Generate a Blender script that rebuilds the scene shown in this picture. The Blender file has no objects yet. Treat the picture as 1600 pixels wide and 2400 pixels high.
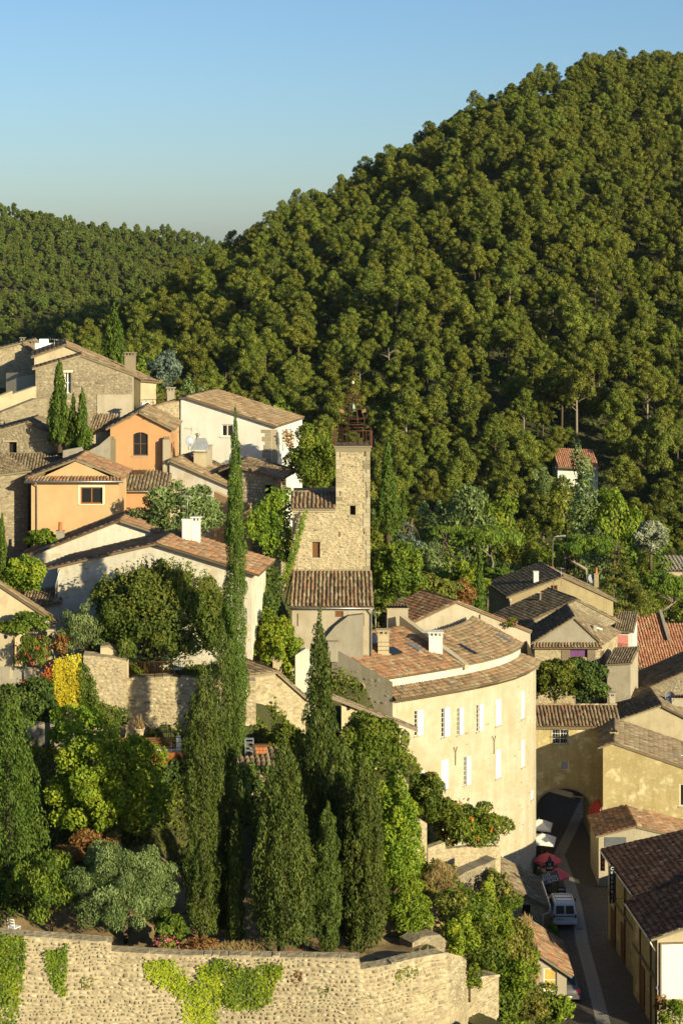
import bpy, bmesh, math, random
import numpy as np
from mathutils import Vector, Matrix
from mathutils.geometry import tessellate_polygon

R = math.radians
scene = bpy.context.scene
COL = scene.collection

# ------------------------------------------------------------------ camera
F, HY, CZ = 4400.0, 600.0, 60.0          # focal length and eye level in photo pixels, eye height in metres
cam_d = bpy.data.cameras.new('camera')
cam = bpy.data.objects.new('camera', cam_d)
COL.objects.link(cam)
cam.location = (0, 0, CZ)
cam.rotation_euler = (R(90), 0, 0)
cam_d.sensor_fit = 'VERTICAL'
cam_d.sensor_height = 36.0
cam_d.sensor_width = 24.0
cam_d.lens = F / 2400.0 * 36.0
cam_d.shift_y = -(1200.0 - HY) / 2400.0
cam_d.clip_start = 1.0
cam_d.clip_end = 20000.0
scene.camera = cam

# ------------------------------------------------------------------ sky and sun
SUN_AZ, SUN_EL = 42.0, 16.5               # degrees to the right of straight behind the camera; height
sd = Vector((math.sin(R(SUN_AZ)) * math.cos(R(SUN_EL)), -math.cos(R(SUN_AZ)) * math.cos(R(SUN_EL)), math.sin(R(SUN_EL))))
world = bpy.data.worlds.new('World')
scene.world = world
world.use_nodes = True
wn = world.node_tree
for n in list(wn.nodes):
    wn.nodes.remove(n)
sky = wn.nodes.new('ShaderNodeTexSky')
sky.sky_type = 'NISHITA'
sky.sun_disc = False
sky.sun_elevation = R(SUN_EL)
sky.sun_rotation = math.atan2(sd.x, sd.y)
sky.altitude = 200
sky.air_density = 1.0
sky.dust_density = 0.9
sky.ozone_density = 4.5
bg = wn.nodes.new('ShaderNodeBackground')
bg.inputs['Strength'].default_value = 0.083
wo = wn.nodes.new('ShaderNodeOutputWorld')
wn.links.new(sky.outputs[0], bg.inputs[0])
wn.links.new(bg.outputs[0], wo.inputs[0])
sun_d = bpy.data.lights.new('sun', 'SUN')
sun_d.energy = 5.0
sun_d.angle = R(0.5)
sun_d.color = (1.0, 0.885, 0.58)
sun = bpy.data.objects.new('sun', sun_d)
COL.objects.link(sun)
sun.rotation_euler = sd.to_track_quat('Z', 'Y').to_euler()
sun.location = (0, 0, 300)
scene.view_settings.view_transform = 'Standard'
scene.view_settings.look = 'None'
scene.view_settings.gamma = 1.0
scene.view_settings.use_curve_mapping = False
scene.view_settings.exposure = 0.72
scene.render.engine = 'CYCLES'
scene.cycles.max_bounces = 5
scene.cycles.diffuse_bounces = 2
scene.cycles.glossy_bounces = 2
scene.cycles.transmission_bounces = 3
scene.cycles.transparent_max_bounces = 6
scene.cycles.volume_bounces = 0
scene.cycles.caustics_reflective = False
scene.cycles.caustics_refractive = False

# ------------------------------------------------------------------ photo geometry helpers
def XY(px, Y):
    return ((px - 800.0) / F * Y, Y)
def ZP(py, Y):
    return CZ - (py - HY) / F * Y
def W(px, py, Y):
    return Vector(((px - 800.0) / F * Y, Y, ZP(py, Y)))

class Pl:
    """vertical wall plane from A (left) to B (right), each (px, Y); u runs along it, n points to the camera side"""
    def __init__(s, A, B, raw=False):
        s.A = Vector(A if raw else XY(*A)); s.B = Vector(B if raw else XY(*B))
        s.L = (s.B - s.A).length
        s.d = (s.B - s.A) / s.L
        s.n = Vector((s.d.y, -s.d.x))
    def u(s, px):
        k = (px - 800.0) / F
        return (k * s.A.y - s.A.x) / (s.d.x - k * s.d.y)
    def uz(s, px, py):
        u = s.u(px)
        return (u, ZP(py, s.A.y + u * s.d.y))
    def pt(s, u, z, o=0.0):
        p = s.A + s.d * u + s.n * o
        return Vector((p.x, p.y, z))
    def back(s, D):
        """the parallel plane D metres behind"""
        a = s.A - s.n * D; b = s.B - s.n * D
        return Pl(a, b, True)
    def right(s, D):
        """side wall going back from the right end"""
        return Pl(s.B, s.B - s.n * D, True)
    def left(s, D):
        return Pl(s.A - s.n * D, s.A, True)

# ------------------------------------------------------------------ object helpers
def wloc(o):
    v = Vector((0, 0, 0))
    while o is not None:
        v = v + o.location
        o = o.parent
    return v
def link(o, parent=None):
    COL.objects.link(o)
    if parent is not None:
        o.parent = parent
    return o
def thing(name, label, cat, loc, group=None):
    o = bpy.data.objects.new(name, None)
    o.empty_display_size = 0.3
    o.location = loc
    o['label'] = label
    o['category'] = cat
    o['kind'] = 'thing'
    if group:
        o['group'] = group
    return link(o)
def tag(o, label=None, cat=None, group=None, kind=None):
    if label: o['label'] = label
    if cat: o['category'] = cat
    if group: o['group'] = group
    if kind: o['kind'] = kind
    return o

def np_mesh(name, V, Fq, tint=None, smooth=False):
    """V (n,3), Fq (m,k) all faces with k corners"""
    V = np.asarray(V, dtype=np.float32); Fq = np.asarray(Fq, dtype=np.int32)
    me = bpy.data.meshes.new(name)
    m, k = Fq.shape
    me.vertices.add(len(V)); me.vertices.foreach_set('co', V.ravel())
    me.loops.add(m * k); me.loops.foreach_set('vertex_index', Fq.ravel())
    me.polygons.add(m)
    me.polygons.foreach_set('loop_start', np.arange(0, m * k, k, dtype=np.int32))
    me.update(calc_edges=True)
    if tint is not None:
        a = me.attributes.new('tint', 'FLOAT', 'POINT')
        a.data.foreach_set('value', np.asarray(tint, dtype=np.float32).ravel())
    if smooth:
        me.polygons.foreach_set('use_smooth', np.ones(m, dtype=bool))
    return me
def mesh_part(name, me, mat, parent=None, kind=None):
    o = bpy.data.objects.new(name, me)
    if mat is not None and len(me.materials) == 0:
        me.materials.append(mat)
    if kind: o['kind'] = kind
    return link(o, parent)

class MB:
    """collects faces in world coordinates and links them as one mesh"""
    def __init__(s):
        s.v = []; s.f = []; s.sm = []
    def face(s, pts, smooth=False):
        i = len(s.v)
        s.v += [Vector(p) for p in pts]
        s.f.append(list(range(i, i + len(pts)))); s.sm.append(smooth)
    def box6(s, p):
        """p: 8 corners, bottom 0-3 counter-clockwise, top 4-7"""
        i = len(s.v); s.v += [Vector(q) for q in p]
        for a in ((3, 2, 1, 0), (4, 5, 6, 7), (0, 1, 5, 4), (1, 2, 6, 5), (2, 3, 7, 6), (3, 0, 4, 7)):
            s.f.append([i + k for k in a]); s.sm.append(False)
    def obox(s, c, ax, ay, az):
        """box centred at c with half-axis vectors"""
        c = Vector(c); ax = Vector(ax); ay = Vector(ay); az = Vector(az)
        s.box6([c - ax - ay - az, c + ax - ay - az, c + ax + ay - az, c - ax + ay - az,
                c - ax - ay + az, c + ax - ay + az, c + ax + ay + az, c - ax + ay + az])
    def box(s, lo, hi):
        lo = Vector(lo); hi = Vector(hi); c = (lo + hi) / 2; h = (hi - lo) / 2
        s.obox(c, (h.x, 0, 0), (0, h.y, 0), (0, 0, h.z))
    def plbox(s, pl, u0, z0, u1, z1, o0, o1):
        """box on a wall plane between offsets o0 (inner) and o1 (outer)"""
        P = pl.pt
        s.box6([P(u0, z0, o1), P(u1, z0, o1), P(u1, z0, o0), P(u0, z0, o0),
                P(u0, z1, o1), P(u1, z1, o1), P(u1, z1, o0), P(u0, z1, o0)])
    def tube(s, pts, rad, n=8, cap=True, smooth=True):
        pts = [Vector(p) for p in pts]
        if not hasattr(rad, '__len__'): rad = [rad] * len(pts)
        rings = []
        for j, p in enumerate(pts):
            a = pts[max(j - 1, 0)]; b = pts[min(j + 1, len(pts) - 1)]
            t = (b - a)
            t = t.normalized() if t.length > 1e-9 else Vector((0, 0, 1))
            x = t.cross(Vector((0, 0, 1)))
            if x.length < 0.05: x = t.cross(Vector((0, 1, 0)))
            x.normalize(); y = t.cross(x)
            i = len(s.v)
            for k in range(n):
                th = 2 * math.pi * k / n
                s.v.append(p + (x * math.cos(th) + y * math.sin(th)) * rad[j])
            rings.append(i)
        for a, b in zip(rings, rings[1:]):
            for k in range(n):
                s.f.append([a + k, a + (k + 1) % n, b + (k + 1) % n, b + k]); s.sm.append(smooth)
        if cap:
            s.f.append([rings[0] + k for k in range(n)][::-1]); s.sm.append(False)
            s.f.append([rings[-1] + k for k in range(n)]); s.sm.append(False)
    def lathe(s, c, prof, n=12, smooth=True):
        """prof: (radius, z) from bottom to top about the vertical through c"""
        c = Vector(c); rings = []
        for r, z in prof:
            i = len(s.v)
            for k in range(n):
                th = 2 * math.pi * k / n
                s.v.append(c + Vector((r * math.cos(th), r * math.sin(th), z)))
            rings.append(i)
        for a, b in zip(rings, rings[1:]):
            for k in range(n):
                s.f.append([a + k, a + (k + 1) % n, b + (k + 1) % n, b + k]); s.sm.append(smooth)
    def build(s, name, mat, parent=None, kind=None, origin=None):
        off = wloc(parent) if parent is not None else (Vector(origin) if origin is not None else Vector((0, 0, 0)))
        me = bpy.data.meshes.new(name)
        me.from_pydata([tuple(v - off) for v in s.v], [], s.f)
        me.polygons.foreach_set('use_smooth', s.sm)
        me.update()
        o = mesh_part(name, me, mat, parent, kind)
        if parent is None:
            o.location = off
        return o
# ------------------------------------------------------------------ materials
MATS = {}
def new_mat(name):
    m = bpy.data.materials.new(name); m.use_nodes = True
    nt = m.node_tree
    for n in list(nt.nodes): nt.nodes.remove(n)
    out = nt.nodes.new('ShaderNodeOutputMaterial')
    return m, nt, out
def N(nt, t, **kw):
    n = nt.nodes.new(t)
    for k, v in kw.items():
        if k in n.inputs: n.inputs[k].default_value = v
        else: setattr(n, k, v)
    return n
def L(nt, a, b): nt.links.new(a, b)
def c4(c): return (c[0], c[1], c[2], 1.0)
def ramp(nt, fac, stops):
    r = nt.nodes.new('ShaderNodeValToRGB')
    el = r.color_ramp.elements
    while len(el) > 1: el.remove(el[-1])
    el[0].position, el[0].color = stops[0][0], c4(stops[0][1])
    for p, c in stops[1:]:
        e = el.new(p); e.color = c4(c)
    L(nt, fac, r.inputs[0])
    return r
def noise(nt, co, scale, detail=4, rough=0.6, sc3=None):
    if sc3:
        mp = N(nt, 'ShaderNodeMapping'); mp.inputs['Scale'].default_value = sc3
        L(nt, co, mp.inputs[0]); co = mp.outputs[0]
    n = N(nt, 'ShaderNodeTexNoise', Scale=scale, Detail=detail, Roughness=rough)
    L(nt, co, n.inputs['Vector'])
    return n.outputs['Fac']
def mix(nt, fac, a, b, mode='MIX'):
    m = nt.nodes.new('ShaderNodeMixRGB'); m.blend_type = mode
    for s, v in ((0, fac), (1, a), (2, b)):
        if hasattr(v, 'links'): L(nt, v, m.inputs[s])
        elif isinstance(v, (int, float)): m.inputs[s].default_value = v
        else: m.inputs[s].default_value = c4(v)
    return m.outputs[0]
def mapr(nt, v, a, b, c=0.0, d=1.0):
    m = nt.nodes.new('ShaderNodeMapRange'); L(nt, v, m.inputs[0])
    for i, x in enumerate((a, b, c, d)): m.inputs[i + 1].default_value = x
    return m.outputs[0]
def finish(nt, out, col, rough=0.85, bump=None, bstr=0.3, bdist=0.03, spec=0.3, metal=0.0):
    p = N(nt, 'ShaderNodeBsdfPrincipled', Roughness=rough, Metallic=metal)
    p.inputs['Specular IOR Level'].default_value = spec
    if hasattr(col, 'links'): L(nt, col, p.inputs['Base Color'])
    else: p.inputs['Base Color'].default_value = c4(col)
    if bump is not None:
        b = N(nt, 'ShaderNodeBump', Strength=bstr, Distance=bdist)
        L(nt, bump, b.inputs['Height']); L(nt, b.outputs[0], p.inputs['Normal'])
    L(nt, p.outputs[0], out.inputs[0])
    return p

def plaster(name, base, stain, bare=None, amount=0.5, seed=0.0):
    """lime render: blotches, vertical rain streaks, patches where the coat is gone"""
    base = tuple(x * 0.76 for x in base); stain = tuple(x * 0.7 for x in stain)
    m, nt, out = new_mat(name)
    tc = N(nt, 'ShaderNodeTexCoord'); mp = N(nt, 'ShaderNodeMapping'); mp.inputs['Location'].default_value = (seed * 7.3, seed * 3.1, seed)
    L(nt, tc.outputs['Object'], mp.inputs[0]); co = mp.outputs[0]
    n1 = noise(nt, co, 0.55, 6, 0.65)
    n2 = noise(nt, co, 1.0, 4, 0.6, (2.2, 2.2, 0.22))
    n3 = noise(nt, co, 9.0, 5, 0.7)
    col = mix(nt, mapr(nt, n1, 0.35, 0.72, 0, amount), base, stain)
    col = mix(nt, mapr(nt, n2, 0.5, 0.8, 0, amount * 0.8), col, stain)
    dk = tuple(x * 0.72 for x in base)
    col = mix(nt, mapr(nt, n3, 0.3, 0.75, 0, 0.35), col, dk)
    if bare:
        n4 = noise(nt, co, 0.9, 8, 0.7)
        col = mix(nt, mapr(nt, n4, 0.53, 0.62, 0, 0.7), col, bare)
        n5 = noise(nt, co, 4.2, 7, 0.8)
        col = mix(nt, mapr(nt, n5, 0.54, 0.66, 0, 0.6), col, bare)
        n6 = noise(nt, co, 1.5, 5, 0.7, (3.0, 3.0, 0.15))
        col = mix(nt, mapr(nt, n6, 0.55, 0.75, 0, 0.5), col, tuple(x * 0.8 for x in stain))
    finish(nt, out, col, 0.92, n3, 0.35, 0.03, 0.15)
    return m

def masonry(name, c1, c2, c3, joint_dark=0.7, scale=1.0):
    """stones and their bedding: tint attribute per stone plus grain"""
    m, nt, out = new_mat(name)
    tc = N(nt, 'ShaderNodeTexCoord'); co = tc.outputs['Object']
    at = N(nt, 'ShaderNodeAttribute', attribute_name='tint')
    oi = N(nt, 'ShaderNodeObjectInfo')
    c1, c2, c3 = [tuple(x * 0.84 for x in c) for c in (c1, c2, c3)]
    add = N(nt, 'ShaderNodeMath', operation='ADD'); L(nt, at.outputs['Fac'], add.inputs[0]); L(nt, oi.outputs['Random'], add.inputs[1])
    fr = N(nt, 'ShaderNodeMath', operation='FRACT'); L(nt, add.outputs[0], fr.inputs[0])
    r = ramp(nt, fr.outputs[0], [(0.0, c1), (0.3, c2), (0.62, c3), (0.8, c2), (1.0, tuple(x * 0.62 for x in c1))])
    n1 = noise(nt, co, 0.45, 5, 0.6)
    n3 = noise(nt, co, 11.0, 5, 0.7)
    col = mix(nt, mapr(nt, n1, 0.42, 0.75, 0, 0.6), r.outputs[0], tuple(x * 0.5 for x in c2))
    col = mix(nt, mapr(nt, n3, 0.35, 0.75, 0, 0.4), col, tuple(x * 0.55 for x in c2))
    finish(nt, out, col, 0.95, n3, 0.5, 0.03, 0.1)
    return m

def mortar(name, c, c2):
    m, nt, out = new_mat(name)
    tc = N(nt, 'ShaderNodeTexCoord'); co = tc.outputs['Object']
    n1 = noise(nt, co, 0.6, 5, 0.6); n3 = noise(nt, co, 5.0, 6, 0.75)
    vo = N(nt, 'ShaderNodeTexVoronoi', Scale=3.4); vo.feature = 'F1'
    mp = N(nt, 'ShaderNodeMapping'); mp.inputs['Scale'].default_value = (1, 1, 1.7); L(nt, co, mp.inputs[0]); L(nt, mp.outputs[0], vo.inputs['Vector'])
    col = mix(nt, mapr(nt, n1, 0.35, 0.7), c, c2)
    col = mix(nt, mapr(nt, n3, 0.45, 0.7, 0, 0.6), col, tuple(x * 0.6 for x in c2))
    hs = N(nt, 'ShaderNodeHueSaturation'); L(nt, col, hs.inputs['Color'])
    L(nt, mapr(nt, vo.outputs['Color'], 0, 1, 0.75, 1.2), hs.inputs['Value'])
    finish(nt, out, hs.outputs[0], 0.95, vo.outputs['Distance'], 0.6, 0.06, 0.1)
    return m

def tile_mat(name, stops):
    m, nt, out = new_mat(name)
    tc = N(nt, 'ShaderNodeTexCoord'); co = tc.outputs['Object']
    at = N(nt, 'ShaderNodeAttribute', attribute_name='tint')
    oi = N(nt, 'ShaderNodeObjectInfo')
    add = N(nt, 'ShaderNodeMath', operation='ADD'); L(nt, at.outputs['Fac'], add.inputs[0]); L(nt, oi.outputs['Random'], add.inputs[1])
    fr = N(nt, 'ShaderNodeMath', operation='FRACT'); L(nt, add.outputs[0], fr.inputs[0])
    r = ramp(nt, fr.outputs[0], stops)
    n1 = noise(nt, co, 0.7, 5, 0.65); n3 = noise(nt, co, 14.0, 4, 0.7)
    mid = stops[len(stops) // 2][1]
    col = mix(nt, mapr(nt, n1, 0.5, 0.72, 0, 0.6), r.outputs[0], (0.16, 0.13, 0.07))
    col = mix(nt, mapr(nt, n3, 0.4, 0.75, 0, 0.55), col, tuple(x * 0.45 for x in mid))
    finish(nt, out, col, 0.9, n3, 0.3, 0.02, 0.15)
    return m

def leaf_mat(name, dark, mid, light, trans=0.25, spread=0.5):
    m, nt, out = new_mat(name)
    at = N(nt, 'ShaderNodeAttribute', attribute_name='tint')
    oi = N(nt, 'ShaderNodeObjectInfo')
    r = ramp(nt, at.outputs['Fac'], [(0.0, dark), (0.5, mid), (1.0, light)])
    hs = N(nt, 'ShaderNodeHueSaturation')
    L(nt, r.outputs[0], hs.inputs['Color'])
    L(nt, mapr(nt, oi.outputs['Random'], 0, 1, 0.5 - 0.03 * spread, 0.5 + 0.03 * spread), hs.inputs['Hue'])
    mu = N(nt, 'ShaderNodeMath', operation='MULTIPLY'); mu.inputs[1].default_value = 7.13
    L(nt, oi.outputs['Random'], mu.inputs[0])
    fr = N(nt, 'ShaderNodeMath', operation='FRACT'); L(nt, mu.outputs[0], fr.inputs[0])
    L(nt, mapr(nt, fr.outputs[0], 0, 1, 1 - 0.35 * spread, 1 + 0.35 * spread), hs.inputs['Value'])
    d = N(nt, 'ShaderNodeBsdfPrincipled', Roughness=0.6)
    d.inputs['Specular IOR Level'].default_value = 0.18
    t = N(nt, 'ShaderNodeBsdfTranslucent')
    L(nt, hs.outputs[0], d.inputs['Base Color'])
    ty = mix(nt, 0.5, hs.outputs[0], (0.9, 1.0, 0.25), 'MULTIPLY')
    L(nt, ty, t.inputs[0])
    ms = N(nt, 'ShaderNodeMixShader'); ms.inputs[0].default_value = trans
    L(nt, d.outputs[0], ms.inputs[1]); L(nt, t.outputs[0], ms.inputs[2])
    L(nt, ms.outputs[0], out.inputs[0])
    return m

def simple(name, c, rough=0.7, metal=0.0, var=0.25, scale=6.0, spec=0.3, sc3=None):
    m, nt, out = new_mat(name)
    tc = N(nt, 'ShaderNodeTexCoord')
    n = noise(nt, tc.outputs['Object'], scale, 5, 0.65, sc3)
    col = mix(nt, mapr(nt, n, 0.3, 0.72, 0, 1), c, tuple(x * (1 - var * 1.6) for x in c))
    finish(nt, out, col, rough, n, 0.15, 0.01, spec, metal)
    return m

def glass_mat(name, c=(0.015, 0.018, 0.02), rough=0.06):
    m, nt, out = new_mat(name)
    finish(nt, out, c, rough, None, spec=0.6)
    return m

M = {}
M['cream'] = plaster('cream_render', (0.63, 0.575, 0.44), (0.50, 0.41, 0.25), (0.40, 0.32, 0.19), 1.0, 1)
M['cream_plain'] = plaster('plain_cream_render', (0.62, 0.52, 0.34), (0.45, 0.36, 0.22), (0.33, 0.26, 0.16), 0.6, 2)
M['white'] = plaster('white_render', (0.92, 0.90, 0.80), (0.74, 0.68, 0.55), None, 0.6, 3)
M['whitewash'] = plaster('worn_whitewash', (0.80, 0.75, 0.63), (0.60, 0.51, 0.37), (0.42, 0.34, 0.22), 0.6, 4)
M['peach'] = plaster('peach_render', (0.74, 0.49, 0.25), (0.58, 0.36, 0.18), None, 0.6, 5)
M['orange'] = plaster('orange_render', (0.68, 0.37, 0.175), (0.54, 0.30, 0.14), None, 0.6, 6)
M['ochre'] = plaster('ochre_render', (0.58, 0.47, 0.23), (0.42, 0.325, 0.145), (0.64, 0.56, 0.35), 0.9, 7)
M['ochre_dark'] = plaster('weathered_ochre_render', (0.46, 0.38, 0.21), (0.34, 0.26, 0.14), (0.27, 0.21, 0.13), 0.9, 8)
M['grey_render'] = plaster('grey_render', (0.42, 0.38, 0.3), (0.3, 0.26, 0.19), (0.24, 0.2, 0.14), 0.7, 9)
M['pale_render'] = plaster('pale_render', (0.55, 0.48, 0.36), (0.40, 0.33, 0.22), (0.3, 0.25, 0.17), 0.7, 10)
M['stone'] = masonry('limestone_rubble', (0.40, 0.32, 0.19), (0.50, 0.41, 0.27), (0.60, 0.51, 0.36))
M['stone_grey'] = masonry('weathered_rubble', (0.27, 0.22, 0.145), (0.35, 0.29, 0.195), (0.48, 0.41, 0.29))
M['stone_tower'] = masonry('tower_rubble', (0.38, 0.32, 0.2), (0.48, 0.41, 0.27), (0.58, 0.51, 0.37))
M['stone_rampart'] = masonry('rampart_rubble', (0.30, 0.245, 0.155), (0.43, 0.36, 0.235), (0.60, 0.52, 0.36))
M['mortar'] = mortar('lime_mortar', (0.42, 0.345, 0.22), (0.31, 0.25, 0.155))
M['mortar_grey'] = mortar('old_mortar', (0.29, 0.24, 0.16), (0.2, 0.165, 0.11))
M['mortar_tower'] = mortar('tower_mortar', (0.47, 0.39, 0.25), (0.37, 0.3, 0.18))
OLD = [(0.0, (0.105, 0.078, 0.05)), (0.25, (0.19, 0.14, 0.085)), (0.5, (0.255, 0.185, 0.11)), (0.7, (0.30, 0.17, 0.09)), (0.85, (0.25, 0.21, 0.135)), (1.0, (0.36, 0.30, 0.19))]
RED = [(0.0, (0.12, 0.078, 0.05)), (0.25, (0.2, 0.125, 0.075)), (0.5, (0.27, 0.15, 0.085)), (0.72, (0.34, 0.155, 0.078)), (0.86, (0.24, 0.19, 0.12)), (1.0, (0.36, 0.29, 0.18))]
NEWR = [(0.0, (0.3, 0.13, 0.075)), (0.4, (0.42, 0.185, 0.105)), (0.7, (0.48, 0.235, 0.14)), (1.0, (0.5, 0.32, 0.19))]
SHADED = [(0.0, (0.06, 0.036, 0.028)), (0.4, (0.1, 0.055, 0.04)), (0.75, (0.14, 0.075, 0.053)), (1.0, (0.19, 0.12, 0.085))]  # tile tones lowered to carry the shade on the street roofs
MOSS = [(0.0, (0.1, 0.075, 0.045)), (0.3, (0.165, 0.12, 0.075)), (0.6, (0.225, 0.165, 0.105)), (0.85, (0.21, 0.18, 0.115)), (1.0, (0.32, 0.26, 0.165))]
M['tile_old'] = tile_mat('old_canal_tile', OLD)
M['tile_red'] = tile_mat('terracotta_canal_tile', RED)
M['tile_new'] = tile_mat('new_terracotta_tile', NEWR)
M['tile_shaded'] = tile_mat('shaded_roof_tile', SHADED)
M['tile_moss'] = tile_mat('weathered_canal_tile', MOSS)
M['rust'] = simple('rusty_iron', (0.12, 0.05, 0.028), 0.75, 0.2, 0.4, 9)
M['corten'] = simple('corten_steel', (0.32, 0.1, 0.025), 0.7, 0.2, 0.3, 3)
M['iron'] = simple('dark_iron', (0.05, 0.045, 0.04), 0.5, 0.6, 0.2, 8)
M['zinc'] = simple('zinc', (0.5, 0.49, 0.46), 0.4, 0.7, 0.25, 5)
M['bronze'] = simple('bell_bronze', (0.22, 0.27, 0.16), 0.5, 0.5, 0.3, 6)
M['wood'] = simple('brown_wood', (0.21, 0.095, 0.038), 0.75, 0, 0.35, 7, 0.2, (8, 8, 0.7))
M['wood_grey'] = simple('weathered_timber', (0.26, 0.2, 0.14), 0.85, 0, 0.4, 7, 0.2, (1, 1, 5))
M['wood_red'] = simple('varnished_wood', (0.34, 0.115, 0.03), 0.45, 0, 0.25, 7)
M['paint_white'] = simple('white_paint', (0.72, 0.7, 0.63), 0.55, 0, 0.08, 5)
M['paint_cream'] = simple('cream_paint', (0.72, 0.62, 0.42), 0.6, 0, 0.1, 5)
M['paint_pink'] = simple('faded_pink_paint', (0.62, 0.24, 0.2), 0.6, 0, 0.15, 5)
M['purple'] = simple('purple_curtain', (0.16, 0.06, 0.2), 0.8, 0, 0.2, 5)
M['brick'] = simple('chimney_pot_clay', (0.5, 0.17, 0.065), 0.8, 0, 0.25, 6)
M['glass'] = glass_mat('window_glass')
M['hole'] = simple('unlit_room_black', (0.02, 0.017, 0.014), 0.95, 0, 0.1, 5)  # near-black colour for plates that stand in for unlit interiors
M['bark'] = simple('bark', (0.16, 0.115, 0.075), 0.95, 0, 0.4, 5, 0.1, (3, 3, 0.6))
M['bark_pale'] = simple('pale_bark', (0.33, 0.27, 0.2), 0.95, 0, 0.35, 5, 0.1, (3, 3, 0.6))
M['dish'] = simple('dish_grey', (0.3, 0.32, 0.36), 0.5, 0.2, 0.1, 5)
M['plastic_white'] = simple('white_plastic', (0.8, 0.8, 0.78), 0.4, 0, 0.04, 4)
# foliage
M['pine'] = leaf_mat('pine_needles', (0.058, 0.078, 0.010), (0.114, 0.136, 0.016), (0.181, 0.184, 0.023), 0.06, 0.5)
M['pine_far'] = leaf_mat('far_pine_needles', (0.055, 0.082, 0.015), (0.102, 0.134, 0.022), (0.157, 0.179, 0.033), 0.12, 0.6)
M['stone_pine'] = leaf_mat('stone_pine_needles', (0.054, 0.107, 0.013), (0.110, 0.184, 0.018), (0.184, 0.252, 0.031), 0.15, 0.4)
M['cypress'] = leaf_mat('cypress_scale_leaves', (0.029, 0.046, 0.008), (0.062, 0.087, 0.012), (0.114, 0.135, 0.022), 0.08, 0.3)
M['cypress_bright'] = leaf_mat('bright_cypress_leaves', (0.037, 0.066, 0.009), (0.073, 0.116, 0.014), (0.120, 0.164, 0.022), 0.1, 0.3)
M['broad'] = leaf_mat('broad_leaves', (0.049, 0.076, 0.010), (0.106, 0.146, 0.015), (0.196, 0.216, 0.024), 0.25, 0.6)
M['broad_dark'] = leaf_mat('dark_broad_leaves', (0.026, 0.053, 0.012), (0.056, 0.091, 0.016), (0.106, 0.138, 0.024), 0.15, 0.4)
M['lime'] = leaf_mat('yellow_green_leaves', (0.079, 0.136, 0.013), (0.175, 0.247, 0.020), (0.316, 0.351, 0.031), 0.35, 0.5)
M['mulberry'] = leaf_mat('mulberry_leaves', (0.033, 0.064, 0.010), (0.070, 0.107, 0.015), (0.155, 0.170, 0.024), 0.2, 0.3)
M['olive'] = leaf_mat('olive_leaves', (0.073, 0.105, 0.029), (0.134, 0.180, 0.053), (0.244, 0.299, 0.107), 0.15, 0.3)
M['silver'] = leaf_mat('silver_leaves', (0.131, 0.147, 0.081), (0.261, 0.280, 0.169), (0.464, 0.462, 0.324), 0.15, 0.3)
M['blue_cedar'] = leaf_mat('blue_cedar_needles', (0.058, 0.091, 0.068), (0.109, 0.154, 0.115), (0.189, 0.238, 0.176), 0.1, 0.3)
M['ivy'] = leaf_mat('ivy_leaves', (0.060, 0.112, 0.012), (0.150, 0.232, 0.016), (0.300, 0.360, 0.024), 0.3, 0.4)
M['ivy_yellow'] = leaf_mat('yellow_creeper', (0.300, 0.240, 0.014), (0.570, 0.420, 0.024), (0.600, 0.555, 0.048), 0.3, 0.2)
M['ivy_lime'] = leaf_mat('lime_creeper', (0.140, 0.204, 0.011), (0.281, 0.344, 0.019), (0.432, 0.459, 0.034), 0.3, 0.3)
M['ivy_red'] = leaf_mat('red_creeper', (0.35, 0.05, 0.02), (0.5, 0.11, 0.02), (0.5, 0.25, 0.03), 0.3, 0.2)
M['autumn'] = leaf_mat('rust_leaves', (0.15, 0.065, 0.02), (0.24, 0.12, 0.035), (0.32, 0.19, 0.06), 0.25, 0.3)
M['sumac'] = leaf_mat('sumac_leaves', (0.05, 0.09, 0.012), (0.13, 0.19, 0.02), (0.26, 0.28, 0.03), 0.3, 0.3)
M['flower_red'] = leaf_mat('red_petals', (0.4, 0.01, 0.02), (0.55, 0.02, 0.03), (0.65, 0.06, 0.06), 0.2, 0.1)
M['flower_pink'] = leaf_mat('pink_petals', (0.45, 0.06, 0.12), (0.6, 0.12, 0.2), (0.7, 0.25, 0.33), 0.2, 0.1)
M['flower_orange'] = leaf_mat('orange_fruit_heads', (0.5, 0.1, 0.01), (0.65, 0.17, 0.02), (0.7, 0.26, 0.03), 0.2, 0.1)
M['dry'] = leaf_mat('dry_grass', (0.2, 0.13, 0.055), (0.32, 0.22, 0.09), (0.45, 0.33, 0.15), 0.2, 0.2)
M['scrub'] = leaf_mat('scrub_leaves', (0.066, 0.080, 0.016), (0.132, 0.143, 0.023), (0.245, 0.223, 0.040), 0.2, 0.5)
# ------------------------------------------------------------------ roofs of canal tiles
def A3(v): return np.array([v[0], v[1], v[2]], dtype=np.float64)

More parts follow.
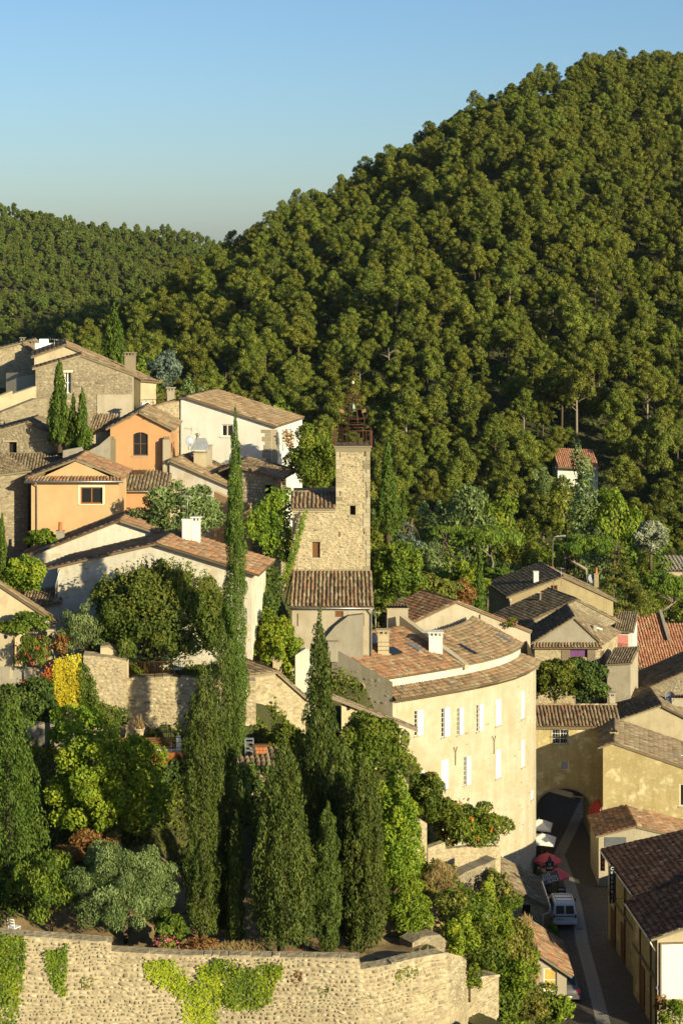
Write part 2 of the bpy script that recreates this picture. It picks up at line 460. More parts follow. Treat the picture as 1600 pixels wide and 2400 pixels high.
def tile_frames(E0, E1, R1, R0, pitch, length, rng, jit=1.0):
    """centres and axes of every cover tile of a roof slope; E eave, R ridge"""
    E0, E1, R1, R0 = map(A3, (E0, E1, R1, R0))
    We = max(np.linalg.norm(E1 - E0), np.linalg.norm(R1 - R0)); nc = max(2, int(We / pitch))
    S = (np.linalg.norm(R0 - E0) + np.linalg.norm(R1 - E1)) / 2; nr = max(2, int(round(S / length)))
    s = (np.arange(nc) + 0.5) / nc
    t = (np.arange(nr) + 0.5) / nr
    s, t = np.meshgrid(s, t); s = s.ravel(); t = t.ravel()
    s = s + rng.normal(0, 0.05 * jit, s.shape) / nc
    e = E0 + (E1 - E0) * s[:, None]; r = R0 + (R1 - R0) * s[:, None]
    c = e + (r - e) * t[:, None]
    a = (e - r); a /= np.linalg.norm(a, axis=1)[:, None] + 1e-9       # down the slope
    w = np.tile((E1 - E0) / np.linalg.norm(E1 - E0), (len(s), 1))
    n = np.cross(w, a); n /= np.linalg.norm(n, axis=1)[:, None]
    n[n[:, 2] < 0] *= -1
    w = np.cross(a, n)
    yaw = rng.normal(0, 0.035 * jit, len(s))[:, None]
    a2 = a * np.cos(yaw) + w * np.sin(yaw); w2 = w * np.cos(yaw) - a * np.sin(yaw)
    c = c + n * (0.012 + rng.random(len(s))[:, None] * 0.02 * jit)
    wt = np.linalg.norm((e - r), axis=1)
    return c, a2, w2, n, wt / nr, np.minimum(We / nc, 9)

def tile_unit(seg=5):
    """one cover tile: x across (-1..1 radius), y down the slope (-.5...5), z up"""
    V = []; Fc = []
    for y, r, zl in ((-0.56, 0.80, 0.0), (0.56, 1.0, 0.16)):
        for j in range(seg + 1):
            th = math.pi * j / seg
            V.append((math.cos(th) * r, y, math.sin(th) * r * 0.95 + zl))
    for j in range(seg):
        Fc.append((j, j + 1, seg + 2 + j, seg + 1 + j))
    b = len(V)                                                    # lip at the lower end gives it thickness
    for j in range(seg + 1):
        th = math.pi * j / seg
        V.append((math.cos(th) * 0.78, 0.55, math.sin(th) * 0.72 + 0.16))
    for j in range(seg):
        Fc.append((seg + 1 + j, seg + 2 + j, b + j + 1, b + j))
    return np.array(V), np.array(Fc)
TU_V, TU_F = tile_unit()
TILE_ME = {}

def tile_field(root, par, corners, mat, pitch=0.22, length=0.36, seed=0, single=False, rad=None, jit=1.0):
    rng = np.random.default_rng(seed + 17)
    c, a, w, n, ln, pt = tile_frames(*corners, pitch, length, rng, jit)
    off = A3(wloc(par))
    r = (rad or 0.44 * pt)
    if single:
        key = mat.name
        if key not in TILE_ME:
            TILE_ME[key] = np_mesh('tile', TU_V, TU_F, np.zeros(len(TU_V)), True)
            TILE_ME[key].materials.append(mat)
        for i in range(len(c)):
            o = bpy.data.objects.new('tile', TILE_ME[key])
            m = Matrix((( *(w[i] * r), 0), (*(a[i] * ln[i]), 0), (*(n[i] * r), 0), (0, 0, 0, 1))).transposed()
            m.translation = Vector(c[i] - off)
            o.matrix_local = m
            link(o, par); o.matrix_local = m
        return
    V = (c[:, None, :] - off + TU_V[None, :, 0:1] * r * w[:, None, :] + TU_V[None, :, 1:2] * (ln[:, None, None]) * a[:, None, :] + TU_V[None, :, 2:3] * r * n[:, None, :])
    nv = len(TU_V)
    Fq = (TU_F[None] + (np.arange(len(c)) * nv)[:, None, None]).reshape(-1, 4)
    tint = np.repeat(rng.random(len(c)), nv)
    me = np_mesh('tile_courses', V.reshape(-1, 3), Fq, tint, True)
    mesh_part('tile_courses', me, mat, par, 'stuff')

def roof(root, corners, mat, thick=0.14, pitch=0.22, length=0.36, seed=0, single=False, slab=None, name='roof', jit=1.0):
    """slab and tiles of one slope; corners eave0, eave1, ridge1, ridge0"""
    E0, E1, R1, R0 = [Vector(c) for c in corners]
    n = (E1 - E0).cross(R0 - E0)
    if n.length < 1e-6: n = (E1 - E0).cross(R1 - E0)
    n.normalize()
    if n.z < 0: n = -n
    mb = MB()
    dn = n * thick
    mb.box6([E0 - dn, E1 - dn, R1 - dn, R0 - dn, E0, E1, R1, R0])
    o = mb.build(name, slab or M['tile_moss'], root)
    tile_field(root, o, corners, mat, pitch, length, seed, single, None, jit)
    return o

def ridge_tiles(par, a, b, mat, r=0.13, seed=0):
    """row of half-round ridge tiles from a to b"""
    a = Vector(a); b = Vector(b); rng = np.random.default_rng(seed)
    d = b - a; nn = max(2, int(d.length / 0.38)); d.normalize()
    w = d.cross(Vector((0, 0, 1))).normalized(); n = w.cross(d)
    off = wloc(par); V = []; Fq = []; T = []
    for i in range(nn):
        c = a + (b - a) * ((i + 0.5) / nn) - off + n * (-0.02 + rng.random() * 0.02)
        k = len(V)
        for v in TU_V:
            V.append(c + w * v[0] * r + d * v[1] * (b - a).length / nn + n * v[2] * r)
        Fq += [[k + x for x in f] for f in TU_F]; T += [rng.random()] * len(TU_V)
    mesh_part('ridge_course', np_mesh('ridge_course', [tuple(v) for v in V], Fq, T, True), mat, par, 'stuff')

def genoise(root, pl, u0, u1, z, rows=2, mat=None, o=0.0, par=None):
    """rows of half-round tile ends under an eave"""
    mb = MB()
    for j in range(rows):
        n = max(2, int((u1 - u0) / 0.2))
        for i in range(n):
            uc = u0 + (u1 - u0) * (i + 0.5 + 0.5 * (j % 2)) / n
            zz = z - j * 0.15; pr = o + 0.28 - j * 0.13; r = 0.085
            ring = []
            for k in range(6):
                th = math.pi * k / 5
                ring.append((uc + math.cos(th) * r, zz - 0.1 + math.sin(th) * r * 1.1))
            for q in range(5):
                (a0, b0), (a1, b1) = ring[q], ring[q + 1]
                mb.face([pl.pt(a0, b0, o), pl.pt(a1, b1, o), pl.pt(a1, b1, pr), pl.pt(a0, b0, pr)], True)
        mb.plbox(pl, u0, z - j * 0.15 - 0.015, u1, z - j * 0.15 + 0.015, o - 0.02, o + 0.27 - j * 0.13)
    return mb.build('cornice', mat or M['tile_moss'], par or root)

# ------------------------------------------------------------------ walls
def wall_face(mb, pl, outline, holes=(), depth=0.22, o=0.0):
    """planar wall with openings and their reveals; outline and holes in (u, z)"""
    outer = [Vector((u, z, 0)) for u, z in outline]
    polys = [outer]
    for (u0, z0, u1, z1) in holes:
        polys.append([Vector((u0, z0, 0)), Vector((u0, z1, 0)), Vector((u1, z1, 0)), Vector((u1, z0, 0))])
    flat = [v for p in polys for v in p]
    i0 = len(mb.v)
    mb.v += [pl.pt(v.x, v.y, o) for v in flat]
    for t in tessellate_polygon(polys):
        a, b, c = t
        v = flat
        cr = (v[b].x - v[a].x) * (v[c].y - v[a].y) - (v[b].y - v[a].y) * (v[c].x - v[a].x)
        if abs(cr) < 1e-7: continue
        f = [i0 + a, i0 + b, i0 + c]
        mb.f.append(f if cr > 0 else f[::-1]); mb.sm.append(False)
    for (u0, z0, u1, z1) in holes:
        P = lambda u, z, q: pl.pt(u, z, o - q)
        for (a, b) in (((u0, z0), (u0, z1)), ((u0, z1), (u1, z1)), ((u1, z1), (u1, z0)), ((u1, z0), (u0, z0))):
            mb.face([P(*a, 0), P(*b, 0), P(*b, depth), P(*a, depth)])

def window(root, pl, u0, z0, u1, z1, o=0.0, depth=0.22, frame=None, cols=2, rows=2, fw=0.055, pane=None, sill=None):
    """frame with glazing bars set back in the opening, pane behind it, sill below"""
    frame = frame or M['paint_white']
    mb = MB(); q = o - depth + 0.05
    for (a, b, c, d) in ((u0, z0, u0 + fw, z1), (u1 - fw, z0, u1, z1), (u0 + fw, z1 - fw, u1 - fw, z1), (u0 + fw, z0, u1 - fw, z0 + fw)):
        mb.plbox(pl, a, b, c, d, q - 0.05, q)
    for i in range(1, cols):
        uc = u0 + (u1 - u0) * i / cols; mb.plbox(pl, uc - fw * 0.5, z0 + fw, uc + fw * 0.5, z1 - fw, q - 0.045, q - 0.004)
    for j in range(1, rows):
        zc = z0 + (z1 - z0) * j / rows; mb.plbox(pl, u0 + fw, zc - fw * 0.3, u1 - fw, zc + fw * 0.3, q - 0.042, q - 0.008)
    w = mb.build('window', frame, root)
    mb = MB(); mb.plbox(pl, u0, z0, u1, z1, q - 0.06, q - 0.03)
    mb.build('pane', pane or M['glass'], w)
    if sill:
        mb = MB(); mb.plbox(pl, u0 - 0.08, z0 - 0.09, u1 + 0.08, z0 - 0.002, o - depth * 0.5, o + 0.07)
        mb.build('sill', sill, w)
    return w

def dark_opening(root, pl, u0, z0, u1, z1, o=0.0, depth=0.4, mat=None, name='opening'):
    mb = MB(); mb.plbox(pl, u0 - 0.02, z0 - 0.02, u1 + 0.02, z1 + 0.02, o - depth - 0.05, o - depth)  # black plate closes the recess in place of a shaded interior
    return mb.build(name, mat or M['hole'], root)

def board_door(root, pl, u0, z0, u1, z1, o=0.0, depth=0.15, mat=None, n=4, name='shutter'):
    """closed leaf of separate upright boards"""
    mb = MB()
    for i in range(n):
        a = u0 + (u1 - u0) * i / n; b = u0 + (u1 - u0) * (i + 1) / n
        mb.plbox(pl, a + 0.006, z0 + 0.01, b - 0.006, z1 - 0.01, o - depth - 0.04, o - depth)
    for z in (z0 + (z1 - z0) * 0.18, z0 + (z1 - z0) * 0.82):
        mb.plbox(pl, u0 + 0.02, z - 0.04, u1 - 0.02, z + 0.04, o - depth + 0.001, o - depth + 0.025)
    return mb.build(name, mat or M['wood'], root)

def shutter(root, pl, u0, z0, u1, z1, o=0.0, mat=None):
    """louvred leaf folded back flat on the wall"""
    mb = MB()
    mb.plbox(pl, u0, z0, u1, z1, o + 0.015, o + 0.045)
    for (a, b, c, d) in ((u0, z0, u0 + 0.07, z1), (u1 - 0.07, z0, u1, z1)):
        mb.plbox(pl, a, b, c, d, o + 0.0455, o + 0.058)
    n = max(3, int((z1 - z0) / 0.16))
    for i in range(n):
        z = z0 + (z1 - z0) * (i + 0.5) / n
        mb.plbox(pl, u0 + 0.072, z - 0.02, u1 - 0.072, z + 0.02, o + 0.0455, o + 0.055)
    return mb.build('shutter', mat or M['paint_white'], root)

def inpoly(px, py, poly):
    px = np.asarray(px); py = np.asarray(py)
    r = np.zeros(px.shape, bool); j = len(poly) - 1
    for i in range(len(poly)):
        xi, yi = poly[i]; xj, yj = poly[j]
        with np.errstate(divide='ignore', invalid='ignore'):
            r ^= ((yi > py) != (yj > py)) & (px < (xj - xi) * (py - yi) / (yj - yi + 1e-12) + xi)
        j = i
    return r

STONE_ME = {}
def stones(root, pl, outline, mat, holes=(), ch=0.17, ln=0.32, proud=0.03, seed=0, o=0.0, nsingle=0, jitter=0.25, keep=1.0, par=None, curve=None):
    """rubble facing: coursed irregular stones standing proud of the bedding. curve(u,z,o) may replace pl.pt"""
    rng = np.random.default_rng(seed + 5)
    par = par or root
    us = [p[0] for p in outline]; zs = [p[1] for p in outline]
    rects = []
    z = min(zs); row = 0
    while z < max(zs):
        h = ch * rng.uniform(0.5, 1.65)
        u = min(us) - rng.random() * ln
        while u < max(us):
            l = (0.5 * ln / ch * h + 0.5 * ln) * rng.uniform(0.45, 1.35)
            rects.append((u, z, u + l, z + h)); u += l
        z += h; row += 1
    Rr = np.array(rects)
    if keep < 1.0: Rr = Rr[rng.random(len(Rr)) < keep]
    ok = np.ones(len(Rr), bool)
    wz = 0.07 * np.sin(Rr[:, 0] * 1.1 + seed) + 0.045 * np.sin(Rr[:, 0] * 2.9 + Rr[:, 1] * 1.3)
    for (a, b) in ((0, 1), (2, 1), (2, 3), (0, 3)):
        ok &= inpoly(Rr[:, a], Rr[:, b] + wz, outline)
    for (a, b, c, d) in holes:
        ok &= ~((Rr[:, 2] > a) & (Rr[:, 0] < c) & (Rr[:, 3] > b) & (Rr[:, 1] < d))
    Rr = Rr[ok]; n = len(Rr)
    if n == 0: return
    gap = np.minimum(0.02, 0.12 * (Rr[:, 3] - Rr[:, 1]))
    cu = [(0, 1), (2, 1), (2, 3), (0, 3)]
    Vout = np.zeros((n, 8, 3))
    base = []
    for k, (a, b) in enumerate(cu):
        su = 1 if a == 0 else -1; sz = 1 if b == 1 else -1
        hh = (Rr[:, 3] - Rr[:, 1])
        ju = rng.random(n) * jitter * hh * 0.6; jz = rng.random(n) * jitter * hh * 0.7
        uu = Rr[:, a] + su * (gap + ju); zz = Rr[:, b] + sz * (gap + jz)
        zz = zz + 0.07 * np.sin(uu * 1.1 + seed) + 0.045 * np.sin(uu * 2.9 + zz * 1.3)
        base.append((uu, zz))
    pr = proud * rng.uniform(0.3, 1.3, n)
    for k, (a, b) in enumerate(cu):
        su = 1 if a == 0 else -1; sz = 1 if b == 1 else -1
        uu, zz = base[k]; hh = (Rr[:, 3] - Rr[:, 1])
        fu = uu + su * 0.16 * hh; fz = zz + sz * 0.16 * hh
        prk = pr * rng.uniform(0.75, 1.2, n)
        if curve is None:
            Ax, Ay, dx, dy, nx, ny = pl.A.x, pl.A.y, pl.d.x, pl.d.y, pl.n.x, pl.n.y
            Vout[:, k, 0] = Ax + dx * uu + nx * (o - 0.02); Vout[:, k, 1] = Ay + dy * uu + ny * (o - 0.02); Vout[:, k, 2] = zz
            Vout[:, 4 + k, 0] = Ax + dx * fu + nx * (o + prk); Vout[:, 4 + k, 1] = Ay + dy * fu + ny * (o + prk); Vout[:, 4 + k, 2] = fz
        else:
            Vout[:, k] = curve(uu, zz, np.full(n, o - 0.02)); Vout[:, 4 + k] = curve(fu, fz, o + prk)
    FQ = np.array([(4, 5, 6, 7), (0, 1, 5, 4), (1, 2, 6, 5), (2, 3, 7, 6), (3, 0, 4, 7)])
    off = A3(wloc(par))
    tint = rng.random(n)
    sel = np.zeros(n, bool)
    if nsingle:
        area = (Rr[:, 2] - Rr[:, 0]) * (Rr[:, 3] - Rr[:, 1])
        fov = np.abs(Vout[:, 4, 0] / Vout[:, 4, 1] * F) < 790
        fov &= (HY - (Vout[:, 4, 2] - CZ) / Vout[:, 4, 1] * F) < 2395
        sel[np.argsort(-(area * fov))[:nsingle]] = True
        for i in np.nonzero(sel)[0]:
            c = Vout[i, 4:].mean(axis=0)
            me = np_mesh('stone', Vout[i] - c, FQ, np.full(8, tint[i]))
            ob = mesh_part('stone', me, mat, par); ob.location = Vector(c - off)
    rest = Vout[~sel]; tr = tint[~sel]
    if len(rest):
        Fq = (FQ[None] + (np.arange(len(rest)) * 8)[:, None, None]).reshape(-1, 4)
        me = np_mesh('stone_facing', rest.reshape(-1, 3) - off, Fq, np.repeat(tr, 8))
        mesh_part('stone_facing', me, mat, par, 'stuff')

def chimney(par, c, z0, z1, w=0.5, d=0.5, mat=None, cap='slab', yaw=0.0):
    """masonry stack with a cap: slab on stubs, clay pot, or tiles"""
    mat = mat or M['cream_plain']
    mb = MB(); cx, cy = c
    ca, sa = math.cos(yaw), math.sin(yaw)
    ax = Vector((ca, sa, 0)); ay = Vector((-sa, ca, 0))
    P = Vector((cx, cy, 0))
    def bx(hw, hd, a, b): mb.obox(P + Vector((0, 0, (a + b) / 2)), ax * hw, ay * hd, Vector((0, 0, (b - a) / 2)))
    bx(w / 2, d / 2, z0, z1)
    bx(w / 2 + 0.05, d / 2 + 0.05, z1 + 0.002, z1 + 0.07)
    if cap == 'slab':
        n = max(2, int(w / 0.3) + 1)
        for i in range(n):
            q = -w / 2 + 0.06 + (w - 0.12) * i / (n - 1)
            for r in (-d / 2 + 0.07, d / 2 - 0.07):
                mb.obox(P + ax * q + ay * r + Vector((0, 0, z1 + 0.17)), ax * 0.05, ay * 0.05, Vector((0, 0, 0.1)))
        bx(w / 2 + 0.1, d / 2 + 0.1, z1 + 0.272, z1 + 0.34)
    o = mb.build('chimney', mat, par)
    if cap == 'pot':
        mb = MB(); mb.lathe(P + Vector((0, 0, z1 + 0.07)), [(0.17, 0), (0.15, 0.1), (0.13, 0.55), (0.15, 0.6), (0.1, 0.62)], 12)
        mb.build('chimney_pot', M['brick'], o)
    if cap == 'tiles':
        mb = MB(); n = max(2, int(w / 0.22))
        for i in range(n):
            q = -w / 2 + w * (i + 0.5) / n
            ring = [(math.cos(math.pi * k / 5) * 0.11, math.sin(math.pi * k / 5) * 0.2) for k in range(6)]
            for k in range(5):
                (a0, b0), (a1, b1) = ring[k], ring[k + 1]
                pts = [P + ax * (q + a0) + Vector((0, 0, z1 + 0.07 + b0)) - ay * d / 2, P + ax * (q + a1) + Vector((0, 0, z1 + 0.07 + b1)) - ay * d / 2]
                mb.face([pts[0], pts[1], pts[1] + ay * d, pts[0] + ay * d], True)
        mb.build('chimney_tiles', M['tile_old'], o)
    return o

def pipe(root, pts, r, mat, name='downpipe', n=8):
    mb = MB(); mb.tube(pts, r, n); return mb.build(name, mat, root)

def antenna(par, p, h, mat=None, bars=5):
    p = Vector(p); mb = MB()
    mb.tube([p, p + Vector((0, 0, h))], 0.02, 6)
    top = p + Vector((0, 0, h * 0.93))
    mb.tube([top + Vector((-0.55, 0, 0.06)), top + Vector((0.45, 0, -0.05))], 0.014, 5)
    for i in range(bars):
        q = top + Vector((-0.5 + i * 0.9 / bars, 0, 0.05 - i * 0.1 / bars))
        mb.tube([q + Vector((0, -0.25, 0)), q + Vector((0, 0.25, 0))], 0.01, 5)
        mb.tube([q + Vector((0, 0, -0.12)), q + Vector((0, 0, 0.12))], 0.01, 5)
    return mb.build('antenna', mat or M['zinc'], par)

def dish(par, p, r, face, mat=None):
    """satellite dish on a short mast"""
    p = Vector(p); f = Vector(face).normalized()
    x = f.cross(Vector((0, 0, 1))).normalized(); y = x.cross(f)
    mb = MB(); rings = []
    for k, (rr, dd) in enumerate(((0.02, 0.0), (0.5, 0.05), (0.8, 0.13), (1.0, 0.22))):
        i = len(mb.v)
        for j in range(16):
            th = 2 * math.pi * j / 16
            mb.v.append(p + (x * math.cos(th) + y * math.sin(th)) * rr * r + f * dd * r)
        rings.append(i)
    for a, b in zip(rings, rings[1:]):
        for j in range(16):
            mb.f.append([a + j, a + (j + 1) % 16, b + (j + 1) % 16, b + j]); mb.sm.append(True)
    o = mb.build('satellite_dish', mat or M['dish'], par)
    mb = MB(); mb.tube([p - f * 0.02, p - f * 0.15, p - f * 0.15 - Vector((0, 0, r * 1.6))], 0.03, 6)
    mb.tube([p - y * r * 0.95 + f * 0.2 * r, p + f * r * 0.95 - y * r * 0.3], 0.015, 5)
    mb.build('dish_mount', M['zinc'], o)
    return o

def house_root(name, label, pl, base, cat='house', depth=4.0, group=None):
    c = (pl.A + pl.B) / 2 - pl.n * depth / 2
    return thing(name, label, cat, (c.x, c.y, base), group)

def gable_house(name, label, A, B, depth, base, eL, eR, apex, wall, tiles, holes=(), stone=None, over=0.3, verge=0.22, seed=0,
                pitch=0.24, base_right=None, stone_kw=None, back_eave=None, cat='house', side_stone=False, rlen=0.4, side_holes_r=(), side_holes_l=()):
    """gable towards the camera. A, B: (px, Y) of the front corners; eL, eR: py of the eaves at A and B; apex (px, py)"""
    pl = Pl(A, B)
    zL = ZP(eL, pl.A.y); zR = ZP(eR, pl.B.y); ua, za = pl.uz(*apex)
    root = house_root(name, label, pl, base, cat, depth)
    H = [(*pl.uz(x0, y1), *pl.uz(x1, y0)) for (x0, y0, x1, y1) in holes]
    mb = MB()
    out = [(0, base), (pl.L, base), (pl.L, zR), (ua, za), (0, zL)]
    wall_face(mb, pl, out, H)
    bk = pl.back(depth)
    mb.face([bk.pt(u, z) for u, z in out][::-1])
    lf = pl.left(depth); rt = pl.right(depth)
    HL = [(*lf.uz(x0, y1), *lf.uz(x1, y0)) for (x0, y0, x1, y1) in side_holes_l]
    HR = [(*rt.uz(x0, y1), *rt.uz(x1, y0)) for (x0, y0, x1, y1) in side_holes_r]
    wall_face(mb, lf, [(0, base), (depth, base), (depth, zL), (0, zL)], HL)
    wall_face(mb, rt, [(0, base), (depth, base), (depth, zR), (0, zR)], HR)
    w = mb.build('wall', wall, root)
    if stone:
        stones(root, pl, out, stone, H, seed=seed, par=w, **(stone_kw or {}))
        if side_stone:
            stones(root, rt, [(0, base), (depth, base), (depth, zR), (0, zR)], stone, HR, seed=seed + 1, par=w, **(stone_kw or {}))
            stones(root, lf, [(0, base), (depth, base), (depth, zL), (0, zL)], stone, HL, seed=seed + 2, par=w, **(stone_kw or {}))
    lift = 0.16
    sl = (za - zL) / max(ua, 0.01); sr = (za - zR) / max(pl.L - ua, 0.01)
    roofs = []
    for (ue, ze, k) in ((-over, zL - over * sl, 0), (pl.L + over, zR - over * sr, 1)):
        ef = pl.pt(ue, ze + lift, verge); eb = pl.pt(ue, ze + lift, -depth - verge)
        rf = pl.pt(ua, za + lift, verge); rb = pl.pt(ua, za + lift, -depth - verge)
        roofs.append(roof(root, (ef, eb, rb, rf), tiles, seed=seed + k, pitch=pitch, length=rlen))
    ridge_tiles(roofs[0], pl.pt(ua, za + lift + 0.03, verge), pl.pt(ua, za + lift + 0.03, -depth - verge), tiles, seed=seed)
    return dict(root=root, pl=pl, wall=w, roofs=roofs, H=H, HL=HL, HR=HR, za=za, ua=ua, zL=zL, zR=zR, lf=lf, rt=rt)

def eave_house(name, label, A, B, depth, base, eL, eR, rise, wall, tiles, holes=(), stone=None, over=0.3, verge=0.15, seed=0,
               pitch=0.22, stone_kw=None, cat='house', single=False, back_drop=0.0, rlen=0.36, side_stone=False):
    """mono-pitch roof falling towards the camera; eL, eR py of the eave at A and B, the back stands 'rise' higher"""
    pl = Pl(A, B)
    zL = ZP(eL, pl.A.y); zR = ZP(eR, pl.B.y)
    root = house_root(name, label, pl, base, cat, depth)
    H = [(*pl.uz(x0, y1), *pl.uz(x1, y0)) for (x0, y0, x1, y1) in holes]
    mb = MB(); out = [(0, base), (pl.L, base), (pl.L, zR), (0, zL)]
    wall_face(mb, pl, out, H)
    lf = pl.left(depth); rt = pl.right(depth); bk = pl.back(depth)
    wall_face(mb, lf, [(0, base), (depth, base), (depth, zL), (0, zL + rise)])
    wall_face(mb, rt, [(0, base), (depth, base), (depth, zR + rise), (0, zR)])
    mb.face([bk.pt(0, base), bk.pt(0, zL + rise), bk.pt(pl.L, zR + rise), bk.pt(pl.L, base)])
    w = mb.build('wall', wall, root)
    if stone:
        stones(root, pl, out, stone, H, seed=seed, par=w, **(stone_kw or {}))
        if side_stone:
            stones(root, rt, [(0, base), (depth, base), (depth, zR + rise), (0, zR)], stone, (), seed=seed + 1, par=w, **(stone_kw or {}))
    s = rise / depth; lift = 0.15
    c = (pl.pt(-verge, zL - over * s + lift, over), pl.pt(pl.L + verge, zR - over * s + lift, over),
         pl.pt(pl.L + verge, zR + rise + lift, -depth), pl.pt(-verge, zL + rise + lift, -depth))
    rf = roof(root, c, tiles, seed=seed, pitch=pitch, length=rlen, single=single)
    return dict(root=root, pl=pl, wall=w, roofs=[rf], H=H, zL=zL, zR=zR, lf=lf, rt=rt, corners=c)

# ------------------------------------------------------------------ foliage
def leaves(P, Nn, size, aspect, rng, jit=0.6, up=None, tint=None):
    """one bent diamond per point; P (n,3) centres, Nn (n,3) facing directions"""
    n = len(P)
    nn = Nn + rng.normal(0, jit, (n, 3)); nn /= np.linalg.norm(nn, axis=1)[:, None] + 1e-9
    ref = rng.normal(0, 1, (n, 3)) if up is None else (np.asarray(up) + rng.normal(0, 0.35, (n, 3)))
    t = ref - nn * np.sum(ref * nn, axis=1)[:, None]; t /= np.linalg.norm(t, axis=1)[:, None] + 1e-9
    b = np.cross(nn, t)
    l = (size * rng.uniform(0.6, 1.35, n))[:, None] * 0.5
    w = l * aspect
    V = np.empty((n, 4, 3))
    V[:, 0] = P - t * l; V[:, 1] = P + b * w + t * l * 0.1; V[:, 2] = P + t * l; V[:, 3] = P - b * w + t * l * 0.1
    Fq = np.arange(n * 4).reshape(n, 4)
    if tint is None: tint = rng.random(n)
    return V.reshape(-1, 3), Fq, np.repeat(np.clip(tint, 0, 1), 4)

def sphere_dirs(n, rng):
    d = rng.normal(0, 1, (n, 3)); return d / np.linalg.norm(d, axis=1)[:, None]

def cloud(clumps, dens, rng, lo=0.62, cull=True, tintvar=0.28):
    """points near the surfaces of ellipsoidal clumps, with outward normals and a tint per clump"""
    C = np.asarray(clumps, float)
    Ps, Ns, Ts = [], [], []
    for i, (cx, cy, cz, rx, ry, rz) in enumerate(C):
        area = 4 * math.pi * ((rx * ry) ** 1.6 / 3 + (rx * rz) ** 1.6 / 3 + (ry * rz) ** 1.6 / 3) ** (1 / 1.6)
        n = max(6, int(area * dens)); d = sphere_dirs(n, rng)
        d = d[(d[:, 2] > -0.35) | (rng.random(n) < 0.4)]; n = len(d)
        fr = 1 - (1 - lo) * rng.random(n) ** 1.5
        r = np.array([rx, ry, rz])
        p = np.array([cx, cy, cz]) + d * r * fr[:, None]
        nm = d / r; nm /= np.linalg.norm(nm, axis=1)[:, None]
        Ps.append(p); Ns.append(nm)
        Ts.append(0.5 + rng.normal(0, tintvar) * 0.6 + rng.normal(0, tintvar * 0.7, n) + 0.12 * d[:, 2])  # clump tops tinted lighter, undersides darker: shading put into the leaf tint
    P = np.concatenate(Ps); Nn = np.concatenate(Ns); T = np.concatenate(Ts)
    if cull and len(C) > 1:
        inside = np.zeros(len(P), bool)
        for (cx, cy, cz, rx, ry, rz) in C:
            q = ((P - (cx, cy, cz)) / (rx, ry, rz))
            inside |= np.sum(q * q, axis=1) < 0.30
        P, Nn, T = P[~inside], Nn[~inside], T[~inside]
    return P, Nn, T

def trunk_mesh(path, radii, limbs=(), n=7):
    mb = MB(); mb.tube(path, radii, n)
    for p, r in limbs: mb.tube(p, r, 5)
    return mb

def crown_clumps(rng, rx, ry, rz, cz, k=22, size=0.34, bottom=-0.55, shape=None):
    out = [(0, 0, cz, rx * 0.72, ry * 0.72, rz * 0.72)]
    d = sphere_dirs(k * 3, rng); d = d[d[:, 2] > bottom][:k]
    for v in d:
        s = size * rng.uniform(0.65, 1.25); f = rng.uniform(0.62, 0.92)
        q = 1.0 if shape is None else shape(v[2])
        out.append((v[0] * rx * f * q, v[1] * ry * f * q, cz + v[2] * rz * f, rx * s, ry * s, rz * s * 0.9))
    return out

def tree_from_clumps(name, label, base, clumps, dens, lsize, mat, rng, trunk_h, trunk_r, bark=None, aspect=0.55, jit=0.6, group=None, up=None, cat='tree', lo=0.62, limbs=7, extra=None):
    root = thing(name, label, cat, base, group)
    b = Vector(base)
    path = [b + Vector((0, 0, -0.4)), b + Vector((rng.normal(0, .06) * trunk_h, rng.normal(0, .04) * trunk_h, trunk_h * 0.5)), b + Vector((clumps[0][0] * 0.7, clumps[0][1] * 0.7, trunk_h))]
    lb = []
    idx = rng.choice(len(clumps), min(limbs, len(clumps)), replace=False)
    for i in idx:
        c = Vector(clumps[i][:3]) + b
        mid = path[2].lerp(c, 0.5) + Vector((0, 0, -0.06 * (c - path[2]).length))
        lb.append(([path[1].lerp(path[2], rng.uniform(0.4, 1.0)), mid, c], [trunk_r * 0.4, trunk_r * 0.2, trunk_r * 0.05]))
    trunk_mesh(path, [trunk_r * 1.25, trunk_r, trunk_r * 0.6], lb).build('trunk', bark or M['bark'], root)
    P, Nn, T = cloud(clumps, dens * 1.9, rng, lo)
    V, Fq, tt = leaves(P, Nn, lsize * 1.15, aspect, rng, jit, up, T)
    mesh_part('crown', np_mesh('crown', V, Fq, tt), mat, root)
    return root

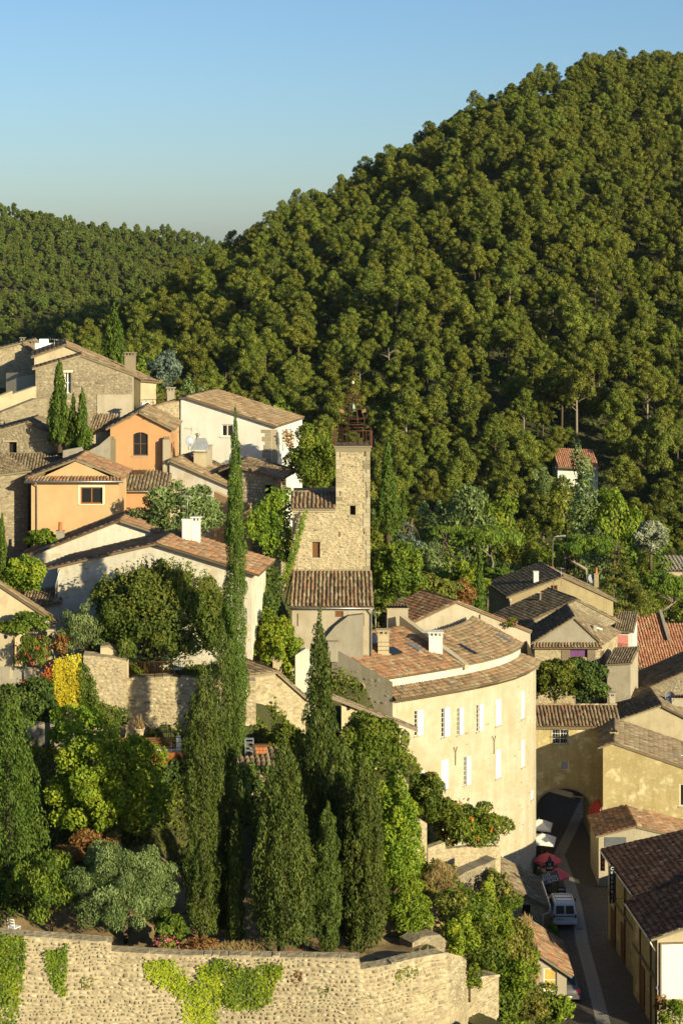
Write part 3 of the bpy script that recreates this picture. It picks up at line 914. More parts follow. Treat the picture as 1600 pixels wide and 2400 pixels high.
def cypress_mesh(rng, h, r, n, lobes=60, loose=0.0, lsize=0.2, taper=0.9, foot=0.04):
    """flame-shaped crown built of upright plumes; local coordinates"""
    def prof(t):
        t = np.clip(t, 0, 1)
        up = np.clip((t - foot * 0.2) / 0.22, 0, 1)
        return r * (0.55 + 0.45 * np.sqrt(up)) * (1 - np.clip((t - 0.28) / 0.72, 0, 1) ** (1.25 * taper + 0.35)) + 0.02
    C = []
    z = np.linspace(foot + 0.02, 0.965, 26)
    for t in z:
        C.append((rng.normal(0, .05) * r, rng.normal(0, .05) * r, t * h, prof(t) * 0.8, prof(t) * 0.8, h * 0.05))
    for i in range(lobes):
        t = rng.random() ** 0.85 * (0.93 - foot) + foot; th = rng.random() * 2 * math.pi; q = prof(t) * rng.uniform(0.62, 0.9 + loose)
        s = r * rng.uniform(0.2, 0.36) * (0.55 + 0.45 * (1 - t))
        C.append((math.cos(th) * q, math.sin(th) * q, t * h, s, s, s * rng.uniform(1.8, 3.2)))
    C.append((0, 0, h * 0.975, r * 0.1, r * 0.1, h * 0.03))
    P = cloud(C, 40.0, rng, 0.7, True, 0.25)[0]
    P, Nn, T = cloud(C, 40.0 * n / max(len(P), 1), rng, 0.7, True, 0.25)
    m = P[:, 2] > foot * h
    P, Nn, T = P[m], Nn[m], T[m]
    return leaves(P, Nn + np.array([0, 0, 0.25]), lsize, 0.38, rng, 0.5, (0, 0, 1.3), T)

def cypress(label, px, pyb, pyt, Y, wpx, seed, mat=None, n=9000, lobes=80, loose=0.05, lsize=0.24, name='cypress_tree', taper=0.9, foot=0.04, zbase=None, group=None, lean=0.0):
    rng = np.random.default_rng(seed)
    b = W(px, pyb, Y)
    if zbase is not None: b.z = zbase
    h = ZP(pyt, Y) - b.z; r = wpx / F * Y / 2
    root = thing(name, label, 'tree', b, group)
    mb = MB(); mb.tube([b + Vector((0, 0, -0.5)), b + Vector((0, 0, h * 0.3)), b + Vector((0, 0, h * 0.9))], [r * 0.2 + 0.06, r * 0.15 + 0.04, 0.02], 7)
    mb.build('trunk', M['bark'], root)
    V, Fq, T = cypress_mesh(rng, h, r, n, lobes, loose, lsize, taper, foot)
    if lean: V[:, 0] += lean * V[:, 2]
    mesh_part('crown', np_mesh('crown', V, Fq, T), mat or M['cypress'], root)
    return root

def broadleaf(label, px, py, Y, wpx, hpx, seed, mat, base_py=None, dens=28, lsize=0.17, name='broadleaf_tree', k=24, size=0.33, depth=None, aspect=0.6, bark=None, group=None, zbase=None, jit=0.6, cat='tree', bottom=-0.55, trunk_r=None, up=None, lo=0.62, limbs=7):
    """crown centred on (px, py) of the photo at distance Y, wpx by hpx across"""
    rng = np.random.default_rng(seed)
    c = W(px, py, Y); rx = wpx / F * Y / 2; rz = hpx / F * Y / 2; ry = depth / 2 if depth else rx
    zb = zbase if zbase is not None else (ZP(base_py, Y) if base_py else c.z - rz)
    base = Vector((c.x, c.y, zb))
    cl = crown_clumps(rng, rx, ry, rz, c.z - zb, k, size, bottom)
    th = max((c.z - zb) - rz * 0.5, 0.3)
    return tree_from_clumps(name, label, base, cl, dens, lsize, mat, rng, th, trunk_r or max(0.08, rx * 0.07), bark, aspect, jit, group, up, cat, lo, limbs)

def climber(label, pl, poly_px, dens, mat, seed, lsize=0.16, thick=0.22, name='ivy', cat='ivy', o=0.03, curve=None, ragged=0.12):
    """leaves growing over a wall inside an outline given in photo pixels"""
    rng = np.random.default_rng(seed)
    poly = [pl.uz(*p) for p in poly_px]
    us = [p[0] for p in poly]; zs = [p[1] for p in poly]
    area = (max(us) - min(us)) * (max(zs) - min(zs)); n = int(area * dens * 2.2)
    u = rng.uniform(min(us), max(us), n); z = rng.uniform(min(zs), max(zs), n)
    ok = inpoly(u + rng.normal(0, ragged, n), z + rng.normal(0, ragged, n), poly)
    # thin the growth along ragged streaks
    hole = (np.sin(u * 3.1 + seed) * np.sin(z * 2.3 + seed * 2) + np.sin(u * 7.7 + z * 5.3)) * 0.5
    ok &= (hole < 0.62) | (rng.random(n) < 0.5)
    u, z = u[ok], z[ok]; n = len(u)
    bul = thick * (0.35 + 0.65 * np.abs(np.sin(u * 2.7 + seed) * np.sin(z * 2.1 + 1.3 * seed)))
    off = o + rng.random(n) ** 0.7 * bul
    P = np.stack([pl.A.x + pl.d.x * u + pl.n.x * off, pl.A.y + pl.d.y * u + pl.n.y * off, z], axis=1)
    Nn = np.tile([pl.n.x, pl.n.y, 0.35], (n, 1))
    T = 0.5 + 0.25 * np.sin(u * 1.9 + seed) * np.sin(z * 1.7) + rng.normal(0, 0.2, n)
    c = pl.pt(sum(us) / len(us), min(zs))
    root = thing(name, label, cat, c)
    V, Fq, tt = leaves(P - A3(c), Nn, lsize, 0.75, rng, 0.45, None, T)
    mesh_part('foliage', np_mesh('foliage', V, Fq, tt), mat, root)
    mb = MB()
    for i in range(4):
        j = rng.integers(0, max(n, 1)); k = rng.integers(0, max(n, 1))
        a = pl.pt(float(u[j]), float(min(zs)) + 0.1, o); b2 = pl.pt(float(u[k]), float(z[k]), o)
        mb.tube([a, a.lerp(b2, 0.5), b2], [0.03, 0.022, 0.008], 5)
    mb.build('stem', M['bark'], root)
    return root

def shrub(label, px, py, Y, wpx, hpx, seed, mat, **kw):
    kw.setdefault('name', 'shrub'); kw.setdefault('cat', 'shrub'); kw.setdefault('bottom', -0.8); kw.setdefault('k', 14); kw.setdefault('limbs', 5)
    kw.setdefault('trunk_r', 0.06)
    return broadleaf(label, px, py, Y, wpx, hpx, seed, mat, **kw)
# ------------------------------------------------------------------ ground: one sheet from the terrace to the far hills
CP = [(-300,103,21.5),(0,103,21.4),(400,103,21.4),(800,103,21.4),(1000,106,21.0),(100,112,22),(500,112,22),(900,112,22),(-300,113,23),
 (0,118,25.5),(250,118,26),(500,118,27),(700,118,27),(850,120,24.5),(950,124,20.5),(1020,118,21),
 (-300,121,27.5),(100,121.6,28),(300,121.6,28.3),(450,121.6,28.3),(250,124.5,32.2),(400,124.5,32.2),(540,126,31),(0,126,31),(0,132,33),(-300,130,33),
 (100,134,32),(350,134,32),(600,134,30),(640,130,28.5),(-100,146,38),(180,148,38),(350,150,38),(500,152,36),(-300,150,39),
 (100,165,44),(300,165,44),(500,160,40),(600,160,37),(50,178,47.5),(300,180,46),(-300,180,47),
 (680,142,31),(830,142,31),(830,135,29.5),(900,150,27),(1000,160,22),(1000,150,24),(900,131,24.5),(1000,142,19),(1100,150,17),
 (1300,117,11.9),(1400,117,11.9),(1320,133,11.9),(1380,150,11.9),(1350,160,11.9),(1400,170,11.9),(1260,150,11.9),(1500,130,11.9),(1600,150,11.9),(1750,120,11.9),(1230,140,12.2),(1220,128,11.9),(1262,126,11.9),(1190,128.5,12.2),(1175,133,12.5),
 (1150,112,16),(1200,120,14),(1120,125,17),(1100,106,16.5),(1240,110,12.5),
 (1300,180,10.5),(1500,180,9.5),(1300,210,8),(1500,220,7),(1700,200,8),(1700,260,4),
 (700,200,22),(900,200,14),(500,220,30),(200,230,38),(0,230,40),(-200,200,46),(1000,230,8),
 (0,300,18),(300,300,14),(700,300,6),(1100,300,3),(1600,300,2),(2300,300,2),(-500,300,24)]
CPX = np.array([XY(p, y)[0] for p, y, z in CP]); CPY = np.array([y for p, y, z in CP], float); CPZ = np.array([z for p, y, z in CP])
RIDGE = np.array([(-900,1010),(-400,960),(0,862),(150,797),(280,727),(400,652),(530,570),(640,494),(780,437),(900,367),(1040,277),(1160,202),(1300,152),(1460,124),(1600,112),(2000,96),(2600,60)], float)
RIDGE_Y = np.array([(-900,520),(0,540),(280,560),(530,600),(800,640),(1100,700),(1400,760),(1600,800),(2600,900)], float)
FAR = np.array([(-1500,560),(-600,500),(-200,462),(0,474),(100,494),(200,514),(300,534),(400,552),(500,572),(600,590),(800,640),(1200,700),(2600,740)], float)
FOOT = np.array([(-900,26),(0,18),(300,14),(700,6),(1100,3),(1600,2),(2600,2)], float)
def bumps(X, Y):
    return 2.2 * np.sin(X * 0.043 + 1.3) * np.sin(Y * 0.031) + 1.3 * np.sin(X * 0.11 + Y * 0.07) + 0.8 * np.sin(Y * 0.19 - X * 0.05)
def hill_z(X, Y):
    px = 800 + F * X / Y
    yc = np.interp(px, RIDGE_Y[:, 0], RIDGE_Y[:, 1]); pc = np.interp(px, RIDGE[:, 0], RIDGE[:, 1])
    zc = CZ + (HY - pc) / F * yc - 10.5
    zf = np.interp(px, FOOT[:, 0], FOOT[:, 1]); yf = 335.0
    t = np.clip((Y - yf) / (yc - yf), 0, 1)
    up = zf + (zc - zf) * (t * (1.28 - 0.28 * t)) + bumps(X, Y) * np.clip(t * 4, 0, 1) * (1 - t * 0.5)
    dn = np.maximum(zc - (Y - yc) * 0.42, -30)
    near = np.where(Y < yc, up, dn)
    y2 = 1270.0; p2 = np.interp(px, FAR[:, 0], FAR[:, 1])
    z2c = CZ + (HY - p2) / F * y2 - 8
    t2 = (Y - 860) / (y2 - 860)
    far = np.where(Y < y2, -8 + (z2c + 8) * np.clip(t2, -0.2, 1) ** 1.0 + bumps(X * 0.6, Y * 0.6) * 1.6, z2c - (Y - y2) * 0.25)
    far = np.maximum(far, -40)
    return np.where(Y > 760, np.maximum(near, far), near)
def near_z(X, Y):
    sh = X.shape; x = X.ravel(); y = Y.ravel(); out = np.empty_like(x)
    for i in range(0, len(x), 20000):
        d2 = (x[i:i + 20000, None] - CPX) ** 2 + (y[i:i + 20000, None] - CPY) ** 2 + 0.4
        w = d2 ** -1.9
        out[i:i + 20000] = (w * CPZ).sum(1) / w.sum(1)
    return out.reshape(sh)
STREET = [XY(1215, 104), XY(1640, 104), XY(1600, 117), XY(1560, 123), XY(1470, 133), XY(1470, 143), XY(1465, 149), XY(1420, 157), XY(1445, 185), XY(1300, 185), XY(1240, 158), XY(1248, 146), XY(1262, 143.6), XY(1275, 133), XY(1290, 119), XY(1225, 110)]
RAMP = [(-700, 98.0), (-60, 99.0), (250, 99.5), (480, 100.0), (842, 100.0), (960, 101.0), (1040, 102.8), (1072, 105.0), (1082, 107.5)]
def ground_z(X, Y):
    X = np.asarray(X, float); Y = np.asarray(Y, float)
    zn = near_z(X, Y); zh = hill_z(X, Y)
    s = np.clip((Y - 285) / 60, 0, 1); s = s * s * (3 - 2 * s)
    z = zn * (1 - s) + zh * s
    ins = inpoly(X, Y, STREET)
    z = np.where(ins, np.minimum(z, 11.85), z)
    rx = np.array([XY(*p)[0] for p in RAMP]); ry = np.array([p[1] for p in RAMP])
    front = Y < np.interp(X, rx, ry, right=0) + 0.75
    z = np.where(front, np.minimum(z, 11.0), z)
    return z
def GZ(px, Y):
    return float(ground_z(np.array([XY(px, Y)[0]]), np.array([float(Y)]))[0])

ks = np.concatenate([np.linspace(-1.2, -0.24, 26)[:-1], np.linspace(-0.24, 0.24, 240), np.linspace(0.24, 1.2, 26)[1:]])
ysr = np.concatenate([np.arange(55, 96, 4), np.arange(96, 186, 0.75), np.arange(186, 345, 4), np.arange(345, 900, 9), np.arange(900, 1500, 16), np.geomspace(1500, 5000, 20)])
KK, YY = np.meshgrid(ks, ysr); XX = KK * YY
ZZ = ground_z(XX, YY)
nr, nc = KK.shape
idx = np.arange(nr * nc).reshape(nr, nc)
Fq = np.stack([idx[:-1, :-1].ravel(), idx[:-1, 1:].ravel(), idx[1:, 1:].ravel(), idx[1:, :-1].ravel()], axis=1)
m, nt, out = new_mat('ground_cover')
tc = N(nt, 'ShaderNodeTexCoord'); co = tc.outputs['Object']
n1 = noise(nt, co, 0.08, 6, 0.65); n2 = noise(nt, co, 0.9, 6, 0.7); n3 = noise(nt, co, 6.0, 4, 0.7)
col = mix(nt, mapr(nt, n1, 0.42, 0.6), (0.055, 0.06, 0.022), (0.09, 0.08, 0.036))
col = mix(nt, mapr(nt, n2, 0.52, 0.66, 0, 0.8), col, (0.13, 0.105, 0.055))
col = mix(nt, mapr(nt, n3, 0.4, 0.7, 0, 0.6), col, (0.035, 0.045, 0.015))
finish(nt, out, col, 0.95, n3, 0.6, 0.1, 0.1)
gme = np_mesh('ground', np.stack([XX.ravel(), YY.ravel(), ZZ.ravel()], axis=1), Fq, None, True)
mesh_part('ground', gme, m, None, 'structure')

# sandy floor of the rampart terrace, a sheet just above the ground
m, nt, out = new_mat('sandy_earth')
tc = N(nt, 'ShaderNodeTexCoord'); co = tc.outputs['Object']
n2 = noise(nt, co, 0.7, 6, 0.7); n3 = noise(nt, co, 9.0, 4, 0.7)
col = mix(nt, mapr(nt, n2, 0.4, 0.62), (0.33, 0.23, 0.12), (0.16, 0.11, 0.055))
col = mix(nt, mapr(nt, n3, 0.45, 0.7, 0, 0.5), col, (0.4, 0.29, 0.14))
finish(nt, out, col, 0.95, n3, 0.5, 0.05, 0.1)
M['sand'] = m
us = np.linspace(-60, 1040, 60); vs = np.linspace(0, 1, 14)
UU, VV = np.meshgrid(us, vs)
rx = np.array([p[0] for p in RAMP], float); ry = np.array([p[1] for p in RAMP], float)
YT = np.interp(UU, rx, ry) + 0.7 + VV * 13
XT = (UU - 800) / F * YT
ZT = ground_z(XT, YT) + 0.03
idx = np.arange(UU.size).reshape(UU.shape)
Fq = np.stack([idx[:-1, :-1].ravel(), idx[:-1, 1:].ravel(), idx[1:, 1:].ravel(), idx[1:, :-1].ravel()], axis=1)
mesh_part('terrace', np_mesh('terrace', np.stack([XT.ravel(), YT.ravel(), ZT.ravel()], axis=1), Fq, None, True), M['sand'], None, 'structure')

# ------------------------------------------------------------------ street with setts and a pale slab runner
m, nt, out = new_mat('stone_setts')
tc = N(nt, 'ShaderNodeTexCoord'); co = tc.outputs['Object']
mp = N(nt, 'ShaderNodeMapping'); mp.inputs['Scale'].default_value = (1, 1, 1); L(nt, co, mp.inputs[0])
br = N(nt, 'ShaderNodeTexBrick', Scale=1.0); br.inputs['Brick Width'].default_value = 0.24; br.inputs['Row Height'].default_value = 0.16; br.inputs['Mortar Size'].default_value = 0.012
br.inputs['Color1'].default_value = (0.1, 0.083, 0.066, 1); br.inputs['Color2'].default_value = (0.055, 0.046, 0.037, 1); br.inputs['Mortar'].default_value = (0.03, 0.025, 0.02, 1)  # sett tones kept dark to deepen the shade on the street
L(nt, mp.outputs[0], br.inputs['Vector'])
n2 = noise(nt, co, 0.5, 6, 0.7)
col = mix(nt, mapr(nt, n2, 0.4, 0.7, 0, 0.6), br.outputs['Color'], (0.08, 0.066, 0.052))
finish(nt, out, col, 0.75, br.outputs['Fac'], -0.4, 0.03, 0.3)
M['setts'] = m
mb = MB(); mb.face([(x, y, 12.0) for x, y in STREET])
street = mb.build('street', M['setts'], None, 'structure')
M['slab'] = simple('pale_paving_slab', (0.26, 0.245, 0.215), 0.75, 0, 0.2, 3)
runner = [(1425, 2440), (1413, 2399), (1388, 2300), (1364, 2212), (1350, 2130), (1334, 2070), (1320, 2032), (1309, 2004), (1340, 1941), (1364, 1889), (1392, 1842)]
pts = []
for x, y in runner:
    Yd = 48.0 * F / (y - HY); pts.append(Vector((*XY(x, Yd), 12.0)))
def along(pts, step):
    res = []; acc = 0.0
    for a, b in zip(pts, pts[1:]):
        Ls = (b - a).length; t = acc
        while t < Ls:
            res.append((a.lerp(b, t / Ls), (b - a).normalized())); t += step
        acc = t - Ls
    return res
sme = None
for i, (p, d) in enumerate(along(pts, 0.95)):
    w = Vector((-d.y, d.x, 0)) * -1
    for s in (-1, 1):
        if sme is None:
            mb = MB(); mb.box((-0.215, -0.468, -0.03), (0.215, 0.468, 0.012))
            sme = bpy.data.meshes.new('paving_slab'); sme.from_pydata([tuple(v) for v in mb.v], [], mb.f); sme.materials.append(M['slab'])
        o = bpy.data.objects.new('paving_slab', sme)
        q = p + w * (0.222 * s) + d * 0.47
        o.location = (q.x, q.y, 12.0); o.rotation_euler = (0, 0, math.atan2(d.y, d.x) - math.pi / 2)
        link(o, street)
for x, y in ((1355, 1909), (1309, 2003), (1357, 2178), (1411, 2377), (1398, 2077), (1386, 2032)):
    Yd = 48.0 * F / (y - HY); p = Vector((*XY(x, Yd), 12.0))
    mb = MB()
    mb.box(p + Vector((-0.26, -0.09, -0.02)), p + Vector((0.26, -0.07, 0.02))); mb.box(p + Vector((-0.26, 0.07, -0.02)), p + Vector((0.26, 0.09, 0.02)))
    for k in range(9):
        mb.box(p + Vector((-0.26 + k * 0.06, -0.069, -0.02)), p + Vector((-0.23 + k * 0.06, 0.069, 0.018)))
    mb.build('drain_grate', M['iron'], street)

# ------------------------------------------------------------------ pine forest on the hills
def pine_mesh(seed, nleaf, lsize, mat, tall=1.0):
    """Aleppo pine about 9 m high: bare lower trunk, rounded puffs of needles on spreading limbs"""
    rng = np.random.default_rng(seed)
    h = 10.0 * tall; C = []
    k = int(rng.integers(30, 42))
    rr = rng.uniform(2.5, 3.2)
    for i in range(k):
        t = (i + rng.random()) / k
        z = h * (0.47 + 0.46 * t ** 0.8); rad = rr * (1 - t) ** 0.42 * rng.uniform(0.35, 1.05) * (0.75 if t < 0.2 else 1)
        th = i * 2.4 + rng.normal(0, 0.7); s = rng.uniform(0.5, 0.95) * (1.1 - 0.2 * t)
        C.append((math.cos(th) * rad, math.sin(th) * rad, z, s, s, s * 0.78))
    C.append((0, 0, h * 0.68, rr * 0.5, rr * 0.5, h * 0.16))
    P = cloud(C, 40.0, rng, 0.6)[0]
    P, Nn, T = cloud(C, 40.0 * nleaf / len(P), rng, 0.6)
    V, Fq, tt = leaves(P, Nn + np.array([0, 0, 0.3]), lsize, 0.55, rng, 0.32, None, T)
    crown = np_mesh('crown', V, Fq, tt); crown.materials.append(mat)
    mb = MB(); top = Vector((rng.normal(0, 0.3), rng.normal(0, 0.3), h * 0.8))
    mb.tube([(0, 0, -1.2), (rng.normal(0, 0.2), rng.normal(0, 0.2), h * 0.4), top], [0.2, 0.15, 0.05], 6)
    for c in C[:22:2]:
        a = Vector((0, 0, c[2] - 0.9)); mb.tube([a, Vector(c[:3])], [0.07, 0.02], 4)
    tr = bpy.data.meshes.new('trunk'); tr.from_pydata([tuple(v) for v in mb.v], [], mb.f); tr.polygons.foreach_set('use_smooth', mb.sm)
    tr.materials.append(M['bark_pale'] if seed % 3 == 0 else M['bark'])
    return crown, tr
PINES = [pine_mesh(100 + i, 5200, 0.30, M['pine'], tl) for i, tl in enumerate((1.0, 1.12, 0.88, 1.05, 0.95, 1.2))]
PINES_FAR = [pine_mesh(200 + i, 1100, 0.7, M['pine_far'], tl) for i, tl in enumerate((1.0, 1.1, 0.9, 1.0))]

def scatter(x0, x1, y0, y1, s, rng):
    xs = np.arange(x0, x1, s); ys = np.arange(y0, y1, s)
    X, Y = np.meshgrid(xs, ys); X[1::2] += s / 2
    X = X + rng.uniform(-0.42, 0.42, X.shape) * s; Y = Y + rng.uniform(-0.42, 0.42, X.shape) * s
    return X.ravel(), Y.ravel()
rng = np.random.default_rng(4)
X, Y = scatter(-150, 240, 338, 850, 4.8, rng)
px = 800 + F * X / Y
yc = np.interp(px, RIDGE_Y[:, 0], RIDGE_Y[:, 1])
gul = np.sin(X * 0.055 + 0.6 * np.sin(Y * 0.02)) + 0.7 * np.sin(X * 0.13 + Y * 0.05)
ok = (px > -150) & (px < 1800) & (Y < yc + 14) & (rng.random(len(X)) < np.clip(0.96 + 0.12 * gul, 0.84, 1.0))
ok &= ~((px < 250) & (Y < 430)) & ~((px > 1285) & (px < 1430) & (Y < 376))
X, Y, px = X[ok], Y[ok], px[ok]
Z = ground_z(X, Y)
S = np.clip(rng.normal(0.9, 0.2, len(X)), 0.45, 1.4); RT = rng.uniform(0, 6.28, len(X)); VI = rng.integers(0, 6, len(X))
# rank by how large a tree shows in the picture; keep the nearest 300 in view as trees of their own
pyt = HY - (Z + 7 - CZ) / Y * F
seen = (px > 5) & (px < 1595) & (pyt < np.interp(px, [0, 230, 420, 690, 760, 800, 870, 900, 1100, 1300, 1600], [770, 770, 880, 970, 1060, 1000, 1000, 1050, 1060, 1040, 1060]))
big = np.argsort(-(S / Y) * seen)[:300]
isbig = np.zeros(len(X), bool); isbig[big] = True
for i in big:
    r = thing('pine_tree', 'Aleppo pine with rounded green tufts on the lower slope of the wooded hill', 'tree', (X[i], Y[i], Z[i]), 'pines on the lower slope of the hill')
    r.scale = (S[i], S[i] * rng.uniform(0.85, 1.2), S[i] * rng.uniform(0.8, 1.25)); r.rotation_euler = (0, 0, RT[i])
    c, t = PINES[VI[i]]
    mesh_part('trunk', t, None, r); mesh_part('crown', c, None, r)

def tree_stuff(name, label, X, Y, Z, S, RT, VI, pairs):
    """every remaining tree of a wood as one object: instances of whole trees on points"""
    srcs = []
    for c, t in pairs:
        bm = bmesh.new(); bm.from_mesh(c)
        nm = len(c.materials)
        me = bpy.data.meshes.new('tree_source'); bm.to_mesh(me); bm.free()
        # join the trunk
        V = np.empty(len(c.vertices) * 3, np.float32); c.vertices.foreach_get('co', V); V = V.reshape(-1, 3)
        o = bpy.data.objects.new('tree_source', c)
        srcs.append(o); bpy.data.meshes.remove(me)
    me = bpy.data.meshes.new(name)
    me.vertices.add(len(X)); me.vertices.foreach_set('co', np.stack([X, Y, Z], axis=1).astype(np.float32).ravel())
    rz_ = np.random.default_rng(len(X))
    for an, tp, val in (('scl', 'FLOAT', S), ('scw', 'FLOAT', S * rz_.uniform(0.8, 1.2, len(X))), ('scz', 'FLOAT', S * rz_.uniform(0.72, 1.3, len(X))), ('rot', 'FLOAT', RT), ('vid', 'INT', VI)):
        a = me.attributes.new(an, tp, 'POINT'); a.data.foreach_set('value', np.asarray(val, np.int32 if tp == 'INT' else np.float32))
    ob = bpy.data.objects.new(name, me); link(ob); ob['kind'] = 'stuff'; ob['label'] = label; ob['category'] = 'trees'
    ng = bpy.data.node_groups.new(name + '_nodes', 'GeometryNodeTree')
    ng.interface.new_socket('Geometry', in_out='INPUT', socket_type='NodeSocketGeometry')
    ng.interface.new_socket('Geometry', in_out='OUTPUT', socket_type='NodeSocketGeometry')
    gi = ng.nodes.new('NodeGroupInput'); go = ng.nodes.new('NodeGroupOutput')
    jn = ng.nodes.new('GeometryNodeGeometryToInstance')
    for o in reversed(srcs):
        oi = ng.nodes.new('GeometryNodeObjectInfo'); oi.inputs['Object'].default_value = o; oi.inputs['As Instance'].default_value = True
        ng.links.new(oi.outputs['Geometry'], jn.inputs[0])
    # geometry to instance keeps one instance per input; pick by index
    ip = ng.nodes.new('GeometryNodeInstanceOnPoints'); ip.inputs['Pick Instance'].default_value = True
    def attr(n, t):
        a = ng.nodes.new('GeometryNodeInputNamedAttribute'); a.data_type = t; a.inputs['Name'].default_value = n
        return a.outputs['Attribute']
    ng.links.new(gi.outputs[0], ip.inputs['Points']); ng.links.new(jn.outputs[0], ip.inputs['Instance'])
    ng.links.new(attr('vid', 'INT'), ip.inputs['Instance Index'])
    cx = ng.nodes.new('ShaderNodeCombineXYZ'); ng.links.new(attr('rot', 'FLOAT'), cx.inputs[2])
    ng.links.new(cx.outputs[0], ip.inputs['Rotation']); sv = ng.nodes.new('ShaderNodeCombineXYZ'); a_ = attr('scl', 'FLOAT'); ng.links.new(a_, sv.inputs[0]); ng.links.new(attr('scw', 'FLOAT'), sv.inputs[1]); ng.links.new(attr('scz', 'FLOAT'), sv.inputs[2])
    ng.links.new(sv.outputs[0], ip.inputs['Scale'])
    ng.links.new(ip.outputs[0], go.inputs[0])
    md = ob.modifiers.new('trees', 'NODES'); md.node_group = ng
    return ob
k = ~isbig
tree_stuff('pine_wood', 'dense pine wood covering the upper slope of the right hill', X[k], Y[k], Z[k], S[k], RT[k], VI[k], PINES)
X2, Y2 = scatter(-260, 40, 800, 1290, 5.0, rng)
p2 = 800 + F * X2 / Y2
ok = (p2 > -120) & (p2 < 720)
X2, Y2 = X2[ok], Y2[ok]
Z2 = ground_z(X2, Y2)
tree_stuff('far_pine_wood', 'hazy pine wood on the distant hill at the left', X2, Y2, Z2, rng.uniform(0.55, 0.98, len(X2)), rng.uniform(0, 6.28, len(X2)), rng.integers(0, 4, len(X2)), PINES_FAR)

def ground_hit(px, py, y0=340, y1=900):
    ys = np.arange(y0, y1, 1.0); zs = ground_z((px - 800) / F * ys, ys); pp = HY - (zs - CZ) / ys * F
    j = np.nonzero(pp <= py)[0]
    return float(ys[j[0]]) if len(j) else y1
# low growth that nobody could count: weeds, brambles and saplings over the slopes
def undergrowth(name, label, pxr, yr, n, size, mat, seed, h, cond=None):
    rng = np.random.default_rng(seed); Yv = rng.uniform(yr[0], yr[1], n); pv = rng.uniform(pxr[0], pxr[1], n); Xv = (pv - 800) / F * Yv
    nz = np.sin(Xv * 0.9 + seed) * np.sin(Yv * 0.8) + 0.6 * np.sin(Xv * 2.3 + Yv * 1.7)
    ok = (nz > -0.55) & ~inpoly(Xv, Yv, STREET)
    if cond is not None: ok &= cond(pv, Yv)
    Xv, Yv, nz = Xv[ok], Yv[ok], nz[ok]
    Z = ground_z(Xv, Yv) + rng.random(len(Xv)) * h * np.clip(0.4 + nz, 0.15, 1.4)
    P = np.stack([Xv, Yv, Z], axis=1); c = P.mean(axis=0)
    V, Fq, tt = leaves(P - c, np.tile([0.2, -0.5, 0.8], (len(P), 1)), size, 0.55, rng, 0.7, None, 0.45 + 0.25 * nz + rng.normal(0, 0.2, len(P)))
    o = mesh_part(name, np_mesh(name, V, Fq, tt), M[mat], None, 'stuff'); o.location = Vector(c); o['label'] = label; o['category'] = 'undergrowth'
undergrowth('garden_undergrowth', 'low weeds and brambles over the garden slope', (-60, 1230), (110, 150), 110000, 0.26, 'broad', 1, 0.9, lambda p, y: (y > 112.5) | (p > 1060))
undergrowth('valley_undergrowth', 'scrub and grass on the valley floor beyond the houses', (200, 1700), (150, 345), 90000, 0.7, 'scrub', 2, 1.6)
undergrowth('hillside_undergrowth', 'sparse scrub between pines at the hill foot', (0, 1700), (340, 520), 45000, 0.9, 'broad_dark', 3, 1.2)
# ================================================================== houses on the left slope
SK = dict(ch=0.2, ln=0.36, proud=0.03)
# --- far stone house at the upper left
h = gable_house('stone_house', 'pale stone house at the far upper left with tiled chimney', (-60, 178), (88, 178), 7, 46, 832, 838, (54, 806), M['mortar'], M['tile_old'], stone=M['stone'], seed=11, stone_kw=SK)
pl = h['pl']
chimney(h['roofs'][1], XY(77, 180), 50.5, ZP(806, 180), 0.75, 0.6, M['stone_grey'], 'slab')
chimney(h['roofs'][0], XY(54, 181), 50.5, ZP(799, 181), 0.35, 0.35, M['grey_render'], 'slab')
antenna(h['roofs'][1], W(94, 826, 180), 1.2)
# --- cream gabled house behind the big stone house
h = gable_house('cream_house', 'cream rendered gable rising behind the big grey stone house', (81, 167.4), (312, 168.8), 8, 43, 838, 880, (154, 812), M['cream_plain'], M['tile_old'], seed=21)
antenna(h['roofs'][0], W(128, 820, 170), 1.0)
mb = MB(); p = W(104, 818, 176); mb.obox(p, (0.75, 0, 0), (0, 0.6, 0), (0, 0, 0.55)); mb.obox(p + Vector((0, 0, 0.65)), (0.4, 0, 0), (0, 0.3, 0), (0, 0, 0.3))
mb.build('roof_vent', M['plastic_white'], h['roofs'][0])
# --- big grey stone house with one tall window
h = gable_house('stone_house', 'big grey rubble-stone house with one tall white-framed window', (84, 165), (312, 166.5), 8, 42, 866, 881, (190, 836), M['mortar_grey'], M['tile_old'],
                holes=[(152, 873, 167, 922)], stone=M['stone_grey'], seed=31, stone_kw=SK, verge=0.12)
pl, root = h['pl'], h['root']
for (a, b, c, d) in h['H']: window(root, pl, a, b, c, d, 0, 0.3, M['paint_white'], 2, 2, 0.1, sill=M['pale_render'])
a, b, c, d = h['H'][0]
mb = MB(); mb.plbox(pl, a - 0.1, d + 0.01, c + 0.15, d + 0.2, -0.1, 0.1); mb.build('lintel', M['paint_cream'], root)
u0, z0 = pl.uz(228, 994); u1, z1 = pl.uz(310, 924)
mb = MB(); mb.plbox(pl, u0, z0 - 1, u1, z1, 0.02, 0.075); mb.build('render_patch', M['pale_render'], root)
mb = MB(); mb.plbox(h['rt'], 0.02, h['zR'] - 3.4, 7.9, h['zR'] - 0.05, 0.01, 0.05); mb.build('side_render', M['white'], root)
chimney(h['roofs'][1], XY(306, 171), 48.2, ZP(834, 171), 0.95, 0.7, M['stone_grey'], 'slab')
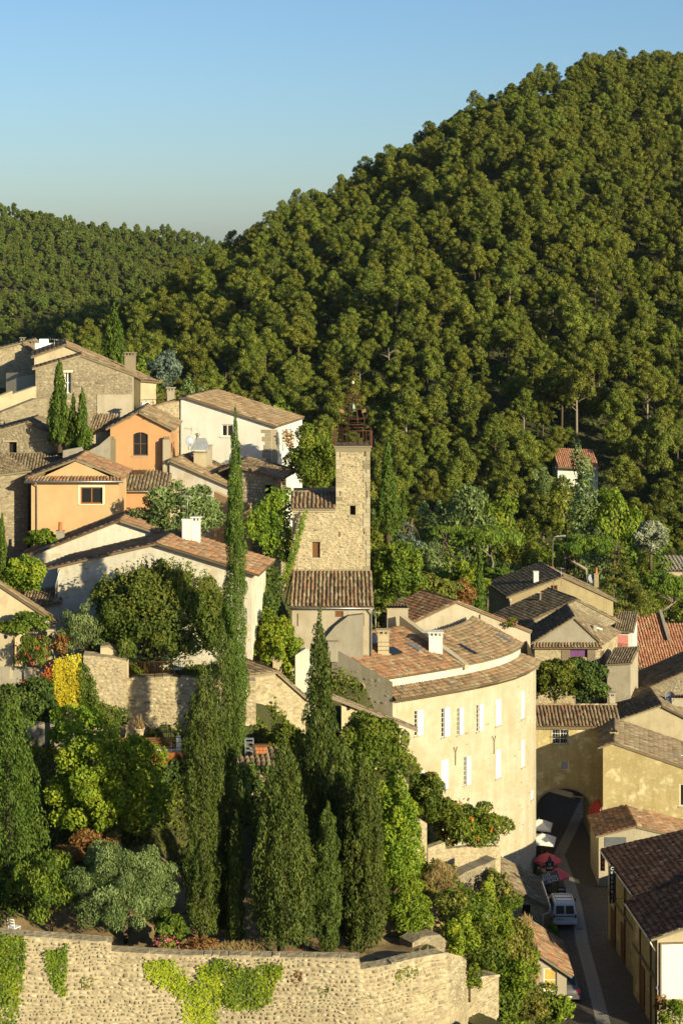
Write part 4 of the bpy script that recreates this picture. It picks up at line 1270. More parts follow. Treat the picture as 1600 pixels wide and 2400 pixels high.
# small roofs and terrace beyond its right corner
h = eave_house('outhouse', 'small tiled outbuilding with rail and air conditioner behind stone house', (330, 168), (366, 169), 4, 42, 893, 897, 0.8, M['cream_plain'], M['tile_old'], seed=33)
root, pl = h['root'], h['pl']
mb = MB(); b = pl.uz(330, 962)[1]
mb.plbox(pl, -0.9, b - 0.15, 1.5, b, 0.02, 1.3); mb.build('balcony', M['grey_render'], root)
mb = MB()
for u in (-0.85, -0.2, 0.5, 1.45): mb.tube([pl.pt(u, b, 1.25), pl.pt(u, b + 1.05, 1.25)], 0.022, 5)
mb.tube([pl.pt(-0.85, b + 1.05, 1.25), pl.pt(1.45, b + 1.05, 1.25)], 0.025, 5); mb.tube([pl.pt(-0.85, b + 0.55, 1.25), pl.pt(1.45, b + 0.55, 1.25)], 0.018, 5)
mb.build('railing', M['rust'], root)
mb = MB(); mb.plbox(pl, -0.35, b + 0.05, 0.4, b + 0.8, 0.5, 0.85); ac = mb.build('air_conditioner', M['plastic_white'], root)
mb = MB()
for i in range(7): mb.plbox(pl, -0.25, b + 0.14 + i * 0.085, 0.2, b + 0.18 + i * 0.085, 0.851, 0.866)
mb.build('grille', M['zinc'], ac)
# low walls stepping down on the left of the big stone house
def low_wall(label, A, B, tops, base, thick, seed, mat='stone_grey', bed='mortar_grey', coping=None, nsingle=0, kw=None, name='garden_wall', cat='wall'):
    """free-standing wall with a stepped or sloping top: tops = [(px, py), ...] from A to B"""
    pl = Pl(A, B)
    c = (pl.A + pl.B) / 2 - pl.n * thick / 2
    root = thing(name, label, cat, (c.x, c.y, base))
    out = [(0, base), (pl.L, base)] + [pl.uz(*t) for t in reversed(tops)]
    mb = MB(); wall_face(mb, pl, out)
    bk = pl.back(thick); mb.face([bk.pt(u, z) for u, z in out][::-1])
    for (a, b) in zip(out, out[1:] + out[:1]):
        mb.face([pl.pt(*a), bk.pt(*a), bk.pt(*b), pl.pt(*b)])
    w = mb.build('wall', M[bed] if bed in M else bed, root)
    k = dict(SK); k.update(kw or {})
    if mat: stones(root, pl, out, M[mat], (), seed=seed, par=w, nsingle=nsingle, **k)
    if coping:
        tz = [pl.uz(*t) for t in tops]
        for (a, b) in zip(tz, tz[1:]):
            if b[0] - a[0] < 0.05: continue
            n = max(1, int((b[0] - a[0]) / 0.5)); rr = random.Random(seed)
            for i in range(n):
                f0, f1 = i / n, (i + 1) / n
                ua, ub = a[0] + (b[0] - a[0]) * f0 + 0.01, a[0] + (b[0] - a[0]) * f1 - 0.01
                za, zb = a[1] + (b[1] - a[1]) * f0, a[1] + (b[1] - a[1]) * f1
                q = 0.06 + rr.random() * 0.05; hh = 0.1 + rr.random() * 0.05
                cb = MB(); cb.box6([pl.pt(ua, za + 0.002, q), pl.pt(ub, zb + 0.002, q), pl.pt(ub, zb + 0.002, -thick - 0.05), pl.pt(ua, za + 0.002, -thick - 0.05),
                                    pl.pt(ua, za + hh, q), pl.pt(ub, zb + hh, q), pl.pt(ub, zb + hh, -thick - 0.05), pl.pt(ua, za + hh, -thick - 0.05)])
                cb.build('coping_stone', M[coping], root)
    return root, pl, w
low_wall('grey block parapet wall left of the big stone house', (15, 168), (86, 166), [(15, 874), (42, 874), (42, 884), (86, 876)], 44, 0.4, 41, None, 'grey_render')
low_wall('sunlit low wall stepping down at the left photo edge', (-60, 160), (86, 164), [(-60, 948), (0, 928), (30, 916), (30, 924), (86, 905)], 42, 0.5, 42, None, 'cream_plain')
low_wall('long sloping rubble wall below the big stone house', (-60, 156), (110, 162), [(-60, 970), (0, 968), (86, 934), (110, 934)], 40, 0.6, 43)
# --- small stone barn with a square hole
h = gable_house('stone_barn', 'small rubble-stone barn with one black square window hole', (-40, 152), (182, 152), 5.5, 36, 1022, 1042, (62, 994), M['mortar_grey'], M['tile_moss'],
                holes=[(22, 1036, 40, 1061)], stone=M['stone_grey'], seed=51, stone_kw=dict(ch=0.19, ln=0.34, proud=0.04), verge=0.1)
for q in h['H']: dark_opening(h['root'], h['pl'], *q)
a, b, c, d = h['H'][0]; mb = MB(); mb.plbox(h['pl'], a - 0.5, d + 0.02, c + 0.08, d + 0.14, -0.1, 0.12); mb.build('lintel', M['stone'], h['root'])
# lean-to roof between barn and peach house
h = eave_house('lean_to', 'shadowed tiled lean-to between the stone barn and peach house', (-60, 147.5), (250, 148.5), 4.2, 34, 1112, 1100, 0.9, M['grey_render'], M['tile_moss'], seed=53, pitch=0.24)
# --- orange house
h = gable_house('orange_house', 'orange rendered house with an arched window under its gable', (259, 150), (400, 150), 6.5, 36, 1004, 1006, (326, 968), M['orange'], M['tile_old'], holes=[(312, 1013, 347, 1068)], seed=61, over=0.35, verge=0.35)
root, pl = h['root'], h['pl']
a, b, c, d = h['H'][0]
window(root, pl, a, b, c, d, 0, 0.18, M['wood'], 2, 2, 0.07, sill=M['pale_render'])
mb = MB(); n = 10; top = d + 0.02                                      # arched head: orange spandrels over the frame corners
for i in range(n):
    f0 = i / n; f1 = (i + 1) / n; k0 = 0.2 * (2 * f0 - 1) ** 2; k1 = 0.2 * (2 * f1 - 1) ** 2
    ua, ub = a + (c - a) * f0, a + (c - a) * f1
    mb.box6([pl.pt(ua, d - k0, 0.002), pl.pt(ub, d - k1, 0.002), pl.pt(ub, d - k1, -0.1), pl.pt(ua, d - k0, -0.1), pl.pt(ua, top, 0.002), pl.pt(ub, top, 0.002), pl.pt(ub, top, -0.1), pl.pt(ua, top, -0.1)])
mb.build('arch_head', M['orange'], root)
for x0, x1 in ((255, 272), (384, 400)):
    u0, zt = pl.uz(x0, 1028); u1, _ = pl.uz(x1, 1028); zb = pl.uz(x0, 1104)[1]
    mb = MB(); mb.plbox(pl, u0, zb - 1.5, u1, zt, 0.02, 0.75); pr = mb.build('buttress', M['stone_grey'], root)
    mb = MB()
    for k in range(3): mb.lathe(pl.pt(u0 + (u1 - u0) * (0.2 + 0.3 * k), zt, 0.4), [(0.11, 0), (0.11, 0.16), (0.03, 0.22)], 8)
    mb.build('cap_tiles', M['tile_old'], pr)
for k, (x, y) in enumerate(((292, 985), (306, 979), (345, 979), (360, 986))):
    u, z = pl.uz(x, y); mb = MB(); mb.plbox(pl, u - 0.06, z - 0.02, u + 0.06, z + 0.14, 0.005, 0.34); mb.build('rafter_end', M['wood'], root)
# its lower tiled wing in front
pw = eave_house('orange_wing', 'low orange wing with old tiled roof beside the peach house', (276, 146.4), (392, 146.4), 3.3, 36, 1151, 1151, 1.05, M['orange'], M['tile_moss'], seed=63, pitch=0.26)
rf = pw['roofs'][0]; c = pw['corners']
P0 = c[0].lerp(c[3], 0.72).lerp(c[1].lerp(c[2], 0.72), 0.22); P1 = c[0].lerp(c[3], 0.72).lerp(c[1].lerp(c[2], 0.72), 0.5); P2 = c[0].lerp(c[3], 0.95).lerp(c[1].lerp(c[2], 0.95), 0.5); P3 = c[0].lerp(c[3], 0.95).lerp(c[1].lerp(c[2], 0.95), 0.22)
up = Vector((0, 0, 0.14)); mb = MB(); mb.box6([P0, P1, P2, P3, P0 + up, P1 + up, P2 + up, P3 + up]); sk = mb.build('skylight', M['wood'], rf)
up2 = Vector((0, 0, 0.145)); ins = [p.lerp((P0 + P2) / 2, 0.14) for p in (P0, P1, P2, P3)]
mb = MB(); mb.box6([p + up2 for p in ins] + [p + up2 + Vector((0, 0, 0.015)) for p in ins]); mb.build('pane', M['glass'], sk)
pipe(pw['root'], [pw['pl'].pt(-0.1, pw['zL'] + 0.02, 0.42), pw['pl'].pt(pw['pl'].L, pw['zR'] + 0.02, 0.42)], 0.06, M['zinc'], 'gutter')
# cream annexe left of the orange gable, with a swept wall
h = eave_house('cream_annexe', 'small cream annexe with tiled eave left of the orange gable', (212, 151.5), (262, 151.5), 3.5, 38, 1010, 1010, 0.9, M['cream_plain'], M['tile_old'], seed=65)
low_wall('grey swept wall with tiled edge rising to the orange house', (148, 148.2), (258, 148.2), [(148, 1056), (190, 1048), (198, 1062), (232, 1044), (258, 1022)], 36, 0.5, 66, None, 'grey_render')
# --- peach house with a tiled pediment
pl = Pl((74, 141), (279, 141)); base = 34.0
root = house_root('peach_house', 'peach rendered house with tiled pediment and brown wooden window', pl, base, 'house', 6)
ze = ZP(1128, 141); D = 5.0
hole = (*pl.uz(189, 1181), *pl.uz(241, 1142))
mb = MB(); out = [(0, base), (pl.L, base), (pl.L, ze), (0, ze)]
wall_face(mb, pl, out, [hole]); lf = pl.left(D); rt = pl.right(D)
doors = [(0.5, base + 0.2, 1.7, base + 3.2), (2.2, base + 0.2, 3.4, base + 3.2)]
wall_face(mb, lf, [(0, base), (D, base), (D, ze), (0, ze)], doors); wall_face(mb, rt, [(0, base), (D, base), (D, ze), (0, ze)])
bk = pl.back(D); mb.face([bk.pt(pl.L, base), bk.pt(0, base), bk.pt(0, ze), bk.pt(pl.L, ze)])
mb.build('wall', M['peach'], root)
for q in doors: board_door(root, lf, *q, 0, 0.15, M['wood'], 5, 'door')
window(root, pl, *hole, 0, 0.2, M['wood_red'], 2, 1, 0.09, sill=M['paint_cream'])
a, b, c, d = hole
mb = MB()
for q in ((a - 0.17, b - 0.02, a - 0.002, d + 0.17), (c + 0.002, b - 0.02, c + 0.17, d + 0.17), (a, d + 0.002, c, d + 0.17)): mb.plbox(pl, *q, -0.02, 0.02)
mb.build('window_surround', M['paint_cream'], root)
# pediment wall set back, skirt of tiles in front of it, two slopes behind
ua, za = pl.uz(178, 1082)
sk = roof(root, (pl.pt(-0.45, ze + 0.02, 0.5), pl.pt(pl.L + 0.4, ze + 0.02, 0.5), pl.pt(pl.L + 0.2, ze + 0.3, -0.35), pl.pt(-0.25, ze + 0.3, -0.35)), M['tile_red'], 0.1, 0.25, 0.4, 71, name='skirt_roof')
genoise(root, pl, 0, pl.L, ze + 0.02, 1, M['tile_old'])
mb = MB(); mb.face([pl.pt(0.6, ze + 0.2, -0.3), pl.pt(pl.L - 0.5, ze + 0.2, -0.3), pl.pt(ua, za, -0.3)]); mb.build('pediment', M['peach'], root)
zl = ze + 0.28
r1 = roof(root, (pl.pt(-0.5, zl - 0.05, -0.12), pl.pt(-0.5, zl - 0.05, -D - 0.3), pl.pt(ua, za + 0.22, -D - 0.3), pl.pt(ua, za + 0.22, -0.12)), M['tile_red'], 0.14, 0.25, 0.4, 72)
r2 = roof(root, (pl.pt(pl.L + 0.4, zl - 0.05, -0.12), pl.pt(pl.L + 0.4, zl - 0.05, -D - 0.3), pl.pt(ua, za + 0.22, -D - 0.3), pl.pt(ua, za + 0.22, -0.12)), M['tile_red'], 0.14, 0.25, 0.4, 73)
ridge_tiles(r1, pl.pt(ua, za + 0.25, -0.12), pl.pt(ua, za + 0.25, -D), M['tile_red'])
mb = MB(); mb.plbox(pl, 0.0, ze + 0.2, pl.L, ze + 0.26, -D, -0.4); mb.build('wall_head', M['peach'], root)
pipe(root, [pl.pt(-0.45, ze + 0.04, 0.56), pl.pt(pl.L + 0.4, ze + 0.04, 0.56)], 0.06, M['zinc'], 'gutter')
pipe(root, [pl.pt(0.4, ze, 0.5), pl.pt(0.42, ze - 0.4, 0.08), pl.pt(0.42, base, 0.08)], 0.05, M['zinc'])
# dark left side roof of the neighbouring house
h = eave_house('shadowed_house', 'dark stone house in shadow left of the peach house', (-70, 140.5), (66, 143.5), 5, 30, 1122, 1105, 1.0, M['mortar_grey'], M['tile_moss'], stone=M['stone_grey'], seed=75, stone_kw=SK)
# --- white house
h = gable_house('white_house', 'white rendered house with long tiled roof and one small window', (424, 158), (650, 156), 8, 34, 936, 1002, (440, 934), M['white'], M['tile_old'], holes=[(519, 995, 546, 1023)], seed=81, over=0.1, verge=0.3)
root, pl = h['root'], h['pl']
window(root, pl, *h['H'][0], 0, 0.15, M['paint_white'], 2, 1, 0.09, sill=M['white'])
# quoins
rr = random.Random(3); z = 35.0; zt = pl.uz(632, 1006)[1]; k = 0
while z < zt - 0.3:
    hh = rr.uniform(0.25, 0.42); u1 = pl.u(636); l = rr.choice((0.45, 0.75)) * rr.uniform(0.85, 1.15)
    mb = MB(); mb.plbox(pl, u1 - l, z, u1, z + hh - 0.03, -0.05, 0.03); mb.build('quoin', M['stone'], root); z += hh; k += 1
mb = MB(); mb.plbox(pl, pl.u(638), 34, pl.L + 0.02, zt - 0.02, -0.05, 0.022); mb.build('corner_render', M['cream_plain'], root)
chimney(h['roofs'][0], XY(401, 160), 45, ZP(917, 160), 0.6, 0.55, M['pale_render'], 'slab')
# stone link wall left of it
low_wall('pale rubble wall joining the orange and white houses', (334, 157.6), (426, 158.2), [(334, 962), (380, 948), (426, 938)], 38, 0.6, 83, 'stone', 'mortar', 'tile_old')
# --- long low house in front of the white one
pl = Pl((398, 150.5), (560, 147.5)); base = 34
h = gable_house('long_low_house', 'long low house with old tiles below the white house', (398, 149), (560, 147.5), 5, 33, 1084, 1150, (402, 1082), M['whitewash'], M['tile_old'], seed=85, over=0.1, verge=0.3)
roofs = h['roofs']
chimney(roofs[1], XY(470, 150.5), 39.5, ZP(1062, 150.5), 1.0, 0.9, M['cream_plain'], 'none')
mb = MB(); p = W(470, 1050, 150.5)
mb.box6([p + Vector(v) for v in ((-0.75, -0.5, -0.1), (0.75, -0.5, -0.1), (0.75, 0.5, -0.1), (-0.75, 0.5, -0.1), (-0.4, -0.3, 0.75), (0.4, -0.3, 0.75), (0.4, 0.3, 0.75), (-0.4, 0.3, 0.75))])
mb.build('chimney_hood', M['zinc'], roofs[1])
mb = MB(); mb.lathe(W(463, 1028, 150.5), [(0.1, 0), (0.1, 0.3), (0.22, 0.32), (0.22, 0.38), (0.02, 0.45)], 10); mb.build('flue', M['zinc'], roofs[1])
chimney(roofs[1], XY(490, 151.5), 39.2, ZP(1045, 151.5), 0.5, 0.5, M['pale_render'], 'none')
dish(roofs[1], W(444, 1034, 149.5), 0.42, (0.5, -0.8, 0.25)); antenna(roofs[1], W(449, 1060, 150), 2.0)
h = gable_house('stone_cottage', 'stone cottage with small square window behind the tallest cypress', (540, 148), (640, 147.4), 5, 30, 1096, 1118, (545, 1094), M['mortar_grey'], M['tile_old'], holes=[(621, 1137, 637, 1160)], stone=M['stone'], seed=87, over=0.9, verge=0.35, stone_kw=SK, side_stone=True)
dark_opening(h['root'], h['pl'], *h['H'][0]); 
low_wall('peach coloured wall end under the stone cottage', (502, 146), (582, 144), [(502, 1152), (545, 1172), (582, 1180)], 31, 0.4, 88, None, 'peach')
# --- long whitewashed house with two stepped gables
hb = gable_house('whitewashed_house', 'rear whitewashed gable of the long house with clay chimney pot', (66, 136), (420, 136), 3.2, 29, 1306, 1268, (282, 1222), M['whitewash'], M['tile_red'], seed=91, verge=0.45, over=0.7, pitch=0.27, rlen=0.42)
chimney(hb['roofs'][0], XY(142, 137.5), 37.0, ZP(1246, 137.5), 0.55, 0.5, M['grey_render'], 'pot')
hf = gable_house('whitewashed_house', 'front whitewashed gable behind the mulberry tree with white chimney', (136, 131), (590, 129), 5.2, 28, 1330, 1344, (370, 1276), M['whitewash'], M['tile_red'], seed=93, verge=0.45, over=0.6, pitch=0.27, rlen=0.42, stone=M['stone'], stone_kw=dict(ch=0.2, ln=0.4, proud=0.012, keep=0.12))
chimney(hf['roofs'][1], XY(438, 133), 36.2, ZP(1218, 133), 0.62, 0.55, M['white'], 'none')
chimney(hf['roofs'][1], XY(460, 133.3), 36.2, ZP(1222, 133.3), 0.6, 0.5, M['white'], 'slab')
antenna(hf['roofs'][1], W(440, 1216, 133), 1.7)
root, pl = hf['root'], hf['pl']
pipe(root, [pl.pt(0.2, hf['zL'] - 0.1, 0.25), pl.pt(-0.1, hf['zL'] - 1.2, 0.12), pl.pt(-0.1, 29, 0.12)], 0.05, M['zinc'])
# porch roof at its left foot
eave_house('porch', 'low tiled porch roof at the left foot of the whitewashed house', (50, 130.5), (140, 130.5), 2.6, 29, 1432, 1414, 0.7, M['whitewash'], M['tile_old'], seed=95)
# --- walls, gate pillars and terraces below
h = gable_house('garden_house', 'small cream garden house with sloping tiled edge at left edge', (-120, 124), (130, 126), 2.2, 28, 1345, 1462, (-60, 1335), M['cream_plain'], M['tile_old'], seed=97, over=0.1, verge=0.15)
def pillar(label, px, pyb, pyt, Y, wpx, seed):
    b = W(px, pyb, Y); zt = ZP(pyt, Y); w = wpx / F * Y / 2
    root = thing('gate_pillar', label, 'pillar', b)
    mb = MB(); mb.box(b + Vector((-w, -w, -0.6)), Vector((b.x + w, b.y + w, zt))); mb.build('shaft', M['cream_plain'], root)
    mb = MB(); mb.box((b.x - w - 0.08, b.y - w - 0.08, zt + 0.002), (b.x + w + 0.08, b.y + w + 0.08, zt + 0.12)); mb.build('cap', M['stone'], root)
    mb = MB(); mb.lathe((b.x, b.y - w - 0.03, zt - 0.5), [(0.02, 0), (0.09, 0.05), (0.1, 0.2), (0.13, 0.24), (0.02, 0.33)], 8); mb.build('lamp', M['iron'], root)
pillar('cream gate pillar with lantern at the left photo edge', 18, 1566, 1476, 122.4, 30, 1)
pillar('cream gate pillar with lantern right of the red oleander', 121, 1556, 1478, 123.4, 16, 2)
low_wall('low grey wall carrying red and orange creeper', (-60, 121.8), (122, 122.2), [(-60, 1560), (0, 1562), (122, 1572)], 27, 0.5, 98, None, 'grey_render')
low_wall('stout rubble pier beside the yellow creeper', (196, 121), (296, 121.2), [(196, 1536), (250, 1540), (296, 1548)], 27, 1.4, 99, 'stone', 'mortar', None, 0, dict(ch=0.2, ln=0.34, proud=0.035))
p = Pl((236, 121.1), (302, 121.3))
low_wall('small tiled wall top above the rubble pier', (236, 121.9), (302, 122.1), [(236, 1518), (256, 1516), (302, 1544)], 31, 0.9, 100, None, 'cream_plain', 'tile_old')
rw, rwp, _ = low_wall('rubble retaining wall in front of the mulberry tree', (290, 122), (600, 123), [(290, 1594), (400, 1590), (470, 1594), (600, 1600)], 26, 1.0, 101, 'stone_rampart', 'mortar', 'stone', 0, dict(ch=0.19, ln=0.36, proud=0.04))
# railing on the retaining wall
rt_ = thing('terrace_railing', 'thin rusty railing along the top of the retaining wall', 'railing', rwp.pt(rwp.u(370), rwp.uz(370, 1590)[1]))
mb = MB(); z0 = rwp.uz(370, 1591)[1] + 0.1
for x in (300, 340, 382, 420, 452): mb.tube([rwp.pt(rwp.u(x), z0, -0.3), rwp.pt(rwp.u(x), z0 + 0.95, -0.3)], 0.022, 5)
for q in (0.95, 0.08): mb.tube([rwp.pt(rwp.u(298), z0 + q, -0.3), rwp.pt(rwp.u(454), z0 + q, -0.3)], 0.022, 5)
mb.build('rails', M['rust'], rt_)
mb = MB()
for i in range(34):
    u = rwp.u(300) + (rwp.u(452) - rwp.u(300)) * i / 33; mb.tube([rwp.pt(u, z0 + 0.08, -0.3), rwp.pt(u, z0 + 0.95, -0.3)], 0.009, 4, False)
mb.build('bars', M['rust'], rt_)
# ================================================================== bell tower house
pl = Pl((685, 140), (870, 140)); base = 29.0
root = house_root('tower_house', 'stone house with square bell tower and iron campanile', pl, base, 'tower', 5)
T0, T1 = pl.u(787), pl.u(867); zt = ZP(1048, 140); TD = T1 - T0 + 0.1
zh = ZP(1190, 140)
win = (*pl.uz(820, 1207), *pl.uz(833, 1185)); door = (*pl.uz(732, 1307), *pl.uz(750, 1270))
out = [(0, base), (T1, base), (T1, zt), (T0, zt), (T0, zh), (0, zh)]
mb = MB(); wall_face(mb, pl, out, [win, door], 0.35)
mb.face([pl.pt(T0, zh, 0), pl.pt(T0, zt, 0), pl.pt(T0, zt, -TD), pl.pt(T0, zh, -TD)])
mb.face([pl.pt(T1, base, 0), pl.pt(T1, base, -TD), pl.pt(T1, zt, -TD), pl.pt(T1, zt, 0)])
mb.face([pl.pt(T0, base, -TD), pl.pt(T0, zt, -TD), pl.pt(T1, zt, -TD), pl.pt(T1, base, -TD)])
mb.face([pl.pt(T0, zt, 0), pl.pt(T1, zt, 0), pl.pt(T1, zt, -TD), pl.pt(T0, zt, -TD)])
D = 4.0
mb.face([pl.pt(0, base, 0), pl.pt(0, zh, 0), pl.pt(0, zh + 1.0, -D), pl.pt(0, base, -D)])
mb.face([pl.pt(0, base, -D), pl.pt(0, zh + 1.0, -D), pl.pt(T0, zh + 1.0, -D), pl.pt(T0, base, -D)])
w = mb.build('wall', M['mortar_tower'], root)
stones(root, pl, out, M['stone_tower'], [win, door], ch=0.15, ln=0.33, proud=0.035, seed=7, par=w, nsingle=0, keep=0.9, jitter=0.3)
# dressed corner stones of the tower
rr = random.Random(8); z = ZP(1335, 140)
while z < zt - 0.3:
    hh = rr.uniform(0.26, 0.4)
    for (a, s) in ((T1, -1), (T0, 1)):
        if s == 1 and z < zh: continue
        l = rr.choice((0.28, 0.5)); mb = MB(); mb.plbox(pl, min(a, a + s * l), z, max(a, a + s * l), z + hh - 0.025, -0.1, 0.05); mb.build('quoin', M['stone_tower'], root)
    z += hh
dark_opening(root, pl, *win, 0, 0.4)
board_door(root, pl, *door, 0, 0.2, M['wood'], 4)
for (a, b, c, d) in (win, door):
    mb = MB(); mb.plbox(pl, a - 0.15, d + 0.005, c + 0.15, d + 0.16, -0.1, 0.05); mb.build('lintel', M['stone_tower'], root)
    mb = MB(); mb.plbox(pl, a - 0.12, b - 0.14, c + 0.12, b - 0.005, -0.1, 0.08); mb.build('sill', M['stone_tower'], root)
for (x, y0, y1) in ((797, 1060, 1072), (855, 1057, 1070), (797, 1150, 1162), (860, 1150, 1168), (796, 1246, 1258), (854, 1238, 1252)):   # iron wall anchors
    u, z1 = pl.uz(x, y0); z2 = pl.uz(x, y1)[1]; mb = MB(); mb.plbox(pl, u - 0.025, z2, u + 0.025, z1, 0.0, 0.06); mb.build('wall_anchor', M['rust'], root)
mb = MB(); mb.plbox(pl, T0 - 0.06, zt - 0.36, T1 + 0.06, zt - 0.02, -TD - 0.06, 0.06); mb.plbox(pl, T0 - 0.14, zt - 0.019, T1 + 0.14, zt + 0.1, -TD - 0.14, 0.14); mb.build('cornice', M['stone_tower'], root)
s1 = roof(root, (pl.pt(-0.15, zh - 0.05, 0.28), pl.pt(T0 - 0.01, zh - 0.05, 0.28), pl.pt(T0 - 0.01, zh + 0.85, -2.2), pl.pt(-0.15, zh + 0.85, -2.2)), M['tile_old'], 0.12, 0.29, 0.4, 12, True)
ridge_tiles(s1, pl.pt(-0.15, zh + 0.9, -2.25), pl.pt(T0, zh + 0.9, -2.25), M['tile_old'])
mb = MB(); mb.plbox(pl, 0.0, zh - 0.3, T0, zh - 0.12, 0.0, 0.14); mb.build('cornice', M['stone_tower'], root)
# string course and lower house with its own roof
ys = 1337; zs = ZP(ys, 140)
mb = MB(); mb.plbox(pl, 0.1, zs - 0.02, T1, zs + 0.1, 0.0, 0.12); mb.build('string_course', M['stone_tower'], root)
pf = Pl((681, 136.2), (873, 136.2)); ze = ZP(1424, 136.2)
hw = (*pf.uz(785, 1446), *pf.uz(804, 1432))
mb = MB(); wall_face(mb, pf, [(0.1, base - 2), (pf.L - 0.1, base - 2), (pf.L - 0.1, ze + 0.02), (0.1, ze + 0.02)], [hw], 0.3)
D2 = (pl.A.y - pf.A.y)
mb.face([pf.pt(0.1, base - 2), pf.pt(0.1, ze), pf.pt(0.1, zs - 0.2, -D2 - 0.05), pf.pt(0.1, base - 2, -D2 - 0.05)]); mb.face([pf.pt(pf.L - 0.1, base - 2), pf.pt(pf.L - 0.1, base - 2, -D2 - 0.05), pf.pt(pf.L - 0.1, zs - 0.2, -D2 - 0.05), pf.pt(pf.L - 0.1, ze)])
mb.build('lower_wall', M['pale_render'], root)
board_door(root, pf, *hw, 0, 0.1, M['wood'], 3)
roof(root, (pf.pt(-0.1, ze + 0.1, 0.35), pf.pt(pf.L + 0.08, ze + 0.1, 0.35), pf.pt(pf.L, zs - 0.06, -D2 + 0.04), pf.pt(0, zs - 0.06, -D2 + 0.04)), M['tile_old'], 0.12, 0.285, 0.42, 13, True)
pipe(root, [pf.pt(-0.1, ze + 0.02, 0.42), pf.pt(pf.L + 0.1, ze + 0.02, 0.42)], 0.06, M['zinc'], 'gutter')
pipe(root, [pf.pt(pf.L - 0.1, ze, 0.4), pf.pt(pf.L - 0.1, ze - 0.5, 0.1), pf.pt(pf.L - 0.1, base - 2, 0.1)], 0.05, M['zinc'])
for x in (698, 852):
    u, z1 = pf.uz(x, 1438); mb = MB(); mb.plbox(pf, u - 0.02, z1 - 0.9, u + 0.02, z1, 0.0, 0.05); mb.build('wall_anchor', M['rust'], root)
# wrought-iron campanile
cx, cy = pl.pt((T0 + T1) / 2, 0, -TD / 2).x, pl.pt(0, 0, -TD / 2).y
zb = zt + 0.1; U = lambda py: ZP(py, cy)
camp = thing('campanile', 'rusty wrought-iron bell cage crowned with an openwork onion on tower', 'belfry', (cx, cy, zb))
hw_ = (T1 - T0) / 2 + 0.1
mb = MB()
zr = zb + 1.12
for sx in (-1, 1):
    for sy in (-1, 1): mb.obox((cx + sx * hw_, cy + sy * hw_, (zb + zr) / 2), (0.05, 0, 0), (0, 0.05, 0), (0, 0, (zr - zb) / 2))
for sx in (-1, 1):
    for q in (zb + 0.06, zr):
        mb.tube([(cx + sx * hw_, cy - hw_, q), (cx + sx * hw_, cy + hw_, q)], 0.03, 5); mb.tube([(cx - hw_, cy + sx * hw_, q), (cx + hw_, cy + sx * hw_, q)], 0.03, 5)
mb.build('railing', M['rust'], camp)
for sx in (-1, 1):
    for k in range(11):
        t = -hw_ + 2 * hw_ * (k + 0.5) / 11
        b1 = MB(); b1.tube([(cx + t, cy + sx * hw_, zb + 0.06), (cx + t, cy + sx * hw_, zr)], 0.017, 5); b1.build('baluster', M['rust'], camp)
        b1 = MB(); b1.tube([(cx + sx * hw_, cy + t, zb + 0.06), (cx + sx * hw_, cy + t, zr)], 0.017, 5); b1.build('baluster', M['rust'], camp)
for sx in (-1, 1):
    b1 = MB(); b1.obox((cx + sx * (hw_ - 0.02), cy - hw_, (zb + zr) / 2 + 0.02), (0.1, 0, 0), (0, 0.03, 0), (0, 0, (zr - zb) / 2)); b1.build('corner_plate', M['rust'], camp)
zc = U(980); ztop = U(934)
b1 = MB()
ri = 0.94; rt2 = 0.42
for k in range(8):
    th = math.pi / 8 + k * math.pi / 4; c_, s_ = math.cos(th), math.sin(th)
    b1.tube([(cx + c_ * ri, cy + s_ * ri, zb), (cx + c_ * ri, cy + s_ * ri, zc), (cx + c_ * ri * 0.68, cy + s_ * ri * 0.68, zc + (ztop - zc) * 0.48), (cx + c_ * rt2, cy + s_ * rt2, ztop)], 0.04, 5)
b1.build('posts', M['rust'], camp)
b1 = MB()
for (z, r) in ((zc, ri), (zc - 0.42, ri), (ztop, rt2), (ztop + 0.2, rt2 * 1.25), (zc + (ztop - zc) * 0.48, ri * 0.68)):
    ring = [(cx + math.cos(math.pi / 8 + k * math.pi / 4) * r, cy + math.sin(math.pi / 8 + k * math.pi / 4) * r, z) for k in range(9)]
    b1.tube(ring, 0.032, 5)
b1.build('rings', M['rust'], camp)
b1 = MB()
zo = ztop + 0.2; zoT = U(900)
for k in range(10):
    th = k * math.pi / 5; c_, s_ = math.cos(th), math.sin(th)
    b1.tube([(cx + c_ * r, cy + s_ * r, zo + (zoT - zo) * t) for t, r in ((0, .5), (0.2, .57), (0.42, .44), (0.62, .23), (0.8, .1), (1, .05))], 0.016, 4)
b1.build('onion_dome', M['rust'], camp)
b1 = MB()                                                     # scrolls round the foot of the dome
for k in range(12):
    th = k * math.pi / 6; c_, s_ = math.cos(th), math.sin(th); o_ = Vector((cx + c_ * 0.55, cy + s_ * 0.55, ztop + 0.1))
    b1.tube([o_ + Vector((c_ * 0.1 * math.cos(a), s_ * 0.1 * math.cos(a), 0.1 * math.sin(a))) for a in np.linspace(0, 5, 8)], 0.016, 4)
b1.build('scrolls', M['rust'], camp)
b1 = MB(); b1.lathe((cx, cy, zoT - 0.02), [(0.02, 0), (0.1, 0.08), (0.11, 0.14), (0.06, 0.22), (0.02, 0.26)], 10); b1.build('finial_ball', M['paint_cream'], camp)
b1 = MB(); b1.tube([(cx, cy, zoT + 0.2), (cx, cy, U(862))], 0.022, 5); b1.lathe((cx, cy, U(882)), [(0.01, 0), (0.08, 0.06), (0.01, 0.14)], 8); b1.lathe((cx, cy, U(876)), [(0.01, 0), (0.06, 0.05), (0.01, 0.1)], 8); b1.build('spire', M['rust'], camp)
bell = thing('bell', 'green bronze bell hanging inside the iron campanile', 'bell', (cx, cy, U(963)))
